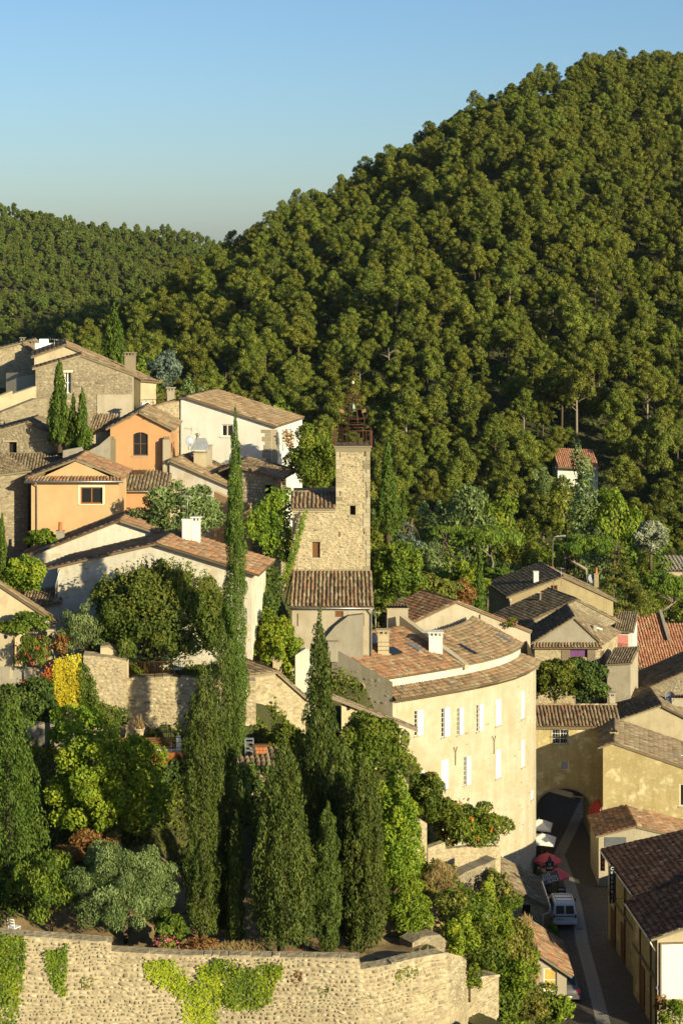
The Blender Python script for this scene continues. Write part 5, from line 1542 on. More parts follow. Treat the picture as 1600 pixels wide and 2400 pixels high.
b1 = MB(); b1.lathe((cx, cy, U(963)), [(0.30, 0), (0.27, 0.06), (0.2, 0.25), (0.17, 0.45), (0.12, 0.56), (0.02, 0.6)], 16); b1.build('bell_body', M['bronze'], bell)
b1 = MB(); b1.tube([(cx, cy, U(963) + 0.58), (cx, cy, ztop)], 0.04, 6); b1.tube([(cx - 0.12, cy, U(963) + 0.66), (cx + 0.12, cy, U(963) + 0.66)], 0.05, 6); b1.build('yoke', M['rust'], bell)
for sx in (-1, 1):
    b1 = MB(); q = Vector((cx + sx * 0.95, cy - 0.5, zc)); b1.tube([q, q + Vector((sx * 0.12, 0, 0.25)), q + Vector((sx * 0.04, 0, 0.55))], 0.018, 5)
    b1.face([q + Vector((sx * 0.02, 0, 0.5)), q + Vector((-sx * 0.3, 0.0, 0.42)), q + Vector((-sx * 0.26, 0.02, 0.66)), q + Vector((sx * 0.02, 0.01, 0.76))])
    b1.build('pennant', M['tile_red'], camp)

# ================================================================== big curved building
EZ = 28.8
PLAN = [(3.6, 132.6), (5.0, 133.5), (6.6, 134.6), (8.2, 135.75), (9.8, 137.0), (11.3, 138.35), (12.7, 139.9), (13.8, 141.6), (14.6, 143.3), (15.0, 145.0)]
PV = [Vector((x, y)) for x, y in PLAN]
seg = [(b - a).length for a, b in zip(PV, PV[1:])]; cum = [0.0]
for s in seg: cum.append(cum[-1] + s)
BASE = 10.0
root = thing('curved_building', 'tall cream building with curved facade, white shutters and terracotta roofs', 'building', (8.0, 140, BASE))
def locate(px):
    """segment and u where the ray through px meets the curved facade"""
    for i in range(len(PV) - 1):
        p = Pl(PV[i], PV[i + 1], True); u = p.u(px)
        if -1e-6 <= u <= p.L + 1e-6: return i, p, u
    return None
wins = [(971, 1664, 992, 1724, 'b'), (1034, 1658, 1054, 1727, 'b'), (1071, 1658, 1086, 1722, 'b'), (1108, 1652, 1124, 1716, 'b'), (1156, 1640, 1169, 1702, 'w'), (1221, 1618, 1229, 1684, 'w'),
        (982, 1804, 991, 1836, 'w'), (1033, 1780, 1050, 1850, 'w'), (1087, 1772, 1103, 1840, 'b'), (1154, 1758, 1166, 1826, 'w'), (1220, 1734, 1228, 1798, 'w'), (1246, 1850, 1250, 1872, 'w')]
holes = {}
for q in wins:
    xm = (q[0] + q[2]) / 2
    r = locate(xm)
    if r is None: continue
    i, p, um = r
    u0, z0 = p.uz(q[0], q[3]); u1, z1 = p.uz(q[2], q[1])
    wd = min(max(u1 - u0, 0.5), 1.0); mg = 0.06
    um = min(max(um, wd / 2 + mg), p.L - wd / 2 - mg)
    _, zb_ = p.uz(xm, q[3]); _, zt_ = p.uz(xm, q[1])
    holes.setdefault(i, []).append((um - wd / 2, zb_, um + wd / 2, zt_, q[4]))
mb = MB()
for i in range(len(PV) - 1):
    p = Pl(PV[i], PV[i + 1], True)
    wall_face(mb, p, [(0, BASE), (p.L, BASE), (p.L, EZ), (0, EZ)], [h_[:4] for h_ in holes.get(i, [])], 0.25)
# end wall on the left, far side and back
NIN = Vector((-0.70, 0.714))
e0 = PV[0]; NE = Vector((-0.83, 0.558)); e1 = PV[0] + NE * 5.2
pe = Pl(e1, e0, True)
orect = (*pe.uz(841, 1612), *pe.uz(851, 1596))
ztL = EZ + 0.9
wall_face(mb, pe, [(0, BASE + 8), (pe.L, BASE + 8), (pe.L, ztL + 0.2), (0, ztL + 2.1)], [])
f0 = PV[-1]; f1 = f0 + Vector((0.0, 9.0))
mb.face([(f0.x, f0.y, BASE), (f1.x, f1.y, BASE), (f1.x, f1.y, EZ), (f0.x, f0.y, EZ)])
bb = e1 + Vector((9.0, 9.5))
mb.face([(f1.x, f1.y, BASE), (bb.x, bb.y, BASE), (bb.x, bb.y, EZ + 2), (f1.x, f1.y, EZ)]); mb.face([(bb.x, bb.y, BASE), (e1.x, e1.y, BASE), (e1.x, e1.y, EZ + 2.5), (bb.x, bb.y, EZ + 2)])
W_ = mb.build('wall', M['cream'], root)
for i in range(len(PV) - 1):                       # rubble showing through the worn coat
    p = Pl(PV[i], PV[i + 1], True); hh_ = [h_[:4] for h_ in holes.get(i, [])]
    stones(root, p, [(0, BASE + 1), (p.L, BASE + 1), (p.L, EZ - 0.6), (0, EZ - 0.6)], M['stone'], hh_, ch=0.2, ln=0.34, proud=0.006, seed=350 + i, par=W_, keep=0.05 if i < 6 else 0.12)
    stones(root, p, [(0, BASE + 1), (p.L, BASE + 1), (p.L, 18.5 + i * 0.3), (0, 18.2 + i * 0.3)], M['stone'], hh_, ch=0.2, ln=0.34, proud=0.008, seed=370 + i, par=W_, keep=0.25)
for i, hs in holes.items():
    p = Pl(PV[i], PV[i + 1], True)
    for (u0, z0, u1, z1, k) in hs:
        if k == 'b':
            um = u0 + (u1 - u0) * 0.36
            window(root, p, u0, z0, um, z1, 0, 0.12, M['paint_white'], 1, 6, 0.045, sill=M['pale_render'])
            board_door(root, p, um, z0, u1, z1, 0, -0.02, M['paint_white'], 4)
        else:
            board_door(root, p, u0, z0, u1, z1, 0, -0.02, M['paint_white'], 5)
            mb = MB(); mb.plbox(p, u0 - 0.06, z0 - 0.1, u1 + 0.06, z0 - 0.004, -0.1, 0.08); mb.build('sill', M['pale_render'], root)
for (x, y) in ((1066, 1764), (1156, 1738)):        # forked iron anchors
    i, p, u = locate(x); z = p.uz(x, y)[1]; mb = MB()
    mb.tube([p.pt(u - 0.16, z + 0.42, 0.05), p.pt(u, z, 0.05), p.pt(u + 0.16, z + 0.42, 0.05)], 0.022, 5); mb.tube([p.pt(u, z, 0.05), p.pt(u, z - 0.9, 0.05)], 0.022, 5); mb.build('wall_anchor', M['rust'], root)
stones(root, pe, [(0.1, BASE + 9), (pe.L - 0.1, BASE + 9), (pe.L - 0.1, ztL), (0.1, ztL + 1.9)], M['stone'], (), ch=0.2, ln=0.36, proud=0.012, seed=349, par=W_, keep=0.3)
# round vent in the end wall
uo, zo_ = pe.uz(846, 1611); mb = MB()
mb.tube([pe.pt(uo, zo_, 0.03), pe.pt(uo, zo_, -0.05)], 0.26, 14, True, True); mb.build('round_vent', M['hole'], root)  # black disc on the closed wall, painted as the shaded inside of the vent
mb = MB(); ring = [pe.pt(uo + math.cos(a) * 0.29, zo_ + math.sin(a) * 0.33, 0.03) for a in np.linspace(0, 2 * math.pi, 17)]; mb.tube(ring, 0.05, 5); mb.build('vent_rim', M['stone'], root)
# skirt roof, set-back band wall, main roofs
def off(i, d):
    """facade point i moved d metres inwards along its local normal"""
    a = PV[max(i - 1, 0)]; b = PV[min(i + 1, len(PV) - 1)]; t = (b - a).normalized(); n = Vector((-t.y, t.x))
    q = PV[i] + n * d; return q
SL = 0.30
for i in range(len(PV) - 1):
    a, b = off(i, -0.42), off(i + 1, -0.42); c, d = off(i + 1, 1.25), off(i, 1.25)
    roof(root, (Vector((a.x, a.y, EZ - 0.06)), Vector((b.x, b.y, EZ - 0.06)), Vector((c.x, c.y, EZ + 0.42)), Vector((d.x, d.y, EZ + 0.42))), M['tile_old'], 0.1, 0.22, 0.42, 300 + i, name='skirt_roof')
    p = Pl(PV[i], PV[i + 1], True); genoise(root, p, 0, p.L, EZ - 0.14, 2, M['tile_old'])
BZ = EZ + 1.15
mb = MB()
for i in range(len(PV) - 1):
    a, b = off(i, 1.2), off(i + 1, 1.2); mb.face([(a.x, a.y, EZ), (b.x, b.y, EZ), (b.x, b.y, BZ), (a.x, a.y, BZ)])
a = off(0, 1.2); mb.face([(PV[0].x, PV[0].y, EZ), (a.x, a.y, EZ), (a.x, a.y, BZ), (PV[0].x, PV[0].y, EZ + 0.9)])
band = mb.build('band_wall', M['whitewash'], root)
def mainroof(i0, i1, depth, lift, mat, seed, slope=SL, d0=1.0):
    res = []
    for i in range(i0, i1):
        a, b = off(i, d0), off(i + 1, d0)
        n0 = NE.lerp(NIN, min(1, i / 4)).normalized(); n1 = NE.lerp(NIN, min(1, (i + 1) / 4)).normalized(); c = b + n1 * depth; d = a + n0 * depth
        z0 = BZ + lift; z1 = z0 + depth * slope
        res.append(roof(root, (Vector((a.x, a.y, z0)), Vector((b.x, b.y, z0)), Vector((c.x, c.y, z1)), Vector((d.x, d.y, z1))), mat, 0.12, 0.23, 0.42, seed + i))
    return res
R1 = mainroof(0, 4, 6.4, 0.0, M['tile_red'], 320, 0.31)
R2 = mainroof(4, 9, 5.2, 0.05, M['tile_old'], 340, 0.27)
genoise(root, Pl(off(0, 1.2), off(4, 1.2), True), 0, 6.0, BZ, 1, M['tile_old'])
# step wall between the two roofs
a = off(4, 1.0); b = a + NIN * 6.6
ps = Pl(b, a, True)
mb = MB(); z0 = BZ; z1 = BZ + 6.6 * 0.27
mb.box6([ps.pt(0, z1 - 0.3, 0.2), ps.pt(ps.L, z0 - 0.3, 0.2), ps.pt(ps.L, z0 - 0.3, -0.25), ps.pt(0, z1 - 0.3, -0.25), ps.pt(0, z1 + 1.0, 0.2), ps.pt(ps.L, z0 + 0.12, 0.2), ps.pt(ps.L, z0 + 0.12, -0.25), ps.pt(0, z1 + 1.0, -0.25)])
mb.build('step_wall', M['pale_render'], root)
# ridge-like mortar band across the red roof
a = off(2, 1.4); b = a + NIN * 6.4
mb = MB(); mb.tube([Vector((a.x, a.y, BZ + 0.12)), Vector((b.x, b.y, BZ + 0.12 + 6.0 * 0.27))], 0.13, 6); mb.build('mortar_band', M['pale_render'], R1[2])
# chimneys, dish, skylights
def on_roof(px, py):
    """first hit of the photo ray with the red roof plane"""
    k = (px - 800) / F; m_ = (py - HY) / F; best = None
    for i in range(9):
        a, b = off(i, 1.0), off(i + 1, 1.0); n = NE.lerp(NIN, min(1, (i + 0.5) / 4)).normalized(); sl = 0.31 if i < 4 else 0.27
        s_, t_, Yv = np.linalg.solve(np.array([[b.x - a.x, n.x, -k], [b.y - a.y, n.y, -1.0], [0, sl, m_]]), np.array([-a.x, -a.y, CZ - BZ]))
        bad = max(0, -s_, s_ - 1) + max(0, -t_, t_ - 6.4) * 0.2
        if best is None or bad < best[0]: best = (bad, Vector((k * Yv, Yv, CZ - m_ * Yv)))
    return best[1]
def roof_chimney(px, py_base, py_top, w, d, mat, cap, par):
    p = on_roof(px, py_base); return chimney(par, (p.x, p.y), p.z - 0.4, ZP(py_top, p.y), w, d, mat, cap, 0.0)
ch = roof_chimney(898, 1532, 1486, 0.8, 0.7, M['cream_plain'], 'slab', R1[1])
b1 = MB(); p = on_roof(898, 1532)
for q in (0.3, 0.6, 0.9): b1.box((p.x - 0.415, p.y - 0.365, p.z + q), (p.x + 0.415, p.y + 0.365, p.z + q + 0.03))
b1.build('iron_strap', M['iron'], ch)
roof_chimney(1020, 1528, 1490, 1.0, 0.8, M['white'], 'slab', R2[0])
roof_chimney(780, 1536, 1504, 0.7, 0.7, M['grey_render'], 'none', R1[0])
p = on_roof(932, 1462); chimney(R1[3], (p.x, p.y + 1.2), p.z - 1, ZP(1432, p.y), 1.6, 0.9, M['pale_render'], 'tiles')
p = on_roof(874, 1515); dish(R1[1], p + Vector((0, 0, 0.6)), 0.42, (0.75, -0.6, 0.2)); antenna(R1[1], on_roof(880, 1512), 2.6)
for (x, y, du, dv, mt) in ((920, 1530, 0.5, 0.5, 'glass'), (970, 1520, 0.7, 0.25, 'zinc'), (1094, 1526, 0.9, 0.16, 'glass'), (1180, 1500, 0.8, 0.14, 'zinc')):
    p = on_roof(x, y); t = Vector((0.714, 0.70, 0)); n3 = Vector((NIN.x, NIN.y, 0.27)).normalized(); upv = t.cross(n3).normalized()
    if upv.z < 0: upv = -upv
    b1 = MB(); b1.obox(p + upv * 0.16, t * dv, n3 * du, upv * 0.05); b1.build('skylight', M[mt], R1[1])
# taller house standing behind the roofs: front wall with a gable
h = gable_house('cream_house', 'weathered cream gable wall standing behind the curved building', (966, 147), (1242, 152.5), 5, 14, 1462, 1484, (1068, 1414), M['pale_render'], M['tile_red'], seed=360, over=0.05, verge=0.15)
pl = h['pl']; u, z = pl.uz(1124, 1440); pipe(h['root'], [pl.pt(u, z, 0.12), pl.pt(u, z - 1.6, 0.12)], 0.09, M['pale_render'], 'flue')
# ---- lean-to with timber posts on the left end of the curved building
pn = Pl((800, 127.5), (962, 131.5))
root = house_root('lean_to', 'timber-posted lean-to with sagging old tile roof against the curved building', pn, 22, 'house', 2)
zz = lambda x, y: pn.uz(x, y)
(u0, z0), (u1, z1) = zz(800, 1640), zz(946, 1704)
roof(root, (pn.pt(u1 + 0.9, z1 - 0.2, 0.4), pn.pt(u1 + 0.9, z1 + 0.05, -2.4), pn.pt(u0 - 1.2, z0 + 0.75, -2.4), pn.pt(u0 - 1.2, z0 + 0.55, 0.4)), M['tile_moss'], 0.1, 0.24, 0.4, 370)
b1 = MB(); b1.face([pn.pt(0, 22), pn.pt(u1 - 0.6, 22), pn.pt(u1 - 0.6, z1 - 0.05), pn.pt(0, z0 + 0.1)]); b1.face([pn.pt(u1 - 0.6, 22), pn.pt(u1 - 0.6, 22, -2.2), pn.pt(u1 - 0.6, z1 - 0.05, -2.2), pn.pt(u1 - 0.6, z1 - 0.05)])
b1.build('wall', M['cream_plain'], root)
b1 = MB(); b1.box6([pn.pt(u0 - 1.2, z0 + 0.28, 0.44), pn.pt(u1 + 0.95, z1 - 0.42, 0.44), pn.pt(u1 + 0.95, z1 - 0.42, 0.36), pn.pt(u0 - 1.2, z0 + 0.28, 0.36), pn.pt(u0 - 1.2, z0 + 0.5, 0.44), pn.pt(u1 + 0.95, z1 - 0.22, 0.44), pn.pt(u1 + 0.95, z1 - 0.22, 0.36), pn.pt(u0 - 1.2, z0 + 0.5, 0.36)])
b1.build('barge_board', M['wood_grey'], root)
for (du, o_) in ((-0.35, 0.3), (0.25, 0.2), (0.75, -1.6)):
    b1 = MB(); b1.tube([pn.pt(u1 + du - 0.25, z1 - 3.3, o_ - 0.3), pn.pt(u1 + du, z1 - 0.45, o_)], 0.1, 6); b1.build('timber_post', M['wood_grey'], root)
q = zz(812, 1650); b1 = MB(); b1.plbox(pn, q[0], q[1] - 0.45, q[0] + 0.28, q[1], -0.02, 0.03); b1.build('opening', M['hole'], root)  # black plate on the closed wall, painted as a shaded opening
# ---- small stone house left of it
h = gable_house('stone_house', 'small stone house between the tall cypress and the bushy cypress', (578, 124), (716, 126.5), 4, 26, 1588, 1640, (646, 1578), M['mortar'], M['tile_old'], holes=[(578.5, 1645, 592, 1688), (643, 1679, 668, 1703)], stone=M['stone'], seed=380, verge=0.25, over=0.3, stone_kw=dict(ch=0.24, ln=0.42, proud=0.015))
for q in h['H']: board_door(h['root'], h['pl'], *q, 0, 0.06, M['wood_grey'] if q[0] < 1 else M['wood'], 3)
chimney(h['roofs'][1], XY(650, 128.5), 31, ZP(1548, 128.5), 0.6, 0.6, M['cream_plain'], 'slab')
low_wall('pale broken wall end behind the bushy cypress', (692, 128), (740, 128.2), [(692, 1536), (716, 1520), (740, 1528)], 28, 0.5, 381, None, 'whitewash')
low_wall('grey sloping wall in front of the tower house', (758, 135.7), (850, 135.5), [(758, 1500), (785, 1468), (815, 1444), (850, 1440)], 27, 0.6, 382, None, 'grey_render')
# ---- little tiled roof and corten terrace in the garden
h = eave_house('garden_shed', 'little garden roof of big canal tiles by the cypresses', (560, 116.2), (660, 116.6), 3.0, 22, 1828, 1822, 1.0, M['cream_plain'], M['tile_moss'], seed=390, pitch=0.3, rlen=0.45)
# ---- ramparts at the bottom of the picture
RT_TOP = [(-700, 2170), (-60, 2186), (0, 2190), (150, 2200), (261, 2209), (261.5, 2229), (449, 2239), (842, 2246), (842.5, 2270), (900, 2262), (960, 2246), (1040, 2231), (1072, 2240), (1082, 2250)]
def ramp_y(px): return float(np.interp(px, [p[0] for p in RAMP], [p[1] for p in RAMP]))
xs = sorted(set([t[0] for t in RT_TOP] + list(range(-700, 1080, 45))))
root = thing('rampart_wall', 'long curved rubble-stone rampart wall along the bottom of the photo', 'wall', (0, 100, 10))
rp = np.array([XY(x, ramp_y(x)) for x in xs]); rtop = np.array([ZP(np.interp(x, [t[0] for t in RT_TOP], [t[1] for t in RT_TOP]), ramp_y(x)) for x in xs])
rcum = np.concatenate([[0], np.cumsum(np.linalg.norm(np.diff(rp, axis=0), axis=1))])
nrm = []
for i in range(len(rp)):
    t = rp[min(i + 1, len(rp) - 1)] - rp[max(i - 1, 0)]; t = t / np.linalg.norm(t); nrm.append((t[1], -t[0]))
nrm = np.array(nrm)
def rcurve(u, z, o):
    u = np.asarray(u, float)
    x = np.interp(u, rcum, rp[:, 0]); y = np.interp(u, rcum, rp[:, 1]); nx = np.interp(u, rcum, nrm[:, 0]); ny = np.interp(u, rcum, nrm[:, 1])
    bat = 0.06 * (24 - np.asarray(z, float))
    return np.stack([x + nx * (o + bat), y + ny * (o + bat), np.asarray(z, float)], axis=1)
mb = MB()
for i in range(len(rp) - 1):
    q = lambda j, z, o: Vector(rcurve(np.array([rcum[j]]), np.array([z]), np.array([o]))[0])
    j = i + 1
    mb.face([q(i, 10, 0), q(j, 10, 0), q(j, rtop[j], 0), q(i, rtop[i], 0)], True)
    mb.face([q(i, rtop[i], 0), q(j, rtop[j], 0), q(j, rtop[j], -0.9), q(i, rtop[i], -0.9)])
    mb.face([q(j, 10, -0.9), q(i, 10, -0.9), q(i, rtop[i], -0.9), q(j, rtop[j], -0.9)])
q = lambda j, z, o: Vector(rcurve(np.array([rcum[j]]), np.array([z]), np.array([o]))[0])
j = len(rp) - 1; mb.face([q(j, 10, 0), q(j, 10, -0.9), q(j, rtop[j], -0.9), q(j, rtop[j], 0)])
w = mb.build('wall', M['mortar'], root)
outl = [(rcum[0], 17.5), (rcum[-1], 17.5)] + [(rcum[i], rtop[i]) for i in range(len(rp) - 1, -1, -1)]
sel = [i for i in range(len(xs)) if xs[i] >= -90]
outl = [(rcum[sel[0]], 18.3), (rcum[-1], 18.3)] + [(rcum[i], rtop[i] + 0.03) for i in reversed(sel)]
stones(root, None, outl, M['stone_rampart'], (), ch=0.18, ln=0.31, proud=0.085, seed=400, par=w, nsingle=290, curve=rcurve, jitter=0.34)
# loose capping stones
rr = random.Random(5); u = rcum[sel[0]]
while u < rcum[-1] - 0.5:
    l = rr.uniform(0.4, 1.3); zt_ = float(np.interp(u + l / 2, rcum, rtop)); dz = rr.uniform(0.02, 0.07); z_b = min(float(np.interp(u, rcum, rtop)), float(np.interp(u + l, rcum, rtop)))
    P = lambda uu, zz_, oo: Vector(rcurve(np.array([uu]), np.array([zz_]), np.array([oo]))[0])
    if abs(float(np.interp(u, rcum, rtop)) - float(np.interp(u + l, rcum, rtop))) < 0.15:
        oo = rr.uniform(-0.03, 0.07); ib = rr.uniform(-0.75, -0.6); cb = MB()
        cb.box6([P(u + .01, z_b - .01, oo), P(u + l - .01, z_b - .01, oo), P(u + l - .01, z_b - .01, ib), P(u + .01, z_b - .01, ib), P(u + .05, z_b + dz, oo - .06), P(u + l - .05, z_b + dz * rr.uniform(.8, 1), oo - .05), P(u + l - .04, z_b + dz, ib + .06), P(u + .06, z_b + dz * .9, ib + .05)])
        cb.build('coping_stone', M['mortar'], root)
    u += l
low_wall('lower rubble bastion at the right end of the rampart', (1076, 106.2), (1168, 109), [(1076, 2310), (1090, 2300), (1130, 2292), (1168, 2288)], 10, 1.5, 401, 'stone_rampart', 'mortar', 'stone', 0, dict(ch=0.17, ln=0.32, proud=0.045))
low_wall('ruined grey wall of the small bastion below the curved building', (1052, 117.5), (1160, 120), [(1052, 2072), (1090, 2046), (1130, 2030), (1160, 2016)], 13, 0.8, 402, 'stone_grey', 'mortar_grey', 'stone_grey', 0, dict(ch=0.2, ln=0.34, proud=0.045))
low_wall('inner rubble wall of the small bastion in half shade', (1002, 121.5), (1172, 125), [(1002, 1988), (1042, 1974), (1044, 1990), (1110, 1984), (1172, 1984)], 16, 0.5, 403, 'stone', 'mortar', None, 0, dict(ch=0.2, ln=0.34, proud=0.04))
low_wall('cream broken wall pier right of the cypress clump', (940, 119), (1000, 120), [(940, 1912), (966, 1908), (1000, 1930)], 17, 0.6, 404, 'stone', 'mortar', None, 0, dict(ch=0.22, ln=0.4, proud=0.02))
low_wall('upper cream wall pier beside the lean-to posts', (930, 123), (956, 123.3), [(930, 1790), (956, 1840)], 17, 0.6, 405, None, 'cream_plain')
low_wall('round dark stone block on the terrace behind the rampart', (966, 106), (1052, 107.6), [(966, 2210), (990, 2196), (1030, 2190), (1052, 2212)], 19, 1.2, 406, 'stone_grey', 'mortar_grey', None, 0, dict(ch=0.25, ln=0.4, proud=0.05))
# ================================================================== gate house over the street
pg = Pl((1238, 155), (1452, 155)); base = 11.8
root = house_root('gate_house', 'ochre gate house with arched passage over the street', pg, base, 'gate', 4)
ze = ZP(1704, 155); D = 4.6
ac, zsp = pg.u(1307), ZP(1905, 155)
a0, a1 = pg.u(1257), pg.u(1382); zat = ZP(1848, 155)
zsp = zat - (a1 - a0) * 0.36
def arch(o):
    pts = []
    for k in range(17):
        th = math.pi * k / 16
        pts.append(((a0 + a1) / 2 + math.cos(th) * (a1 - a0) / 2, zsp + math.sin(th) * (zat - zsp)))
    return pts                                    # from right to left
AR = arch(0)
w1 = (*pg.uz(1293, 1744), *pg.uz(1331, 1708)); w2 = (*pg.uz(1314, 1805), *pg.uz(1333, 1783))
outl = [(0, base), (a0, base)] + AR[::-1] + [(a1, base), (pg.L, base), (pg.L, ze), (0, ze)]
mb = MB(); wall_face(mb, pg, outl, [w1, w2], 0.25)
bk = pg.back(D); i0 = MB(); wall_face(mb, bk, outl, [], 0.2)
for (p, q) in zip([(a1, base)] + AR, AR + [(a0, base)]):
    mb.face([pg.pt(*p), pg.pt(*q), bk.pt(*q), bk.pt(*p)], True)
mb.build('wall', M['ochre'], root)
mb = MB()
for (p, q) in zip(AR, AR[1:]):                     # stone edge of the arch
    cu, cz_ = (a0 + a1) / 2, zsp
    f = lambda t: (cu + (t[0] - cu) * 1.07, cz_ + (t[1] - cz_) * 1.09)
    a, b = f(p), f(q)
    mb.box6([pg.pt(*p, 0.02), pg.pt(*q, 0.02), pg.pt(*q, -0.3), pg.pt(*p, -0.3), pg.pt(*a, 0.02), pg.pt(*b, 0.02), pg.pt(*b, -0.3), pg.pt(*a, -0.3)])
mb.build('arch_stones', M['ochre_dark'], root)
window(root, pg, *w1, 0, 0.2, M['paint_white'], 2, 3, 0.06)
mb = MB(); a, b, c, d = w1
for k in range(7): mb.tube([pg.pt(a + (c - a) * k / 6, b - 0.1, 0.14), pg.pt(a + (c - a) * k / 6, d + 0.1, 0.14)], 0.016, 5)
for z in (b + 0.05, (b + d) / 2, d - 0.05): mb.tube([pg.pt(a - 0.2, z, 0.12), pg.pt(c + 0.2, z, 0.12)], 0.018, 5)
mb.build('window_grille', M['zinc'], root)
window(root, pg, *w2, 0, 0.15, M['paint_cream'], 1, 1, 0.08, M['dish'])
rf = roof(root, (pg.pt(-0.1, ze + 0.1, 0.42), pg.pt(pg.L + 0.1, ze + 0.1, 0.42), pg.pt(pg.L + 0.1, ze + 1.12, -2.7), pg.pt(-0.1, ze + 1.12, -2.7)), M['tile_old'], 0.12, 0.29, 0.42, 500, True)
rb = roof(root, (pg.pt(-0.1, ze + 0.5, -D - 0.3), pg.pt(pg.L + 0.1, ze + 0.5, -D - 0.3), pg.pt(pg.L + 0.1, ze + 1.12, -2.72), pg.pt(-0.1, ze + 1.12, -2.72)), M['tile_old'], 0.12, 0.3, 0.42, 501)
ridge_tiles(rf, pg.pt(-0.1, ze + 1.18, -2.7), pg.pt(pg.L + 0.1, ze + 1.18, -2.7), M['tile_old'])
genoise(root, pg, 0, pg.L, ze + 0.04, 2, M['paint_cream'])
chimney(rf, XY(1433, 158.5), ze + 0.6, ZP(1632, 158.5), 0.5, 0.45, M['pale_render'], 'slab')
# --- yellow house right of the gate
h = gable_house('yellow_house', 'yellow ochre house with flaking render right of the gate', (1412, 148.5), (1690, 147.1), 7.5, 11.8, 1752, 1832, (1436, 1744), M['ochre'], M['tile_moss'], holes=[(1591, 1838, 1620, 1890)], seed=510, over=0.42, verge=0.12, pitch=0.25)
window(h['root'], h['pl'], *h['H'][0], 0, 0.15, M['paint_cream'], 1, 1, 0.09, sill=M['pale_render'])
chimney(h['roofs'][0], XY(1437, 151), ZP(1750, 150), ZP(1716, 151), 0.6, 0.6, M['ochre'], 'tiles')
mb = MB(); p = W(1578, 1783, 149.4)
for k in (0, 0.35): mb.tube([p + Vector((-0.4, k * 2, 0.15 + k)), p + Vector((1.8, k * 2, -0.35 + k))], 0.05, 6)
mb.build('roof_rails', M['zinc'], h['roofs'][1])
# red shop awning at its left corner
pa = h['lf']
aw = thing('shop_awning', 'dark red rounded awning at the corner beside the arch', 'awning', W(1396, 1928, 148.6))
mb = MB(); c0 = W(1414, 1890, 148.4)
rings = []
for j in range(7):
    th = math.pi / 2 * j / 6
    rings.append([Vector((c0.x - 0.1 - 0.82 * math.sin(th) * (0.25 + 0.75 * (k / 6)) ** 0.5 * 1.0, c0.y - 0.1 + 2.2 * (k / 6), c0.z - 1.35 + 1.35 * math.cos(th))) for k in range(7)])
for a, b in zip(rings, rings[1:]):
    for k in range(6): mb.face([a[k], a[k + 1], b[k + 1], b[k]], True)
mb.face([c0 + Vector((-0.1, -0.1, -1.35))] + [r[0] for r in rings])
M['awning_red'] = simple('red_canvas', (0.28, 0.025, 0.02), 0.8, 0, 0.15, 4)
mb.build('canvas', M['awning_red'], aw)
mb = MB()
for j in range(0, 7, 2): mb.tube([rings[j][0] + Vector((-0.01, -0.012, 0)), c0 + Vector((-0.1, -0.115, -1.35))], 0.015, 5)
mb.build('frame_ribs', M['paint_white'], aw)
# --- two gables behind it
h = gable_house('cream_house', 'cream gable between the yellow house and stone barn at right', (1448, 164), (1660, 164), 7, 9, 1690, 1712, (1548, 1656), M['cream_plain'], M['tile_moss'], seed=520, over=0.3, verge=0.25)
dish(h['roofs'][1], W(1570, 1634, 167), 0.5, (-0.6, -0.7, 0.3)); chimney(h['roofs'][1], XY(1590, 167), 20, ZP(1636, 167), 1.4, 0.7, M['pale_render'], 'tiles'); antenna(h['roofs'][1], W(1580, 1640, 167), 1.2)
h = gable_house('stone_barn', 'rough stone gable at the right photo edge below red roofs', (1522, 176), (1720, 176), 6, 8, 1612, 1600, (1640, 1560), M['mortar_grey'], M['tile_moss'], seed=530, stone=M['stone_grey'], over=0.4, verge=0.25, stone_kw=SK)
# --- stone house with pediment, brown shutters and purple curtain
pl = Pl((1252, 172), (1405, 172)); base = 9.0; D = 6.0
root = house_root('stone_house', 'pale stone house with brown shutters and purple curtain behind the bush', pl, base, 'house', D)
ze = ZP(1518, 172); hole = (*pl.uz(1343, 1541), *pl.uz(1366, 1520.5))
hole = (hole[0] - 0.35, hole[1], hole[2] + 0.35, hole[3])
mb = MB(); wall_face(mb, pl, [(0, base), (pl.L, base), (pl.L, ze), (0, ze)], [hole]); rt = Pl(pl.B, Vector(XY(1446, 178)), True); DL = rt.L
sh = [(*rt.uz(1408, 1545), *rt.uz(1413, 1522)), (*rt.uz(1421, 1562), *rt.uz(1425, 1548))]
wall_face(mb, rt, [(0, base), (DL, base), (DL, ze), (0, ze)], []); lf = pl.left(D); wall_face(mb, lf, [(0, base), (D, base), (D, ze), (0, ze)])
w = mb.build('wall', M['mortar'], root)
stones(root, pl, [(0, base + 5), (pl.L, base + 5), (pl.L, ze), (0, ze)], M['stone'], [hole], seed=540, par=w, ch=0.22, ln=0.38, proud=0.015)
stones(root, rt, [(0, base + 5), (DL, base + 5), (DL, ze), (0, ze)], M['stone'], [], seed=541, par=w, ch=0.2, ln=0.36, proud=0.025)
window(root, pl, *hole, 0, 0.2, M['wood'], 2, 1, 0.07, M['purple'])
a, b, c, d = hole
for q in ((a - 0.75, b - 0.3, a - 0.02, d), (c + 0.02, b - 0.3, c + 0.75, d)): shutter(root, pl, *q, 0, M['wood_grey'])
for q in sh: shutter(root, rt, *q, 0, M['wood'])
ua, za = pl.uz(1345, 1452); ze2 = ze + 0.35
sk = roof(root, (pl.pt(-0.25, ze + 0.05, 0.45), pl.pt(pl.L + 0.15, ze + 0.05, 0.45), pl.pt(pl.L + 0.1, ze2, -0.4), pl.pt(-0.1, ze2, -0.4)), M['tile_old'], 0.1, 0.28, 0.42, 542, name='skirt_roof')
genoise(root, pl, 0, pl.L, ze, 1, M['tile_old'])
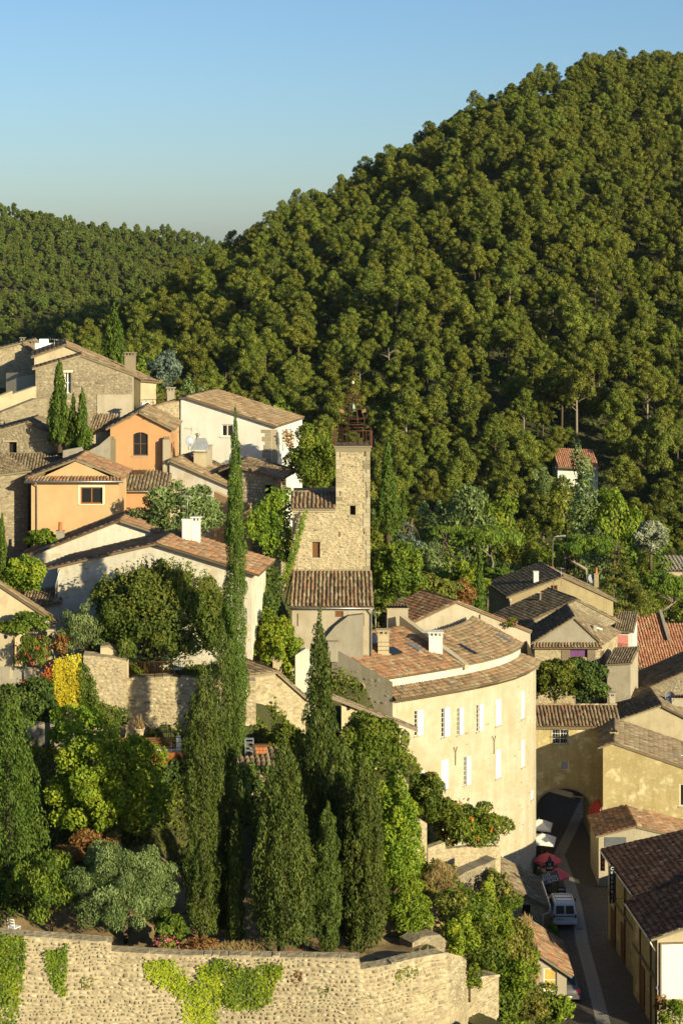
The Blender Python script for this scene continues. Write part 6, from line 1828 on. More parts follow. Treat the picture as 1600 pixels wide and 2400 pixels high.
mb = MB(); mb.face([pl.pt(0, ze2 - 0.1, -0.35), pl.pt(pl.L + 0.2, ze2 - 0.1, -0.35), pl.pt(ua, za, -0.35)]); mb.build('pediment', M['grey_render'], root)
r1 = roof(root, (pl.pt(-0.35, ze2 - 0.05, -0.15), pl.pt(-0.35, ze2 - 0.05, -D), pl.pt(ua, za + 0.2, -D), pl.pt(ua, za + 0.2, -0.15)), M['tile_moss'], 0.14, 0.25, 0.4, 543)
e = rt.pt(DL, ze + 0.2, 0.35)
r2 = roof(root, (pl.pt(pl.L + 0.35, ze2 - 0.1, -0.15), e, pl.pt(ua, za + 0.2, -D), pl.pt(ua, za + 0.2, -0.15)), M['tile_moss'], 0.14, 0.25, 0.4, 544)
ridge_tiles(r1, pl.pt(ua, za + 0.24, -0.15), pl.pt(ua, za + 0.24, -D), M['tile_old'])
chimney(r2, XY(1393, 173.5), ze + 0.5, ZP(1466, 173.5), 0.3, 0.3, M['pale_render'], 'none')
mb = MB(); mb.lathe(W(1314, 1462, 174), [(0.12, -0.6), (0.12, 0.15), (0.17, 0.17), (0.17, 0.25)], 8); mb.build('flue', M['zinc'], r1)
p0 = W(1358, 1462, 173.6); p1 = W(1410, 1478, 174.2); mb = MB(); mb.tube([p0 + Vector((0, 0, 0.1)), p1 + Vector((0, 0, 0.1))], 0.09, 6); mb.build('roof_flashing', M['paint_white'], r2)
pipe(root, [rt.pt(0.05, ze - 0.1, 0.25), rt.pt(0.15, ze - 0.5, 0.08), rt.pt(0.15, base, 0.08)], 0.05, M['zinc'])
# --- middle stone gable
h = gable_house('stone_house', 'grey stone gable in the middle of three stacked houses', (1225, 182), (1470, 186), 6, 8, 1466, 1470, (1350, 1408), M['mortar_grey'], M['tile_moss'], seed=550, stone=M['stone_grey'], over=0.5, verge=0.12, stone_kw=SK)
chimney(h['roofs'][0], XY(1308, 183), ZP(1440, 183), ZP(1444, 183), 0.35, 0.35, M['pale_render'], 'pot')
for (x, y0, y1) in ((1264, 1425, 1390),):
    mb = MB(); mb.lathe(W(x, y0, 187), [(0.14, -0.4), (0.14, (y0 - y1) / F * 187), (0.3, (y0 - y1) / F * 187 + 0.02), (0.3, (y0 - y1) / F * 187 + 0.06)], 8); mb.build('flue', M['pale_render'], h['roofs'][0])
# narrow white house with pink shutters to its right
h2 = eave_house('white_house', 'narrow white house with faded pink shutters beside stone houses', (1441, 184), (1482, 183.6), 5, 8, 1478, 1480, 0.8, M['white'], M['tile_moss'], seed=555, over=0.5)
pl = h2['pl']; root = h2['root']
for (x0, y0, x1, y1) in ((1446, 1489, 1471, 1530),):
    a, b = pl.uz(x0, y1); c, d = pl.uz(x1, y0); mb = MB(); mb.plbox(pl, a, b, c, d, 0.01, 0.04); pk = mb.build('pink_panel', M['paint_pink'], root)
    mb = MB()
    for k in range(9): mb.tube([pl.pt(a + (c - a) * k / 8, b + 0.1, 0.5), pl.pt(a + (c - a) * k / 8, b + 1.0, 0.5)], 0.015, 4)
    for z in (b + 0.1, b + 1.0): mb.tube([pl.pt(a - 0.1, z, 0.5), pl.pt(c + 0.1, z, 0.5)], 0.025, 5)
    mb.build('balcony_rail', M['wood'], root)
    mb = MB(); mb.plbox(pl, a - 0.2, b - 0.15, c + 0.3, b, 0.02, 0.6); mb.build('balcony', M['paint_cream'], root)
h3 = eave_house('cream_house', 'narrow cream house with lamp bracket next to the gate roof', (1422, 169.2), (1476, 168.6), 5, 8, 1560, 1556, 0.4, M['pale_render'], M['tile_moss'], seed=557, over=0.2)
pl = h3['pl']; mb = MB(); u, z = pl.uz(1455, 1650); mb.tube([pl.pt(u, z, 0), pl.pt(u, z + 0.02, 0.5), pl.pt(u + 0.25, z, 0.8), pl.pt(u + 0.25, z - 0.3, 0.8)], 0.025, 5); mb.build('lamp_bracket', M['iron'], h3['root'])
mb = MB(); mb.lathe(pl.pt(u + 0.25, z - 0.75, 0.8), [(0.1, 0), (0.2, 0.1), (0.24, 0.3), (0.1, 0.42), (0.02, 0.46)], 8); mb.build('lantern', M['iron'], h3['root'])
# --- rear ochre house with wooden window
h = gable_house('ochre_house', 'rear ochre gabled house with little wooden window and satellite dish', (1192, 205), (1436, 207), 9, 6, 1400, 1408, (1318, 1354), M['ochre_dark'], M['tile_moss'], holes=[(1289, 1371, 1305, 1393)], seed=560, over=0.35, verge=0.2)
pl, root = h['pl'], h['root']
window(root, pl, *h['H'][0], 0, 0.15, M['wood_red'], 2, 2, 0.09)
chimney(h['roofs'][0], XY(1255, 207), ZP(1368, 207), ZP(1340, 207), 0.55, 0.5, M['white'], 'none'); chimney(h['roofs'][0], XY(1290, 213), ZP(1345, 213), ZP(1335, 213), 0.5, 0.5, M['brick'], 'slab')
chimney(h['roofs'][1], XY(1396, 208), ZP(1376, 208), ZP(1345, 208), 0.5, 0.5, M['ochre_dark'], 'pot'); dish(h['roofs'][1], W(1384, 1356, 208), 0.5, (0.5, -0.8, 0.25)); antenna(h['roofs'][0], W(1314, 1372, 205), 2.0, M['zinc'])
pipe(root, [pl.pt(0.1, h['zL'] - 0.1, 0.3), pl.pt(0.1, h['zL'] - 0.6, 0.08), pl.pt(0.1, 6, 0.08)], 0.06, M['zinc'])
# --- new red roofs
def slope_roof(label, A, B, e, dpt, rise, seed, mat='tile_new', base=5.0, name='red_roofed_house', pitch=0.3):
    return eave_house(name, label, A, B, dpt, base, e[0], e[1], rise, M['cream_plain'], M[mat], seed=seed, pitch=pitch, over=0.3, rlen=0.45)
h = slope_roof('new terracotta roof with raised tile row, upper of three at right', (1486, 214), (1560, 214), (1512, 512), 6.0, 2.2, 570) if False else slope_roof('new terracotta roof with raised tile row, upper of three at right', (1486, 214), (1560, 214), (1512, 1512), 6.0, 2.3, 570)
mb = MB(); c = h['corners']; mb.box6([c[1], c[1] + Vector((0.35, 0, 0)), c[2] + Vector((0.35, 0, 0)), c[2], c[1] + Vector((0, 0, 0.5)), c[1] + Vector((0.35, 0, 0.5)), c[2] + Vector((0.35, 0, 0.5)), c[2] + Vector((0, 0, 0.5))]); mb.build('parapet', M['grey_render'], h['root'])
slope_roof('new terracotta roof cut by the right photo edge', (1564, 214), (1680, 214), (1522, 1522), 5.0, 1.8, 571)
slope_roof('broad new terracotta roof below the two smaller red roofs', (1470, 206), (1690, 206), (1592, 1592), 7.0, 2.6, 572)
h = slope_roof('small piece of terracotta roof behind the stone gable', (1428, 216), (1474, 216), (1478, 1478), 4.5, 1.4, 573); chimney(h['roofs'][0], XY(1447, 219), ZP(1450, 219), ZP(1436, 219), 0.45, 0.45, M['brick'], 'none')
eave_house('sheet_roof_shed', 'low shed with grey corrugated roof below the red roofs', (1478, 186), (1530, 186), 4.5, 7, 1625, 1620, 1.2, M['grey_render'], M['tile_moss'], seed=575)
# --- far house among poplars
h = eave_house('far_house', 'far white house with terracotta eaves half hidden by a poplar', (1306, 362), (1400, 362), 9, GZ(1370, 362) - 1, 1090, 1094, 2.2, M['white'], M['tile_new'], seed=580, over=1.6, pitch=0.4, rlen=0.6)
chimney(h['roofs'][0], XY(1338, 368), ZP(1085, 368), ZP(1072, 368), 0.7, 0.7, M['brick'], 'none')
mb = MB(); pl = h['pl']
for u in (-0.6, 2.2, 4.4): mb.tube([pl.pt(u, h['zL'] - 1.1, 0), pl.pt(u, h['zL'] - 0.2, 1.4)], 0.08, 5)
mb.build('eave_bracket', M['wood'], h['root'])
eave_house('far_shed', 'far low shed roof at the right edge beyond pine trees', (1555, 300), (1700, 300), 8, 2, 1338, 1342, 1.0, M['cream_plain'], M['grey_render'], seed=581, pitch=0.6, rlen=1.0)
# --- small red roofed house with pale gable
h = gable_house('red_roofed_house', 'small house with bright red roof and pale gable beside the street', (1402, 143), (1640, 143), 4.8, 11.8, 1962, 1975, (1489, 1940), M['pale_render'], M['tile_red'], seed=590, over=0.25, verge=0.15)
M['void_blue'] = simple('grey_board', (0.12, 0.13, 0.14), 0.8, 0, 0.2, 3)
pl = h['pl']; a, b = pl.uz(1416, 1985); c, d = pl.uz(1466, 1962); mb = MB(); mb.plbox(pl, a, b, c, d, 0.01, 0.05); mb.build('board_panel', M['void_blue'], h['root'])
# ================================================================== creperie row along the street
def street_block(name, label, pA, pB, wid, ez, slope, wall, tiles, seed, back=None):
    """building whose long wall faces the street: pA near end, pB far end (x, y); roof rises to the right"""
    A = Vector(pB); B = Vector(pA)
    p = Pl(A, B, True)                       # far -> near; n faces the street (left)
    root = thing(name, label, 'building', ((A.x + B.x) / 2 + wid / 2, (A.y + B.y) / 2, 11.8))
    n = -p.n
    q = lambda v, z: Vector((v.x, v.y, z))
    zr = ez + wid * slope
    mb = MB(); wall_face(mb, p, [(0, 11.8), (p.L, 11.8), (p.L, ez), (0, ez)])
    A2, B2 = A + n * wid, B + n * wid
    mb.face([q(B, 11.8), q(B2, 11.8), q(B2, zr), q(B, ez)]); mb.face([q(A, 11.8), q(A, ez), q(A2, zr), q(A2, 11.8)]); mb.face([q(B2, 11.8), q(A2, 11.8), q(A2, zr), q(B2, zr)])
    mb.build('wall', wall, root)
    ov = 0.45; vg = 0.18; t = p.d
    rf = roof(root, (q(A - n * ov - t * vg, ez - ov * slope + 0.15), q(B - n * ov + t * vg, ez - ov * slope + 0.15), q(B2 + t * vg, zr + 0.15), q(A2 - t * vg, zr + 0.15)), tiles, 0.14, 0.25, 0.4, seed)
    g0 = q(A - n * (ov + 0.08), ez - ov * slope + 0.06); g1 = q(B - n * (ov + 0.08), ez - ov * slope + 0.06)
    pipe(root, [g0, g1], 0.065, M['zinc'], 'gutter')
    return root, p, rf, (A, B, A2, B2, zr, g1)
r1, p1, rf1, k1 = street_block('creperie', 'shaded-roof creperie with ochre street wall and black sign', (19.55, 122.9), (18.75, 132.2), 9, 18.1, 0.2, M['ochre'], M['tile_shaded'], 600)
r2, p2, rf2, k2 = street_block('corner_building', 'near corner building with white door panel and shaded tiled roof', (19.45, 115.8), (18.95, 122.2), 8, 17.9, 0.3, M['ochre'], M['tile_shaded'], 620)
# upright timbers and openings on the street walls
for (p, rt_, us) in ((p1, r1, (2.2, 5.0, 7.8)), (p2, r2, (2.0, 4.8))):
    for u in us:
        mb = MB(); mb.plbox(p, u, 12.0, u + 0.16, 17.4, 0.0, 0.08); mb.build('timber_post', M['wood'], rt_)
    mb = MB(); mb.plbox(p, 0.2, 15.2, p.L - 0.2, 15.4, 0.081, 0.12); mb.build('beam', M['wood_grey'], rt_)
for (u0, u1) in ((1.0, 2.1), (4.0, 4.9)): board_door(r1, p1, u0, 12.05, u1, 14.6, 0.12, 0.05, M['wood'], 4, 'door')
for (u0, u1) in ((2.3, 3.3),): board_door(r2, p2, u0, 12.05, u1, 14.8, 0.12, 0.05, M['wood'], 4, 'door')
pipe(r2, [k2[5], k2[5] + Vector((0.25, 0.1, -0.45)), Vector((k2[1].x - 0.08, k2[1].y + 0.15, k2[5].z - 0.8)), Vector((k2[1].x - 0.08, k2[1].y + 0.15, 11.9))], 0.06, M['zinc'])
# front wall of the corner building, towards the camera: cream render and a white roller panel
pq = Pl(k2[1], k2[3], True)
mb = MB(); wall_face(mb, pq, [(0.0, 11.9), (pq.L, 11.9), (pq.L, k2[4] - 0.02), (0.0, 17.88)], [], 0.1, 0.04); mb.build('front_render', M['cream_plain'], r2)
a, zt_ = pq.uz(1548, 2212); _, zb_ = pq.uz(1548, 2340)
mb = MB(); mb.plbox(pq, a, zb_, a + 3.2, zt_, 0.05, 0.12); pan = mb.build('white_panel', M['paint_white'], r2)
mb = MB()
for q in ((a - 0.1, zb_, a - 0.003, zt_), (a - 0.1, zt_ + 0.003, a + 3.3, zt_ + 0.1)): mb.plbox(pq, *q, 0.05, 0.16)
mb.build('panel_frame', M['wood_grey'], r2)
mb = MB()
for k in range(9): mb.plbox(pq, a + 0.2 + k * 0.34, zb_ + 0.05, a + 0.215 + k * 0.34, zt_ - 0.05, 0.1205, 0.126)
mb.build('panel_rib', M['paint_white'], pan)
mb = MB(); mb.box6([pq.pt(0.3, 18.0, 0.05), pq.pt(3.4, 19.0, 0.05), pq.pt(3.4, 19.0, -0.05), pq.pt(0.3, 18.0, -0.05), pq.pt(0.3, 18.2, 0.13), pq.pt(3.4, 19.2, 0.13), pq.pt(3.4, 19.2, 0.05), pq.pt(0.3, 18.2, 0.05)]); mb.build('barge_board', M['paint_white'], r2)
def text_obj(body, size, mat, parent, loc, rot, name='lettering', align='CENTER', ext=0.006):
    cu = bpy.data.curves.new(name, 'FONT'); cu.body = body; cu.size = size; cu.extrude = ext; cu.align_x = align; cu.align_y = 'CENTER'
    tmp = bpy.data.objects.new(name, cu); COL.objects.link(tmp)
    dg = bpy.context.evaluated_depsgraph_get(); me = bpy.data.meshes.new_from_object(tmp.evaluated_get(dg))
    bpy.data.objects.remove(tmp)
    o = mesh_part(name, me, None, parent); me.materials.clear(); me.materials.append(mat)
    m4 = Matrix.Translation(Vector(loc) - wloc(parent)) @ rot.to_4x4()
    o.matrix_local = m4
    return o
def facing(n):
    """rotation that stands lettering upright, facing along n"""
    n = Vector((n[0], n[1], 0)).normalized(); x = Vector((-n.y, n.x, 0)); z = Vector((0, 0, 1))
    return Matrix((x, z, n)).transposed()
M['sign_black'] = simple('black_sign', (0.015, 0.015, 0.018), 0.5, 0, 0.1, 4); M['letter'] = simple('sign_letter', (0.75, 0.72, 0.66), 0.6, 0, 0.05, 4); M['sign_red'] = simple('red_sign', (0.38, 0.02, 0.02), 0.5, 0, 0.1, 4); M['sign_blue'] = simple('blue_enamel', (0.02, 0.03, 0.12), 0.3, 0, 0.1, 4)
# house number plate 2
u, z = pq.uz(1538, 2314); pt_ = thing('number_plate', 'small dark blue house number plate beside the white panel', 'sign', pq.pt(u, z - 0.1, 0.06))
mb = MB(); mb.plbox(pq, u - 0.1, z - 0.1, u + 0.1, z + 0.1, 0.045, 0.06); mb.build('plate', M['sign_blue'], pt_)
text_obj('2', 0.17, M['letter'], pt_, pq.pt(u, z, 0.066), facing(pq.n))
# vertical CREPERIE sign projecting from the street wall
sgx = Vector(XY(1433, 127.5)); zs1, zs0 = ZP(2030, 127.5), ZP(2117, 127.5)
sg = thing('creperie_sign', 'tall black vertical sign reading CREPERIE in white letters', 'sign', (sgx.x, sgx.y, zs0))
mb = MB(); mb.box((sgx.x - 0.17, sgx.y - 0.05, zs0), (sgx.x + 0.17, sgx.y + 0.05, zs1)); mb.build('board', M['sign_black'], sg)
for i, ch_ in enumerate('CREPERIE'):
    text_obj(ch_, 0.3, M['letter'], sg, (sgx.x, sgx.y - 0.06, zs1 - (i + 0.5) * (zs1 - zs0) / 8), facing((0, -1)))
mb = MB()
for z in (zs0 + 0.3, zs1 - 0.3): mb.tube([(sgx.x + 0.17, sgx.y, z), (sgx.x + 0.75, sgx.y, z)], 0.02, 5)
mb.build('bracket', M['iron'], sg)
sg2 = thing('red_sign', 'short dark red vertical sign with white letters beyond the creperie sign', 'sign', W(1411, 2035, 133))
mb = MB(); c = W(1411, 2016, 133); mb.box(c - Vector((0.16, 0.04, 0.75)), c + Vector((0.16, 0.04, 0.75))); mb.build('board', M['sign_red'], sg2)
for i, ch_ in enumerate('CREP'): text_obj(ch_, 0.3, M['letter'], sg2, c + Vector((0, -0.05, 0.55 - i * 0.36)), facing((0, -1)))
mb = MB(); mb.tube([c + Vector((0.16, 0, 0.4)), c + Vector((0.5, 0, 0.4))], 0.02, 5); mb.build('bracket', M['iron'], sg2)
# ================================================================== sheds on the left of the street
def shed(name, label, A, B, depth, base, eL, eR, slope_r, wall, tiles, holes, seed, stone=None):
    return gable_house(name, label, A, B, depth, base, eL, eR, (A[0] + 3, eL - 2), wall, tiles, holes=holes, seed=seed, stone=stone, over=0.35, verge=0.3, pitch=0.23, stone_kw=dict(ch=0.2, ln=0.36, proud=0.015))
h = shed('stone_shed', 'small stone shed with dark square window below the curved building', (1172, 131), (1274, 131), 5.5, 11.9, 2072, 2124, 0, M['mortar'], M['tile_moss'], [(1223, 2120, 1242, 2146)], 640, M['stone'])
dark_opening(h['root'], h['pl'], *h['H'][0], 0, 0.3); pl = h['pl']
pipe(h['root'], [pl.pt(pl.L + 0.4, h['zR'] + 0.05, -5), pl.pt(pl.L + 0.4, h['zR'] + 0.02, 0.3), pl.pt(pl.L + 0.3, h['zR'] - 0.35, 0.25), pl.pt(pl.L - 0.1, h['zR'] - 0.55, 0.1), pl.pt(pl.L - 0.1, 11.9, 0.1)], 0.07, M['paint_white'])
h = shed('shed', 'plastered shed with yellow sunlit window at the street edge', (1254, 118), (1327, 118), 5.5, 11.9, 2238, 2282, 0, M['pale_render'], M['tile_red'], [(1273, 2270, 1304, 2325)], 650)
M['sunlit_pane'] = simple('sunlit_yellow_pane', (0.62, 0.42, 0.1), 0.7, 0, 0.25, 2)  # sunlight on the shed window put into the yellow of its pane
window(h['root'], h['pl'], *h['H'][0], 0, 0.12, M['paint_white'], 1, 2, 0.07, M['sunlit_pane'], M['pale_render'])
# ================================================================== cypresses
cypress('tallest slender cypress, clipped to a smooth narrow spire', 551, 1830, 960, 119, 68, 1, M['cypress_bright'], 42000, 120, -0.05, 0.15, taper=1.45, foot=0.01)
cypress('thick front cypress at the left of the cypress clump', 476, 2208, 1556, 105, 88, 2, None, 28500, 170, 0.1, 0.17, taper=4.0)
cypress('twin cypress standing behind the thick front one', 522, 2205, 1458, 107, 88, 3, None, 28500, 170, 0.12, 0.17, taper=3.2)
cypress('slim young cypress at the foot of the clump', 554, 2232, 1902, 104.5, 44, 4, None, 13300, 90, 0.1, 0.16, taper=2.2)
cypress('broad bushy cypress with visible pale trunk', 664, 2250, 1728, 103, 134, 5, None, 32300, 210, 0.22, 0.19, taper=1.2, foot=0.09)
cypress('tall dark cypress with ragged top in front of the curved building', 748, 2190, 1425, 109, 98, 6, None, 32300, 230, 0.16, 0.19, taper=1.2)
cypress('low rounded cypress at the front of the clump', 768, 2240, 1880, 103.5, 66, 7, M['cypress'], 17100, 90, 0.05, 0.15, taper=2.4)
cypress('wide dark cypress at the right of the clump', 852, 2238, 1775, 105, 100, 8, None, 28500, 190, 0.18, 0.19, taper=1.8)
cypress('second dark cypress leaning behind the wide one', 806, 2215, 1735, 107.5, 68, 9, None, 19000, 130, 0.14, 0.19, taper=1.8)
cypress('broad based cypress in front of the big stone house', 140, 1046, 848, 150.5, 62, 10, M['cypress_bright'], 7000, 90, 0.12, 0.26, taper=0.3)
cypress('thin middle cypress of the trio by the stone barn', 172, 1056, 922, 150.2, 30, 11, M['cypress_bright'], 3000, 50, 0.1, 0.24, taper=0.5)
cypress('right cypress of the trio by the stone barn', 193, 1062, 910, 149.8, 44, 12, M['cypress_bright'], 5000, 70, 0.2, 0.25, taper=0.3)
cypress('dark cypress rising behind the roof of the big stone house', 268, 880, 712, 178, 58, 13, M['cypress_bright'], 6000, 90, 0.12, 0.28, taper=0.7)
cypress('cypress standing right of the bell tower', 908, 1260, 1030, 172, 56, 14, M['cypress_bright'], 7000, 80, 0.1, 0.26, taper=0.5)
cypress('short thin cypress beside the one right of the tower', 944, 1235, 1142, 176, 22, 15, M['cypress_bright'], 2000, 30, 0.05, 0.26)
cypress('narrow cypress between curved building and the right hand houses', 1123, 1470, 1268, 172, 28, 16, M['cypress_bright'], 4000, 60, 0.05, 0.24, taper=0.9)
cypress('small cypress cut by the left edge beside pale green shrubs', 6, 1400, 1203, 127, 30, 17, M['cypress_bright'], 4000, 50, 0.05, 0.22)
cypress('large dark conifer cut by the left photo edge', 22, 2200, 1640, 109, 150, 18, M['cypress_bright'], 28500, 200, 0.2, 0.20, taper=1.3)
cypress('dark creeper covered pole tree beside the red roofs', 1482, 1600, 1438, 192, 18, 19, M['broad_dark'], 1800, 40, 0.3, 0.3, name='slender_tree')

# ================================================================== trees and shrubs of the gardens
def mulberry():
    rng = np.random.default_rng(31); Yd = 125.2
    base = W(362, 1588, Yd); c = W(372, 1432, Yd); rx, ry, rz = 172 / F * Yd, 4.2, 124 / F * Yd; cz = c.z - base.z
    C = []
    for i in range(60):
        th = rng.random() * 2 * math.pi; v = rng.random(); el = math.asin(min(1, 0.02 + 0.98 * v)) if i < 44 else -0.35 * rng.random()
        f = rng.uniform(0.62, 0.94); x = math.cos(th) * math.cos(el) * rx * f; y = math.sin(th) * math.cos(el) * ry * f; z = cz - rz * 0.35 + math.sin(el) * rz * 1.2 * f
        s = rng.uniform(0.5, 0.85); C.append((x + 0.28, y, z, s, s, s * (1.5 if el > 0.3 else 0.9)))
    C.append((0.28, 0, cz - rz * 0.1, rx * 0.86, ry * 0.86, rz * 0.93))
    root = thing('mulberry_tree', 'large domed mulberry tree on the terrace above the retaining wall', 'tree', base)
    mb = MB(); mb.tube([base + Vector((0, 0, -0.4)), base + Vector((0.03, 0, 0.7)), base + Vector((0, 0, 1.5))], [0.36, 0.3, 0.34], 9)
    for k in range(9):
        th = k * 0.7 + 0.3; d = Vector((math.cos(th), math.sin(th) * 0.8, 0)); p0 = base + Vector((0, 0, 1.35))
        mb.tube([p0, p0 + d * 0.8 + Vector((0, 0, 0.7)), p0 + d * 1.7 + Vector((0, 0, 1.6)), p0 + d * 2.4 + Vector((0, 0, 3.0))], [0.2, 0.14, 0.1, 0.04], 6)
    mb.build('trunk', M['bark_pale'], root)
    P, Nn, T = cloud(C, 120, rng, 0.6)
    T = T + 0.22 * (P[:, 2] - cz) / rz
    V, Fq, tt = leaves(P, Nn, 0.21, 0.62, rng, 0.5, None, T)
    # upright yellowish shoots standing out of the dome
    n = 230; th = rng.random(n) * 6.283; q = np.sqrt(rng.random(n)) * 0.93
    sx = np.cos(th) * q * rx + 0.28; sy = np.sin(th) * q * ry; sz = cz - rz * 0.35 + np.sqrt(1 - q * q) * rz * 1.16
    PP = []; 
    for i in range(n):
        l = rng.uniform(0.5, 1.1); k = 14
        t = rng.random(k); PP.append(np.stack([sx[i] * (1 + 0.05 * t) + rng.normal(0, 0.05, k), sy[i] * (1 + 0.05 * t) + rng.normal(0, 0.05, k), sz[i] - 0.15 + t * l], axis=1))
    PP = np.concatenate(PP); V2, F2, t2 = leaves(PP, np.tile([0.3, -0.6, 0.4], (len(PP), 1)), 0.17, 0.55, rng, 0.7, None, rng.uniform(0.75, 1.0, len(PP)))
    mesh_part('crown', np_mesh('crown', np.concatenate([V, V2]), np.concatenate([Fq, F2 + len(V)]), np.concatenate([tt, t2])), M['mulberry'], root)
mulberry()
BL = broadleaf
BL('grey-green olive tree beside the yellow creeper', 196, 1482, 123.4, 118, 130, 41, M['olive'], 1580, 60, 0.17, 'olive_tree', 26, 0.3, aspect=0.28, up=(0, 0, 1))
BL('big silvery olive tree at the front of the terrace', 292, 2088, 104.8, 255, 255, 42, M['olive'], 2225, 75, 0.15, 'olive_tree', 85, 0.2, aspect=0.3, up=(0, 0, 0.7), depth=4.6)
BL('large yellow-green tree in the left of the garden', 262, 1858, 112.5, 300, 300, 43, M['lime'], 2150, 34, 0.2, 'lime_tree', 70, 0.2, depth=6.0, lo=0.5, limbs=16, bark=M['bark_pale'])
BL('upper yellow-green sapling tree below the green cascade', 178, 1716, 115.5, 140, 130, 44, M['lime'], 1900, 40, 0.18, 'lime_tree', 30, 0.26, bark=M['bark_pale'], limbs=10)
BL('dark glossy evergreen at left below the creeper wall', 52, 1656, 117.5, 165, 130, 45, M['broad_dark'], 1800, 46, 0.2, 'evergreen_tree', 30, 0.3)
BL('cherry tree with drooping leaves and leaning brown trunk', 118, 2076, 105.8, 200, 180, 46, M['broad'], 2205, 36, 0.19, 'cherry_tree', 40, 0.24, aspect=0.4, up=(0, 0, -1), trunk_r=0.16, lo=0.5)
BL('deep shaded tree behind the front cypresses', 400, 1935, 117.5, 190, 330, 47, M['broad_dark'], 2150, 26, 0.22, 'broadleaf_tree', 44, 0.26, depth=5)
BL('shaded green tree between thin and bushy cypress', 590, 1905, 116, 130, 230, 48, M['broad_dark'], 2150, 26, 0.22, 'broadleaf_tree', 30, 0.28, depth=4)
BL('rounded green tree under the timber lean-to', 868, 1768, 117, 180, 195, 49, M['broad'], 1950, 44, 0.18, 'broadleaf_tree', 44, 0.26, depth=5)
BL('yellowing tree right of the cypress clump', 918, 1975, 111.5, 150, 330, 50, M['lime'], 2190, 40, 0.17, 'broadleaf_tree', 60, 0.24, depth=4.5)
BL('bright green tree at the right end of the terrace', 958, 2130, 108.6, 120, 150, 51, M['lime'], 2215, 50, 0.16, 'broadleaf_tree', 26, 0.3)
BL('rust coloured autumn bush above the cherry tree', 205, 1990, 109.5, 150, 70, 52, M['autumn'], 2080, 45, 0.16, 'autumn_bush', 24, 0.3, cat='shrub')
BL('clipped dark bush growing under the stone house with brown shutters', 1300, 1600, 164.5, 120, 112, 53, M['broad'], 1690, 34, 0.24, 'bush', 34, 0.28, cat='shrub')
BL('larger dark bush right of the clipped one, above the gate roof', 1368, 1602, 165.5, 120, 122, 54, M['broad_dark'], 1690, 34, 0.24, 'bush', 34, 0.28, cat='shrub')
BL('grey-green bush between the peach and white houses', 425, 1212, 138.5, 215, 165, 55, M['olive'], 1310, 26, 0.24, 'bush', 50, 0.24, cat='shrub', depth=4.5, aspect=0.45)
BL('bright green tree tucked behind the white house corner', 733, 1085, 151, 130, 170, 56, M['broad'], 1200, 34, 0.2, 'broadleaf_tree', 34, 0.28)
BL('blue-grey cedar behind the big stone house', 388, 872, 186, 90, 100, 57, M['blue_cedar'], 940, 20, 0.35, 'cedar_tree', 30, 0.25, aspect=0.35)
SH = shrub
SH('red flowering oleander at the gate pillar', 78, 1528, 121.2, 88, 96, 61, M['broad'], base_py=1590, dens=70, lsize=0.17, name='oleander', aspect=0.3, up=(0, 0, 1))
SH('grape vine trained along the top of the garden house', 62, 1462, 123.2, 120, 46, 62, M['broad'], base_py=1550, dens=55, lsize=0.2, name='vine')
SH('small orange tinged pomegranate bush by the olive', 146, 1514, 122.4, 40, 66, 63, M['autumn'], base_py=1560, dens=60, lsize=0.15)
SH('pale green shrub at left edge beneath the shadowed house', 52, 1352, 127.5, 110, 100, 64, M['lime'], base_py=1420, dens=50, lsize=0.18, k=24)
SH('leafy shrub in front of the peach house downpipe', 100, 1262, 137.5, 84, 44, 65, M['lime'], base_py=1300, dens=50, lsize=0.18)
SH('lush green fig shrub between pink flowers and olive', 398, 2172, 103.6, 90, 70, 66, M['broad'], base_py=2225, dens=60, lsize=0.26, aspect=0.8, name='fig_shrub')
SH('pink flowering bush on top of the rampart', 388, 2214, 101.6, 66, 46, 67, M['scrub'], base_py=2236, dens=60, lsize=0.14, name='flowering_bush')
SH('dry orange weeds along the rampart top', 462, 2218, 102.2, 90, 34, 68, M['autumn'], base_py=2236, dens=50, lsize=0.13)
SH('dark green shrub growing at the cream wall pier', 996, 1872, 123.5, 90, 120, 69, M['broad'], base_py=1935, dens=50, lsize=0.18, k=24)
SH('lower green shrub leaning on the small bastion', 1040, 1912, 124.5, 80, 80, 70, M['broad'], base_py=1960, dens=50, lsize=0.18)
SH('sumac bush with orange seed heads below the facade', 1100, 1936, 125.5, 160, 116, 71, M['sumac'], base_py=2000, dens=42, lsize=0.26, aspect=0.35, k=26, name='sumac_bush')
SH('shrub in dappled shade left of the white house ivy', 640, 1500, 131, 110, 130, 72, M['lime'], base_py=1590, dens=34, lsize=0.2, k=22)
SH('dark shrub behind the tall spire cypress', 618, 1430, 134, 90, 150, 73, M['broad_dark'], base_py=1560, dens=30, lsize=0.22, k=22)
SH('shaded hedge between white gable and tower house', 618, 1375, 138, 90, 120, 74, M['broad_dark'], base_py=1440, dens=26, lsize=0.24, k=26)
SH('green shrub below the small stone house window', 668, 1735, 120.5, 110, 70, 75, M['broad'], base_py=1790, dens=44, lsize=0.19, k=20)
SH('small bush under the shed window at the street', 1268, 2362, 115.4, 130, 90, 76, M['broad'], base_py=2440, dens=50, lsize=0.16, k=22)
SH('sprig of leaves at the right of the shed bush', 1320, 2370, 114.5, 60, 70, 77, M['lime'], base_py=2440, dens=44, lsize=0.16)
SH('yellow-green shrub at the bottom right corner', 1578, 2382, 113.2, 70, 70, 78, M['lime'], base_py=2440, dens=50, lsize=0.15)
SH('brownish hedge under the white door panel', 1548, 2356, 114.2, 34, 56, 79, M['autumn'], base_py=2440, dens=50, lsize=0.14)
SH('weeds at the foot of the stone shed downpipe', 1296, 2180, 131.5, 30, 34, 80, M['lime'], base_py=2195, dens=50, lsize=0.16)
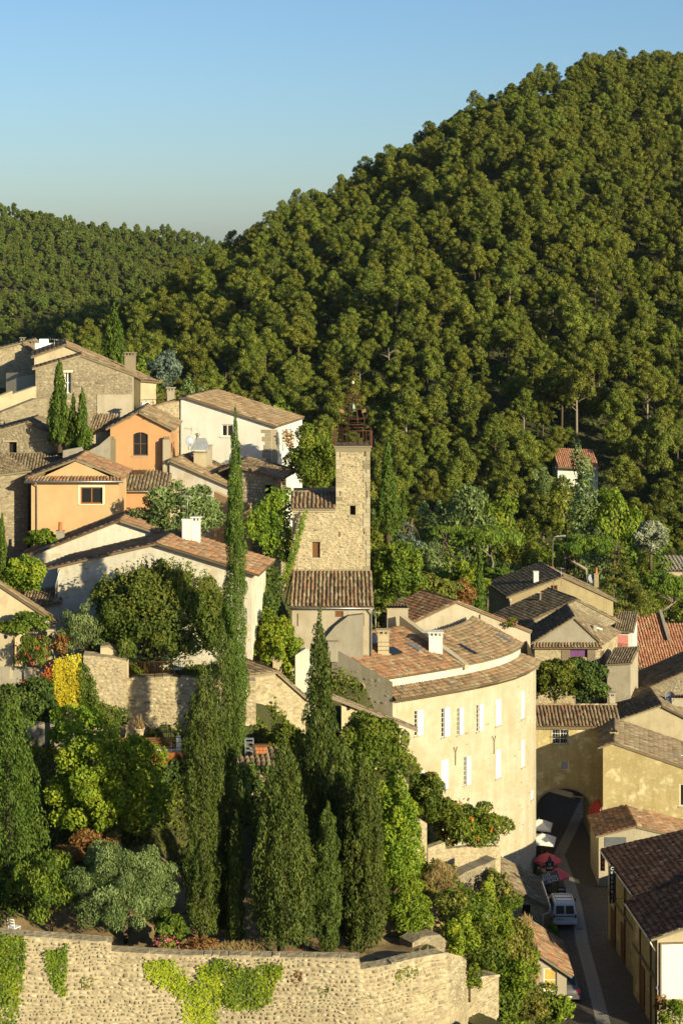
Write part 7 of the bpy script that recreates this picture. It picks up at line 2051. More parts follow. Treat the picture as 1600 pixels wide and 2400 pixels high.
SH('pink geraniums on the cream gable wall', 1190, 1460, 151.5, 56, 22, 81, M['broad'], base_py=1478, dens=40, lsize=0.14, name='geraniums')
SH('grassy tuft at the facade corner above parasols', 1270, 2070, 143.4, 24, 70, 82, M['dry'], base_py=2100, dens=40, lsize=0.2, aspect=0.2)
def blossoms(label, px, py, Yd, wpx, hpx, n, mat, seed, size=0.16, name='blossoms'):
    rng = np.random.default_rng(seed); c = W(px, py, Yd); rx, rz = wpx / F * Yd / 2, hpx / F * Yd / 2
    d = sphere_dirs(n, rng); d[:, 1] = -np.abs(d[:, 1]); P = d * np.array([rx, rx * 0.9, rz]) * rng.uniform(0.85, 1.05, n)[:, None]
    P = np.repeat(P, 7, axis=0) + rng.normal(0, size * 0.55, (n * 7, 3)); Nn = np.repeat(d, 7, axis=0)
    V, Fq, tt = leaves(P, Nn, size, 0.8, rng, 0.6)
    return V, Fq, tt, c
def flowers_on(tree_name_label, *a, **k):
    V, Fq, tt, c = blossoms(tree_name_label, *a, **k)
    par = [o for o in COL.objects if o.get('label') == tree_name_label][0]
    V = V + A3(c) - A3(wloc(par))
    mesh_part('blossoms', np_mesh('blossoms', V, Fq, tt), a[6], par)
flowers_on('red flowering oleander at the gate pillar', 78, 1528, 121.2, 84, 84, 16, M['flower_red'], 1, size=0.12)
flowers_on('pink flowering bush on top of the rampart', 388, 2212, 101.6, 66, 46, 22, M['flower_pink'], 2, size=0.1)
flowers_on('pink geraniums on the cream gable wall', 1190, 1458, 151.5, 52, 20, 9, M['flower_pink'], 4, size=0.1)
flowers_on('sumac bush with orange seed heads below the facade', 1100, 1930, 125.5, 170, 120, 24, M['flower_orange'], 3, size=0.2)
# scrub on the steep bank between the rampart and the street
rng = np.random.default_rng(77); k = 0
BANK = [(1090, 2120, 112, 130, 90), (1150, 2150, 114, 120, 100), (1200, 2200, 116, 110, 110), (1130, 2230, 110, 120, 110), (1190, 2290, 112, 120, 120), (1225, 2350, 112, 110, 110), (1170, 2370, 110, 110, 100), (1080, 2200, 108, 90, 120),
        (1160, 2075, 118.5, 70, 90), (1190, 2110, 121, 60, 60), (1236, 2250, 116, 60, 70), (1056, 2130, 110, 80, 80), (1100, 2290, 106.8, 60, 70), (1210, 2420, 111, 120, 90)]
for (x, y, Yd, w, hh) in BANK:
    SH('green scrub bush on the steep bank between rampart and street', x, y, Yd, w, hh, 900 + k, (M['broad'], M['scrub'], M['lime'])[(k * 2) % 3], base_py=y + hh * 0.6, dens=46, lsize=0.17, k=18, group='scrub on the street bank', name='bank_bush'); k += 1
def grass(label, poly_px, Yf, n, seed, mat, h=0.5, name='dry_grass', zoff=0.0):
    """tufts of blades on the ground; poly in photo pixels with distance from Yf(px, py)"""
    rng = np.random.default_rng(seed); xs = [p[0] for p in poly_px]; ys = [p[1] for p in poly_px]
    x = rng.uniform(min(xs), max(xs), n); y = rng.uniform(min(ys), max(ys), n); ok = inpoly(x, y, poly_px); x, y = x[ok], y[ok]
    Yd = Yf(x, y); X = (x - 800) / F * Yd; Z = CZ - (y - HY) / F * Yd
    P = np.stack([X, Yd, Z], axis=1); c = P.mean(axis=0)
    P = np.repeat(P, 5, axis=0) + rng.normal(0, 0.09, (len(P) * 5, 3)); P[:, 2] += rng.random(len(P)) * h * 0.5
    V, Fq, tt = leaves(P - c, np.tile([0.2, -0.9, 0.2], (len(P), 1)), h, 0.1, rng, 0.5, (0, 0, 1.5))
    o = mesh_part(name, np_mesh(name, V, Fq, tt), mat, None, 'stuff'); o.location = Vector(c); o['label'] = label; o['category'] = 'grass'
SH('tall brown dry shrub above the small bastion wall', 1028, 2062, 116.4, 84, 96, 98, M['dry'], base_py=2115, dens=60, lsize=0.22, aspect=0.14, k=20, up=(0, 0, 1), name='dry_shrub')
grass('dry straw along the terrace edge behind the rampart', [(500, 2222), (600, 2215), (620, 2236), (480, 2240)], lambda x, y: 101.6 + (2240 - y) * 0.06, 700, 6, M['dry'], 0.35)
grass('straw coloured grass on the bank above the sheds', [(1180, 2180), (1240, 2150), (1262, 2300), (1220, 2330)], lambda x, y: 121 - (y - 2150) * 0.035, 1200, 7, M['dry'], 0.45)

# ================================================================== creepers
pr = Pl((-40, 99.0), (1000, 99.4))
def RP(x0, x1): return Pl((x0, ramp_y(x0) - 0.14), (x1, ramp_y(x1) - 0.14))
climber('bright ivy covering the rampart at the left edge', RP(-40, 70), [(-40, 2180), (64, 2196), (58, 2250), (52, 2300), (50, 2350), (36, 2420), (-40, 2420)], 130, M['ivy'], 1, 0.15, 0.3)
climber('narrow ivy patch hanging on the left part of the rampart', RP(100, 160), [(104, 2230), (140, 2222), (157, 2210), (160, 2260), (154, 2300), (152, 2332), (140, 2326), (126, 2318), (116, 2280)], 150, M['ivy'], 2, 0.14, 0.25, ragged=0.08)
climber('yellow-green creeper spreading down the middle of the rampart', RP(340, 560), [(336, 2262), (390, 2246), (420, 2270), (455, 2300), (472, 2262), (500, 2262), (520, 2330), (505, 2400), (505, 2430), (436, 2430), (432, 2350), (400, 2318), (360, 2300)], 140, M['ivy_lime'], 3, 0.14, 0.22, ragged=0.14)
climber('leafy green ivy cushion right of the yellow creeper', RP(480, 670), [(484, 2272), (510, 2242), (540, 2252), (575, 2276), (610, 2262), (640, 2258), (666, 2262), (648, 2300), (628, 2350), (590, 2368), (540, 2366), (510, 2340)], 170, M['ivy'], 4, 0.14, 0.4)
climber('small ivy tuft hanging near the right end of rampart', RP(920, 985), [(926, 2282), (955, 2262), (974, 2270), (978, 2296), (966, 2346), (948, 2330)], 160, M['broad'], 5, 0.14, 0.25, ragged=0.07)
low_wall('plain wall bay behind the yellow creeper', (118, 121.7), (200, 121.6), [(118, 1548), (160, 1542), (200, 1538)], 26, 0.6, 450, None, 'grey_render')
pc = Pl((20, 121.4), (320, 120.7))
climber('curtain of golden yellow creeper on the garden wall', pc, [(126, 1548), (150, 1540), (194, 1532), (192, 1590), (190, 1640), (186, 1660), (150, 1652), (128, 1664)], 190, M['ivy_yellow'], 6, 0.14, 0.3, ragged=0.07)
climber('sparse red creeper on the low grey wall', pc, [(50, 1600), (90, 1590), (112, 1560), (128, 1552), (130, 1620), (100, 1612), (60, 1612)], 100, M['ivy_red'], 7, 0.12, 0.12, ragged=0.12)
climber('green cascade of creeper beside the golden curtain', pc, [(188, 1548), (206, 1560), (226, 1600), (236, 1644), (300, 1662), (306, 1690), (280, 1706), (230, 1696), (204, 1682), (190, 1650)], 170, M['broad'], 8, 0.14, 0.5, ragged=0.08)
pt2 = Pl((560, 141.6), (700, 140.9))
climber('bright green ivy mass on the slope left of the tower house', pt2, [(640, 1150), (682, 1140), (684, 1240), (676, 1320), (640, 1300), (600, 1260), (570, 1240), (590, 1200)], 80, M['ivy'], 9, 0.22, 0.6, ragged=0.2)
pt3 = Pl((660, 139.4), (760, 139.6))
climber('ivy strand climbing diagonally up the tower house wall', pt3, [(722, 1188), (716, 1210), (704, 1260), (692, 1310), (676, 1345), (656, 1400), (640, 1420), (660, 1350), (676, 1310), (692, 1260), (706, 1205)], 170, M['ivy'], 10, 0.15, 0.25, ragged=0.07)
climber('orange tinted creeper at the white house corner', Pl((640, 155.6), (700, 155.4)), [(660, 1012), (684, 1004), (690, 1030), (682, 1060), (668, 1034)], 110, M['autumn'], 11, 0.16, 0.3)
climber('pale creeper on the wall of the small bastion', Pl((1130, 116.9), (1165, 117.6)), [(1136, 2070), (1150, 2050), (1156, 2100), (1150, 2140), (1138, 2120)], 150, M['ivy_lime'], 12, 0.13, 0.2, ragged=0.08)

# ================================================================== valley trees
def valley_mesh(seed, kind, mat):
    rng = np.random.default_rng(seed)
    if kind == 'round': cl = crown_clumps(rng, 3.4, 3.4, 3.6, 5.4, 34, 0.27, -0.6); n = 4500; ls = 0.36
    elif kind == 'poplar':
        cl = [(rng.normal(0, .5), rng.normal(0, .5), 2 + 12 * t, 1.5 * (1 - abs(t - 0.4) ** 1.6) * rng.uniform(.8, 1.1), 1.5 * (1 - abs(t - 0.4) ** 1.6), 1.5) for t in np.linspace(0, 1, 26)]; n = 4500; ls = 0.36
    else: cl = crown_clumps(rng, 3.9, 3.9, 2.9, 4.2, 40, 0.25, -0.5); n = 4500; ls = 0.36
    P = cloud(cl, 40.0, rng)[0]; P, Nn, T = cloud(cl, 40.0 * n / len(P), rng)
    V, Fq, tt = leaves(P, Nn + np.array([0, 0, 0.25]), ls, 0.6, rng, 0.4, None, T)
    me = np_mesh('crown', V, Fq, tt); me.materials.append(mat)
    mb = MB(); h = cl[0][2]; mb.tube([(0, 0, -1), (0.1, 0, h * 0.5), (0, 0.1, h)], [0.28, 0.22, 0.1], 6)
    for c in cl[1:9]: mb.tube([(0, 0, h * 0.45), Vector(c[:3])], [0.1, 0.03], 4)
    tr = bpy.data.meshes.new('trunk'); tr.from_pydata([tuple(v) for v in mb.v], [], mb.f); tr.materials.append(M['bark_pale'])
    return me, tr
VM = {}
for kd, mt, sd_ in (('round', 'broad', 1), ('round', 'lime', 2), ('poplar', 'broad', 3), ('wide', 'broad_dark', 4), ('wide', 'broad', 5), ('round', 'broad_dark', 6), ('poplar', 'olive', 7), ('wide', 'olive', 8), ('round', 'olive', 9)):
    VM[(kd, mt)] = valley_mesh(700 + sd_, kd, M[mt])
def vtree(kd, mt, label, px, Yd, s, rot=0.0, sz=1.0, group=None, name='valley_tree', z=None):
    x, y = XY(px, Yd); r = thing(name, label, 'tree', (x, y, GZ(px, Yd) if z is None else z), group)
    r.scale = (s, s, s * sz); r.rotation_euler = (0, 0, rot); c, t = VM[(kd, mt)]
    mesh_part('trunk', t, None, r); mesh_part('crown', c, None, r); return r
rng = np.random.default_rng(88)
keys = list(VM.keys()); lab = {'broad': 'fresh green', 'lime': 'yellow-green', 'broad_dark': 'dark green', 'olive': 'grey-green'}; shp = {'round': 'rounded tree', 'poplar': 'upright poplar', 'wide': 'spreading tree'}
def place_wood(x0, x1, y0, y1, s, where, keep, cond=None):
    X, Y = scatter(x0, x1, y0, y1, s, rng)
    for x, y in zip(X, Y):
        px_ = 800 + F * x / y
        if px_ < -60 or px_ > 1680 or rng.random() > keep: continue
        if cond is not None and not cond(px_, y): continue
        kd, mt = keys[int(rng.choice(len(keys), p=[0.24, 0.2, 0.06, 0.1, 0.18, 0.06, 0.04, 0.07, 0.05]))]
        vtree(kd, mt, lab[mt] + ' ' + shp[kd] + ' ' + where, px_, y, rng.uniform(0.7, 1.15), rng.random() * 6.28, 1.0, lab[mt] + ' ' + shp[kd] + 's ' + where)
place_wood(3, 62, 186, 240, 7.5, 'among the trees right of the tower', 0.85, lambda p, y: p > 860 and p < 1020)
place_wood(3, 75, 240, 345, 8.0, 'in the valley wood beneath the hill', 0.9, lambda p, y: p > 850 and not (1000 < p < 1600 and y < 264) and not (1285 < p < 1400 and y > 280))
place_wood(-62, 3, 200, 345, 8.0, 'on the slope behind the left houses', 0.9, lambda p, y: (p > 300 and y > 186) or y > 240)
def stone_pine(label, px, py, Yd, wpx, hpx, seed, pyb):
    rg = np.random.default_rng(seed); c = W(px, py, Yd); rx, rz = wpx / F * Yd / 2, hpx / F * Yd / 2; zb = ZP(pyb, Yd); base = Vector((c.x, c.y, zb)); cz = c.z - zb
    cl = []
    for i in range(46):
        th = rg.random() * 6.283; q = math.sqrt(rg.random()) * 0.9; s = rx * rg.uniform(0.16, 0.27)
        cl.append((math.cos(th) * q * rx, math.sin(th) * q * rx, cz + rz * (0.55 * math.sqrt(1 - q * q) - 0.25 * rg.random()), s, s, s * 0.6))
    tree_from_clumps('stone_pine', label, base, cl, 26, 0.34, M['stone_pine'], rg, cz * 0.75, 0.2, M['bark_pale'], 0.35, 0.4, None, (0, 0, 1.0), 'tree', 0.5, 10)
stone_pine('umbrella pine with flat bright crown behind the rear ochre house', 1372, 1288, 245, 155, 100, 1, 1360)
stone_pine('umbrella pine hedge right of the tall valley trees', 1150, 1270, 228, 165, 100, 2, 1350)
stone_pine('small umbrella pine left of the street lamp', 1050, 1255, 232, 110, 70, 3, 1340)
stone_pine('bright green pine at the right edge above red roofs', 1552, 1385, 228, 130, 130, 4, 1470)
stone_pine('low bright pine between narrow cypress and ochre house', 1165, 1352, 222, 80, 60, 5, 1420)
def spruce(label, px, pyb, pyt, Yd, wpx, seed, mat, name='spruce_tree', n=26):
    rg = np.random.default_rng(seed); b = W(px, pyb, Yd); h = ZP(pyt, Yd) - b.z; r = wpx / F * Yd / 2; cl = []
    for i in range(n):
        t = i / n; k = max(2, int(6 * (1 - t)))
        for j in range(k):
            th = rg.random() * 6.283; q = r * (1 - t) * rg.uniform(0.5, 0.95); s = r * 0.24 * (1.1 - t)
            cl.append((math.cos(th) * q, math.sin(th) * q, h * (0.12 + 0.86 * t), s, s, s * 0.45))
    tree_from_clumps(name, label, b, cl, 22, 0.28, mat, rg, h * 0.9, 0.16, M['bark'], 0.35, 0.4, None, None, 'tree', 0.5, 8)
spruce('yellowish spruce with tiered branches in the valley garden', 1062, 1380, 1228, 205, 96, 1, M['lime'])
spruce('dark cedar with drooping sprays behind the middle stone gable', 1452, 1470, 1252, 222, 165, 2, M['scrub'], 'cedar_tree', 34)
spruce('blue-grey cedar sprays right of the tower', 952, 1290, 1208, 168, 84, 3, M['blue_cedar'], 'cedar_tree', 16)
VT = vtree
VT('poplar', 'olive', 'tall grey-green poplar in front of the far house', 1364, 318, 1.35, 0.3, 1.22)
VT('poplar', 'broad', 'tall dark poplar left of the far house', 1240, 285, 1.1, 1.0, 1.0)
VT('round', 'lime', 'bright rounded tree right of the tall poplar', 1432, 318, 1.45, 1.0, 1.5)
VT('wide', 'broad', 'spreading tree in front of the bright rounded one', 1495, 300, 1.4, 2.0, 1.45)
VT('round', 'olive', 'big pale cottonwood tree right of the tower cypresses', 1085, 300, 1.45, 0.5, 1.65)
VT('round', 'lime', 'bright cottonwood beside the big pale one', 1165, 310, 1.3, 2.5, 1.6)
VT('round', 'broad', 'fresh green tree low in front of the far house', 1322, 338, 1.25, 1.5, 1.45)
BL('silver leaved willow at the right of the valley', 1524, 1266, 268, 100, 90, 91, M['silver'], 1330, 16, 0.42, 'willow_tree', 34, 0.26, aspect=0.4)
BL('low bright tree between the spruce and narrow cypress', 1100, 1360, 200, 90, 90, 97, M['lime'], 1440, 20, 0.26, 'broadleaf_tree', 30, 0.28)
BL('dense tree growing at the foot of the tower right side', 935, 1345, 158, 130, 170, 92, M['broad'], 1450, 26, 0.24, 'broadleaf_tree', 40, 0.27)
BL('yellowish bush row behind the curved building roof', 1010, 1390, 160, 140, 90, 93, M['scrub'], 1460, 26, 0.22, 'bush', 34, 0.27, cat='shrub')
BL('yellow-green bush at the lower left of the tower house', 668, 1545, 129.5, 110, 110, 96, M['lime'], 1620, 34, 0.2, 'bush', 26, 0.3, cat='shrub')
BL('green bush behind the tower house lower roof', 900, 1440, 152, 80, 100, 94, M['broad'], 1500, 28, 0.22, 'bush', 24, 0.3, cat='shrub')
BL('leafy tree left of the narrow cypress', 1075, 1405, 166, 90, 80, 95, M['autumn'], 1460, 20, 0.22, 'bush', 24, 0.3, cat='shrub')
# bare dead pine on the lower slope
Yd = ground_hit(912, 948); b = W(912, 948, Yd); b.z = GZ(912, Yd) - 0.3; top = ZP(815, Yd)
dt = thing('dead_pine', 'bare grey dead pine on the lower hillside above the tower', 'tree', b)
mb = MB(); h_ = top - b.z; mb.tube([b, b + Vector((0.1, 0, h_ * 0.5)), b + Vector((-0.2, 0, h_))], [0.3, 0.2, 0.05], 6)
rr = random.Random(9)
for k in range(12):
    z0 = h_ * rr.uniform(0.5, 0.95); th = rr.random() * 6.28; l = rr.uniform(1.2, 3.2); d = Vector((math.cos(th), math.sin(th), 0.35)); p = b + Vector((0, 0, z0)); mb.tube([p, p + d * l * 0.5 + Vector((0, 0, 0.2)), p + d * l], [0.09, 0.06, 0.02], 4)
mb.build('trunk', M['bark_pale'], dt)

for i_, (x, y) in enumerate(((205, 2300), (585, 2385), (760, 2320), (700, 2285), (860, 2340), (30, 2225))):
    climber('little dry weed tuft rooted in the rampart joints', RP(x - 20, x + 20), [(x - 14, y - 12), (x + 12, y - 10), (x + 14, y + 12), (x - 4, y + 18), (x - 15, y + 8)], 60, M['autumn'] if i_ % 2 else M['scrub'], 60 + i_, 0.13, 0.12, name='weed_tuft', cat='weed')['group'] = 'weeds in the rampart joints'
# ================================================================== vehicles and street things
def body_mesh(root, name, prof, w0, w1, zs, zw, mat, c, yaw=0.0, flip=1):
    """car body: side profile (y along the car, z up) carried across the width, narrowing above zs towards w1 at zw"""
    ca, sa = math.cos(yaw), math.sin(yaw)
    def T(x, y, z): return Vector((c[0] + x * ca - y * sa, c[1] + x * sa + y * ca, c[2] + z))
    def hw(z): return w0 if z <= zs else w0 + (w1 - w0) * min(1, (z - zs) / (zw - zs))
    mb = MB(); n = len(prof); xs = (-1.0, -0.86, 0.86, 1.0); rows = []
    for f in xs:
        sh = 0.0 if abs(f) < 0.9 else 1.0; i = len(mb.v)
        cy = sum(p[0] for p in prof) / n
        for (y, z) in prof:
            yy = cy + (y - cy) * (1 - 0.02 * sh); zz = z - 0.035 * sh * (1 if z > 0.6 else -1)
            mb.v.append(T(f * hw(z), yy, zz))
        rows.append(i)
    for a, b in zip(rows, rows[1:]):
        for k in range(n): mb.f.append([a + k, a + (k + 1) % n, b + (k + 1) % n, b + k]); mb.sm.append(True)
    mb.f.append([rows[0] + k for k in range(n)][::-1]); mb.sm.append(False); mb.f.append([rows[-1] + k for k in range(n)]); mb.sm.append(False)
    o = mb.build(name, mat, root)
    return T, hw, o
def wheel(root, T, x, y, r, w=0.2):
    mb = MB(); a = T(x - w / 2, y, r); b = T(x + w / 2, y, r); mb.tube([a, b], r, 18); t = mb.build('wheel', M['tyre'], root)
    s = 1 if x > 0 else -1
    mb = MB(); mb.tube([T(x + s * (w / 2 + 0.002), y, r), T(x + s * (w / 2 + 0.02), y, r)], r * 0.62, 14); mb.build('rim', M['zinc'], t)
M['tyre'] = simple('tyre_rubber', (0.02, 0.02, 0.02), 0.8, 0, 0.1, 5)
M['van_white'] = simple('white_car_paint', (0.72, 0.73, 0.75), 0.25, 0, 0.05, 2, 0.5); M['car_grey'] = simple('grey_car_paint', (0.16, 0.155, 0.15), 0.25, 0.4, 0.05, 2, 0.5)
M['trim'] = simple('black_trim', (0.025, 0.025, 0.027), 0.6, 0, 0.1, 4); M['lamp_red'] = simple('red_lens', (0.4, 0.02, 0.015), 0.2, 0, 0.1, 4, 0.5); M['plate_yellow'] = simple('yellow_plate', (0.5, 0.42, 0.1), 0.5, 0, 0.1, 4)
def quad(root, T, pts, mat, name, th=0.012):
    """thin panel on the outside of the body; pts (x, y, z) of its outer face, pushed along -y or +-x"""
    P = [T(*p) for p in pts]; n = (P[1] - P[0]).cross(P[3] - P[0]).normalized() * th; mb = MB(); mb.box6([p - n * 0.5 for p in P] + [p + n for p in P]); return mb.build(name, mat, root)
# white van seen from behind
c = (15.92, 134.0, 12.01)
van = thing('parked_van', 'white small van seen from behind, parked along the street', 'van', c)
prof = [(0.02, 0.32), (-0.03, 0.55), (0.0, 0.95), (0.12, 1.62), (0.22, 1.78), (0.6, 1.83), (1.9, 1.82), (2.35, 1.72), (2.95, 1.16), (3.7, 1.02), (4.02, 0.82), (4.08, 0.35), (3.6, 0.28), (0.4, 0.28)]
T, hw, bd = body_mesh(van, 'body', prof, 0.86, 0.72, 0.95, 1.8, M['van_white'], c)
for s in (-1, 1):
    x0, x1 = sorted((s * 0.05, s * 0.66))
    quad(van, T, [(x0 + 0.02, -0.0 - 0.012, 1.04), (x1, -0.012, 1.04), (x1 * 0.93 if s > 0 else x1, 0.105, 1.58), (x0 + 0.02 if s > 0 else x0 * 0.93, 0.105, 1.58)], M['glass'], 'rear_window')
    quad(van, T, [(s * 0.70 if s < 0 else 0.70, -0.02, 0.74), (s * 0.70 + 0.13 if s > 0 else -0.57, -0.02, 0.74), (s * 0.70 + 0.13 if s > 0 else -0.57, -0.012, 0.99), (s * 0.70, -0.012, 0.99)] if s > 0 else [(-0.83, -0.02, 0.74), (-0.70, -0.02, 0.74), (-0.70, -0.012, 0.99), (-0.83, -0.012, 0.99)], M['lamp_red'], 'tail_lamp')
    for y in (0.72, 3.25): wheel(van, T, s * 0.76, y, 0.3)
    mb = MB(); mb.obox(T(s * 0.98, 2.55, 1.15), (0.1, 0, 0), (0, 0.05, 0), (0, 0, 0.09)); mb.tube([T(s * 0.85, 2.58, 1.1), T(s * 0.95, 2.56, 1.12)], 0.03, 5); mb.build('mirror', M['trim'], van)
    mb = MB(); f = 0.80; mb.face([T(s * 0.835, 0.5, 1.1), T(s * 0.835, 1.3, 1.1), T(s * 0.775, 1.25, 1.58), T(s * 0.775, 0.5, 1.58)]); mb.face([T(s * 0.835, 1.42, 1.1), T(s * 0.835, 2.65, 1.1), T(s * 0.775, 2.15, 1.58), T(s * 0.775, 1.45, 1.58)]); mb.build('side_window', M['glass'], van)
quad(van, T, [(-0.8, -0.035, 0.84), (0.8, -0.035, 0.84), (0.8, -0.03, 0.9), (-0.8, -0.03, 0.9)], M['trim'], 'trim_strip')
quad(van, T, [(-0.008, -0.018, 0.6), (0.008, -0.018, 0.6), (0.008, 0.1, 1.66), (-0.008, 0.1, 1.66)], M['trim'], 'door_gap')
mb = MB(); mb.box(T(-0.85, -0.12, 0.32), T(0.85, 0.1, 0.52)); mb.build('bumper', M['van_white'], van)
quad(van, T, [(-0.64, -0.045, 0.6), (-0.12, -0.045, 0.6), (-0.12, -0.035, 0.71), (-0.64, -0.035, 0.71)], M['plate_yellow'], 'number_plate')
mb = MB()
for y in (0.35, 1.0, 1.7): mb.tube([T(-0.62, y, 1.86), T(0.62, y, 1.86)], 0.02, 5)
for s in (-1, 1): mb.tube([T(s * 0.6, 0.3, 1.845), T(s * 0.6, 1.9, 1.845)], 0.018, 5)
mb.build('roof_bars', M['trim'], van)
# grey car behind the shed
c = (14.5, 120.6, 12.01)
car = thing('parked_car', 'dark grey hatchback half hidden by the shed at the street edge', 'car', c)
prof = [(0.05, 0.28), (-0.05, 0.42), (-0.02, 0.72), (0.12, 0.92), (0.3, 0.97), (0.85, 1.36), (1.2, 1.43), (2.0, 1.42), (2.75, 0.98), (3.7, 0.86), (4.0, 0.66), (4.02, 0.3), (3.5, 0.22), (0.5, 0.22)]
T, hw, bd = body_mesh(car, 'body', prof, 0.84, 0.62, 0.85, 1.4, M['car_grey'], c)
quad(car, T, [(-0.58, 0.36, 1.03), (0.58, 0.36, 1.03), (0.5, 0.82, 1.36), (-0.5, 0.82, 1.36)], M['glass'], 'rear_window', 0.02)
for s in (-1, 1):
    x0, x1 = sorted((s * 0.56, s * 0.82)); quad(car, T, [(x0, -0.04, 0.66), (x1, -0.04, 0.66), (x1, 0.05, 0.88), (x0, 0.05, 0.88)], M['lamp_red'], 'tail_lamp', 0.02)
    for y in (0.7, 3.15): wheel(car, T, s * 0.74, y, 0.29)
    mb = MB(); mb.face([T(s * 0.80, 0.8, 0.95), T(s * 0.80, 2.5, 0.95), T(s * 0.67, 1.95, 1.34), T(s * 0.67, 1.0, 1.34)]); mb.build('side_window', M['glass'], car)
mb = MB(); mb.box(T(-0.84, -0.14, 0.3), T(0.84, 0.1, 0.54)); mb.build('bumper', M['car_grey'], car)
quad(car, T, [(-0.27, -0.148, 0.4), (0.27, -0.148, 0.4), (0.27, -0.148, 0.5), (-0.27, -0.148, 0.5)], M['paint_white'], 'number_plate')
# parasols on the cafe terrace
M['canvas_white'] = simple('white_canvas', (0.72, 0.7, 0.64), 0.85, 0, 0.06, 3); M['canvas_red'] = simple('red_canvas_parasol', (0.52, 0.085, 0.09), 0.85, 0, 0.08, 3)
def parasol(label, x, y, z, r, mat, n=8, rot=0.0, group=None, drop=0.5, tilt=(0, 0)):
    root = thing('parasol', label, 'parasol', (x, y, 12.0), group); top = Vector((x, y, z)); mb = MB(); rim = []
    for k in range(n):
        a = rot + 2 * math.pi * k / n; rim.append(Vector((x + r * math.cos(a), y + r * math.sin(a), z - drop + tilt[0] * math.cos(a) + tilt[1] * math.sin(a))))
    for k in range(n):
        a, b = rim[k], rim[(k + 1) % n]; m_ = (a + b) / 2 + Vector((0, 0, 0.06)); c1 = top.lerp(a, 0.5) + Vector((0, 0, 0.06)); c2 = top.lerp(b, 0.5) + Vector((0, 0, 0.06))
        mb.face([top, c1, c2]); mb.face([c1, a, m_]); mb.face([c1, m_, c2]); mb.face([c2, m_, b])
        dn = Vector((0, 0, -0.14)); mb.face([a, a + dn, m_ + dn, m_]); mb.face([m_, m_ + dn, b + dn, b])
    mb.build('canopy', mat, root)
    mb = MB(); mb.tube([(x, y, 12.0), (x, y, z + 0.1)], 0.03, 8); mb.build('pole', M['wood_grey'], root)
    mb = MB(); mb.lathe((x, y, 12.005), [(0.3, 0), (0.3, 0.06), (0.06, 0.1)], 12); mb.build('base', M['trim'], root)
    for k in range(n):
        mb = MB(); mb.tube([top - Vector((0, 0, 0.05)), rim[k] - Vector((0, 0, 0.02))], 0.012, 4, False); mb.build('rib', M['wood_grey'], root)
parasol('rear white square parasol at the foot of the facade', 15.85, 151.0, 14.7, 1.45, M['canvas_white'], 4, 0.6, drop=0.55)
parasol('front white square parasol at the foot of the facade', 15.75, 147.6, 14.6, 1.45, M['canvas_white'], 4, 0.6, drop=0.55)
parasol('rear pinkish red parasol beside the facade corner', 15.7, 143.2, 14.5, 1.1, M['canvas_red'], 8, 0.2, drop=0.6)
parasol('front pinkish red parasol behind the menu board', 16.15, 140.6, 14.2, 0.95, M['canvas_red'], 8, 0.2, drop=0.6)
# menu signs
sb = thing('menu_board', 'tilted grey cafe board with white menu lettering', 'sign', W(1287, 2080, 138.5)); c0 = W(1288, 2057, 138.4)
ax = Vector((0.62, 0, 0.18)); az = Vector((-0.1, 0.06, 0.36)); mb = MB(); mb.obox(c0, ax, Vector((0, 0.02, 0)), az); mb.build('board', M['void_blue'], sb)
rot = Matrix((ax.normalized(), az.normalized(), ax.cross(az).normalized())).transposed()
for i, t_ in enumerate(('CAFE', 'BOISSON', 'GLACE')): text_obj(t_, 0.27, M['letter'], sb, c0 + az * (0.62 - i * 0.62) + ax * (-0.35 + 0.3 * i) + Vector((0, -0.04, 0)), rot)
mb = MB(); mb.tube([c0 - az, c0 - az + Vector((0, 0, -0.9))], 0.03, 5); mb.build('post', M['iron'], sb)
cb = thing('chalk_board', 'black and red pavement board with white lettering behind the van', 'sign', W(1315, 2112, 138.8)); c0 = Vector((*XY(1314, 139), 12.0))
mb = MB(); mb.obox(c0 + Vector((0, 0, 0.95)), (0.32, 0, 0), (0, 0.03, 0.0), (0, 0.0, 0.32)); b_ = mb.build('upper_panel', M['sign_black'], cb)
mb = MB(); mb.obox(c0 + Vector((0, 0, 0.36)), (0.32, 0, 0), (0, 0.03, 0), (0, 0, 0.26)); mb.build('lower_panel', M['sign_red'], cb)
for i, t_ in enumerate(('CREPE', 'LA P')): text_obj(t_, 0.16, M['letter'], cb, c0 + Vector((0, -0.04, 1.1 - 0.24 * i)), facing((0, -1)))
for i, t_ in enumerate(('CREPES', 'GALETTE')): text_obj(t_, 0.13, M['letter'], cb, c0 + Vector((0, -0.04, 0.46 - 0.2 * i)), facing((0, -1)))
mb = MB()
for s in (-1, 1): mb.tube([c0 + Vector((s * 0.3, 0, 0)), c0 + Vector((s * 0.3, 0, 1.27))], 0.025, 5); mb.tube([c0 + Vector((s * 0.3, 0.35, 0)), c0 + Vector((s * 0.3, 0.02, 1.2))], 0.025, 5)
mb.build('stand', M['iron'], cb)
sb2 = thing('shop_sign', 'black lantern shaped shop sign in front of red parasol', 'sign', W(1286, 2040, 141)); c0 = W(1287, 2030, 140.6)
mb = MB(); mb.obox(c0, (0.3, 0, 0), (0, 0.05, 0), (0, 0, 0.36)); mb.lathe(c0 + Vector((0, 0, 0.36)), [(0.24, 0), (0.1, 0.25), (0.05, 0.4), (0.01, 0.45)], 8); mb.build('board', M['sign_black'], sb2)
for i, t_ in enumerate(('LE', 'CREP')): text_obj(t_, 0.22, M['letter'], sb2, c0 + Vector((0, -0.06, 0.15 - 0.28 * i)), facing((0, -1)))
mb = MB(); mb.tube([c0 + Vector((-0.3, 0, 0.2)), c0 + Vector((-1.0, 0.4, 0.2))], 0.03, 5); mb.build('bracket', M['iron'], sb2)
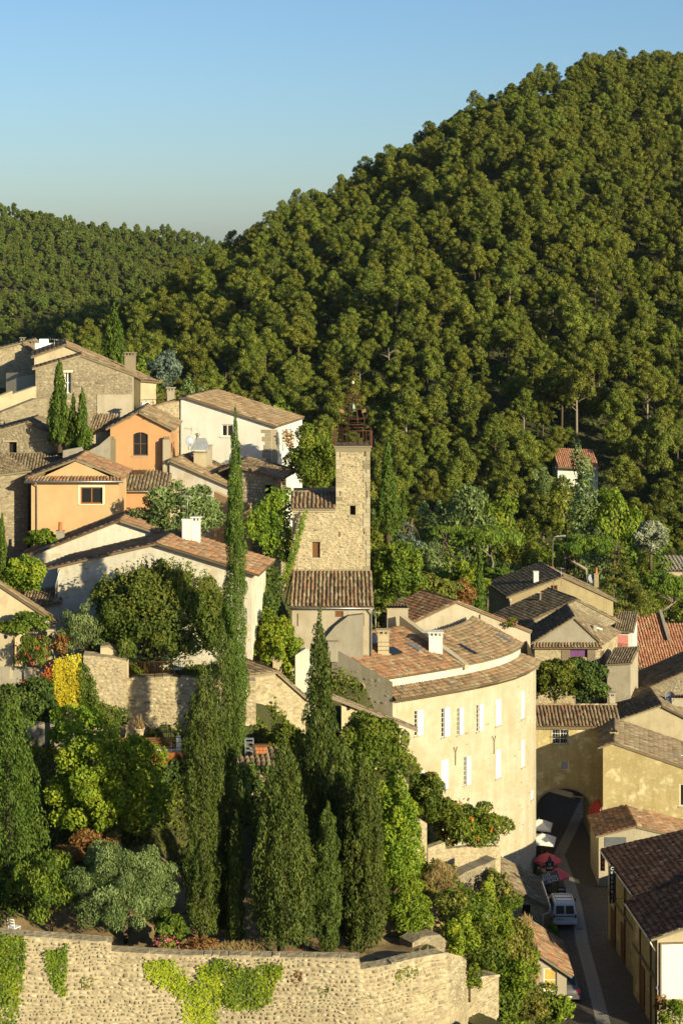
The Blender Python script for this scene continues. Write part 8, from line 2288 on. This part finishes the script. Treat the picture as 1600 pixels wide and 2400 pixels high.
# cafe tables and chairs
def cafe_chair(label, x, y, yaw, z=12.01, mat=None, group=None, s=1.0, name='cafe_chair'):
    root = thing(name, label, 'chair', (x, y, z), group); mat = mat or M['iron']; ca, sa = math.cos(yaw), math.sin(yaw)
    T = lambda a, b, c_: Vector((x + (a * ca - b * sa) * s, y + (a * sa + b * ca) * s, z + c_ * s))
    mb = MB(); mb.box6([T(*p) for p in ((-.2, -.2, .43), (.2, -.2, .43), (.2, .2, .43), (-.2, .2, .43), (-.2, -.2, .46), (.2, -.2, .46), (.2, .2, .46), (-.2, .2, .46))]); mb.build('seat', mat, root)
    for a in (-.18, .18):
        mb = MB(); mb.tube([T(a, -.18, 0), T(a, -.17, .43)], 0.014, 5); mb.build('leg', mat, root); mb = MB(); mb.tube([T(a, .2, 0), T(a, .18, .43), T(a, .23, .86)], 0.014, 5); mb.build('leg', mat, root)
    mb = MB()
    for q in (.6, .72, .84): mb.tube([T(-.18, .2 + (q - .43) * .07, q), T(0, .23 + (q - .43) * .07, q), T(.18, .2 + (q - .43) * .07, q)], 0.022, 5)
    mb.build('backrest', mat, root)
def cafe_table(label, x, y, z=12.01, mat=None, r=0.35, group=None):
    root = thing('cafe_table', label, 'table', (x, y, z), group); mb = MB(); mb.lathe((x, y, z + 0.7), [(0.01, 0), (r, 0), (r, 0.03), (0.01, 0.03)], 16); mb.build('table_top', mat or M['iron'], root)
    mb = MB(); mb.tube([(x, y, z), (x, y, z + 0.7)], 0.03, 6); mb.lathe((x, y, z), [(0.24, 0), (0.22, 0.03), (0.04, 0.05)], 12); mb.build('pedestal', M['iron'], root)
for i, (x, y) in enumerate(((15.4, 146.0), (15.5, 141.6), (15.6, 138.6), (16.1, 149.5))):
    cafe_table('round dark cafe table standing under the parasols', x, y, group='cafe tables')
    for a in (0.3, 2.2, 4.1): cafe_chair('dark metal chair at a cafe table under the parasols', x + 0.62 * math.cos(a), y + 0.62 * math.sin(a), a - math.pi / 2, group='cafe chairs')
# ================================================================== garden things
# terrace furniture above the retaining wall
zt3 = GZ(392, 124.4) - 0.2; M['lime_paint'] = simple('green_plastic', (0.12, 0.5, 0.08), 0.5, 0, 0.05, 4)
zt3 = ZP(1590, 123.5)
for i, (x, lb, mt) in enumerate(((400, 'white slatted garden chair at the right of the railing', 'plastic_white'), (414, 'second white garden chair beside the terrace plants', 'plastic_white'), (383, 'green and white garden chair near the mulberry trunk', 'lime_paint'))):
    xx, yy = XY(x + 16 if i < 2 else x + 26, 123.9 + 0.3 * i); cafe_chair(lb, xx, yy, 0.3 + i, zt3, M[mt], None, 1.25, 'garden_chair')
SH('row of potted plants along the terrace railing', 460, 1578, 123.6, 80, 34, 83, M['broad'], base_py=1592, dens=55, lsize=0.16, name='potted_plants')
SH('pink flowering pot plant left of the mulberry trunk', 316, 1574, 123.4, 44, 40, 84, M['broad'], base_py=1592, dens=60, lsize=0.15, name='potted_plants')
# white plastic chair at the left of the terrace
xx, yy = XY(34, 102.2); cafe_chair('white plastic chair behind the rampart at left', xx, yy, 2.6, ZP(2196, 102.2), M['plastic_white'], None, 1.25, 'garden_chair')
# corten planter and slatted bench terrace
pl = Pl((330, 117.5), (456, 117.8)); ct = thing('corten_planter', 'long rusty corten steel planter edging the garden deck', 'planter', pl.pt(pl.L / 2, ZP(1790, 117.5), -0.3))
mb = MB(); z1, z0 = ZP(1766, 117.5), ZP(1791, 117.5); mb.plbox(pl, 0, z0, pl.L, z1, -0.05, 0.0); mb.plbox(pl, 0, z0, 0.04, z1, -0.8, -0.052); mb.plbox(pl, pl.L - 0.04, z0, pl.L, z1, -0.8, -0.052); mb.build('steel_sheet', M['corten'], ct)
mb = MB(); mb.plbox(pl, 0.05, z0, pl.L - 0.05, z1 - 0.08, -0.8, -0.055); mb.build('soil', M['sand'], ct)
pl = Pl((266, 118.6), (424, 118.9)); zt_, zb_ = ZP(1732, 118.7), ZP(1764, 118.7)
dk = thing('garden_bench', 'long slatted garden bench with white rounded end', 'bench', pl.pt(pl.L / 2, zb_, -0.4))
for k in range(6):
    mb = MB(); mb.plbox(pl, 0, zb_ + 0.2 + k * 0.11, pl.L - 0.3, zb_ + 0.29 + k * 0.11, -0.1 - k * 0.06, -0.06 - k * 0.06); mb.build('slat', M['wood'], dk)
mb = MB(); mb.plbox(pl, 0, zb_, pl.L - 0.02, zb_ + 0.16, -0.7, 0.0); mb.plbox(pl, pl.L - 0.28, zb_ + 0.161, pl.L - 0.02, zt_, -0.7, 0.0); mb.build('frame', M['paint_white'], dk)
rl = thing('deck_railing', 'thin dark railing at the end of the slatted bench', 'railing', W(440, 1765, 118)); pl = Pl((405, 118.2), (456, 118.4)); zb_ = ZP(1766, 118.2); mb = MB()
for u in (0, 0.65, pl.L): mb.tube([pl.pt(u, zb_), pl.pt(u, zb_ + 1.0)], 0.02, 5)
for q in (0.35, 0.68, 1.0): mb.tube([pl.pt(0, zb_ + q), pl.pt(pl.L, zb_ + q)], 0.016, 5)
mb.build('rails', M['iron'], rl)
pot = thing('plant_pot', 'big cream terracotta pot with spiky plant below retaining wall', 'pot', W(326, 1728, 119.6)); c0 = W(326, 1728, 119.6)
mb = MB(); mb.lathe(c0, [(0.24, 0), (0.3, 0.25), (0.34, 0.5), (0.38, 0.52), (0.38, 0.6), (0.3, 0.6), (0.28, 0.5)], 14); mb.build('pot_body', M['cream_plain'], pot)
rg = np.random.default_rng(3); P = np.tile([0, 0, 0.85], (60, 1)) + rg.normal(0, 0.16, (60, 3)); V, Fq, tt = leaves(P, rg.normal(0, 1, (60, 3)), 0.75, 0.08, rg, 0.3, (0, 0, 1)); mesh_part('leaves', np_mesh('leaves', V, Fq, tt), M['dry'], pot)
zt4 = ZP(1724, 120.4)
for i, (x, a, lb) in enumerate(((386, 0.4, 'left wrought iron chair against the retaining wall'), (406, 2.0, 'right wrought iron chair against the retaining wall'))):
    xx, yy = XY(x, 120.5); cafe_chair(lb, xx, yy, a, zt4 - 0.3, None, None, 1.2, 'garden_chair')
# crate and rack by the spire cypress
cr = thing('clay_crate', 'open crate of orange clay bricks beside the spire cypress', 'crate', W(612, 1766, 117.2)); c0 = W(612, 1766, 117.2)
for i in range(3):
    for j in range(2):
        mb = MB(); mb.box(c0 + Vector((-0.32 + i * 0.22, 0, j * 0.2)), c0 + Vector((-0.12 + i * 0.22, 0.3, j * 0.2 + 0.18))); mb.build('brick', M['brick'], cr)
mb = MB(); mb.box(c0 + Vector((-0.5, -0.02, 0.42)), c0 + Vector((0.5, 0.36, 0.52))); mb.build('board', M['wood'], cr)
rk = thing('metal_rack', 'blue-grey metal rack next to the clay crate', 'rack', W(584, 1768, 117.4)); c0 = W(584, 1768, 117.4); mb = MB()
for x in (-0.25, 0.25):
    for y in (0, 0.3): mb.tube([c0 + Vector((x, y, 0)), c0 + Vector((x, y, 0.95))], 0.02, 5)
for q in (0.2, 0.45, 0.7, 0.93): mb.box(c0 + Vector((-0.27, -0.02, q)), c0 + Vector((0.27, 0.32, q + 0.025)))
mb.build('frame', M['dish'], rk)
# red hammock between the cypress trunks
hm = thing('hammock', 'bright red hammock slung between the cypress trunks', 'hammock', W(690, 2245, 103.4)); a = W(676, 2232, 103.6); b = W(716, 2200, 105.2); mb = MB(); n = 10; pts = []
for k in range(n + 1):
    t = k / n; p = a.lerp(b, t); w = 0.22 * math.sin(math.pi * t) + 0.02; p.z -= 0.45 * math.sin(math.pi * t); pts.append((p + Vector((0, -w, 0.12)), p, p + Vector((0, w, 0.12))))
for q, r in zip(pts, pts[1:]): mb.face([q[0], r[0], r[1], q[1]], True); mb.face([q[1], r[1], r[2], q[2]], True)
M['hammock'] = simple('red_cloth', (0.5, 0.015, 0.015), 0.8, 0, 0.1, 4); mb.build('cloth', M['hammock'], hm)
# street lamp in the valley
lp = thing('street_lamp', 'grey curved street lamp in the valley beside umbrella pine', 'street lamp', W(1294, 1330, 236)); c0 = W(1294, 1330, 236); zt_ = ZP(1256, 236); mb = MB()
mb.tube([c0, Vector((c0.x, c0.y, zt_ - 0.6)), Vector((c0.x + 0.3, c0.y, zt_ - 0.1)), Vector((c0.x + 1.0, c0.y, zt_ + 0.05))], [0.1, 0.08, 0.06, 0.05], 6); mb.build('mast', M['zinc'], lp)
mb = MB(); mb.obox(Vector((c0.x + 1.25, c0.y, zt_ + 0.03)), (0.38, 0, 0.03), (0, 0.15, 0), (0, 0, 0.08)); mb.build('lamp_head', M['zinc'], lp)

# ================================================================== thin evening haze
m, nt, out = new_mat('haze_air')
vp = N(nt, 'ShaderNodeVolumePrincipled', Density=0.000018, Anisotropy=0.15)
vp.inputs['Color'].default_value = (0.80, 0.88, 1.0, 1)
L(nt, vp.outputs[0], out.inputs['Volume'])
mb = MB(); mb.box((-7000, -150, -42), (7000, 5600, 172))
hz = mb.build('haze', m, None, 'stuff')
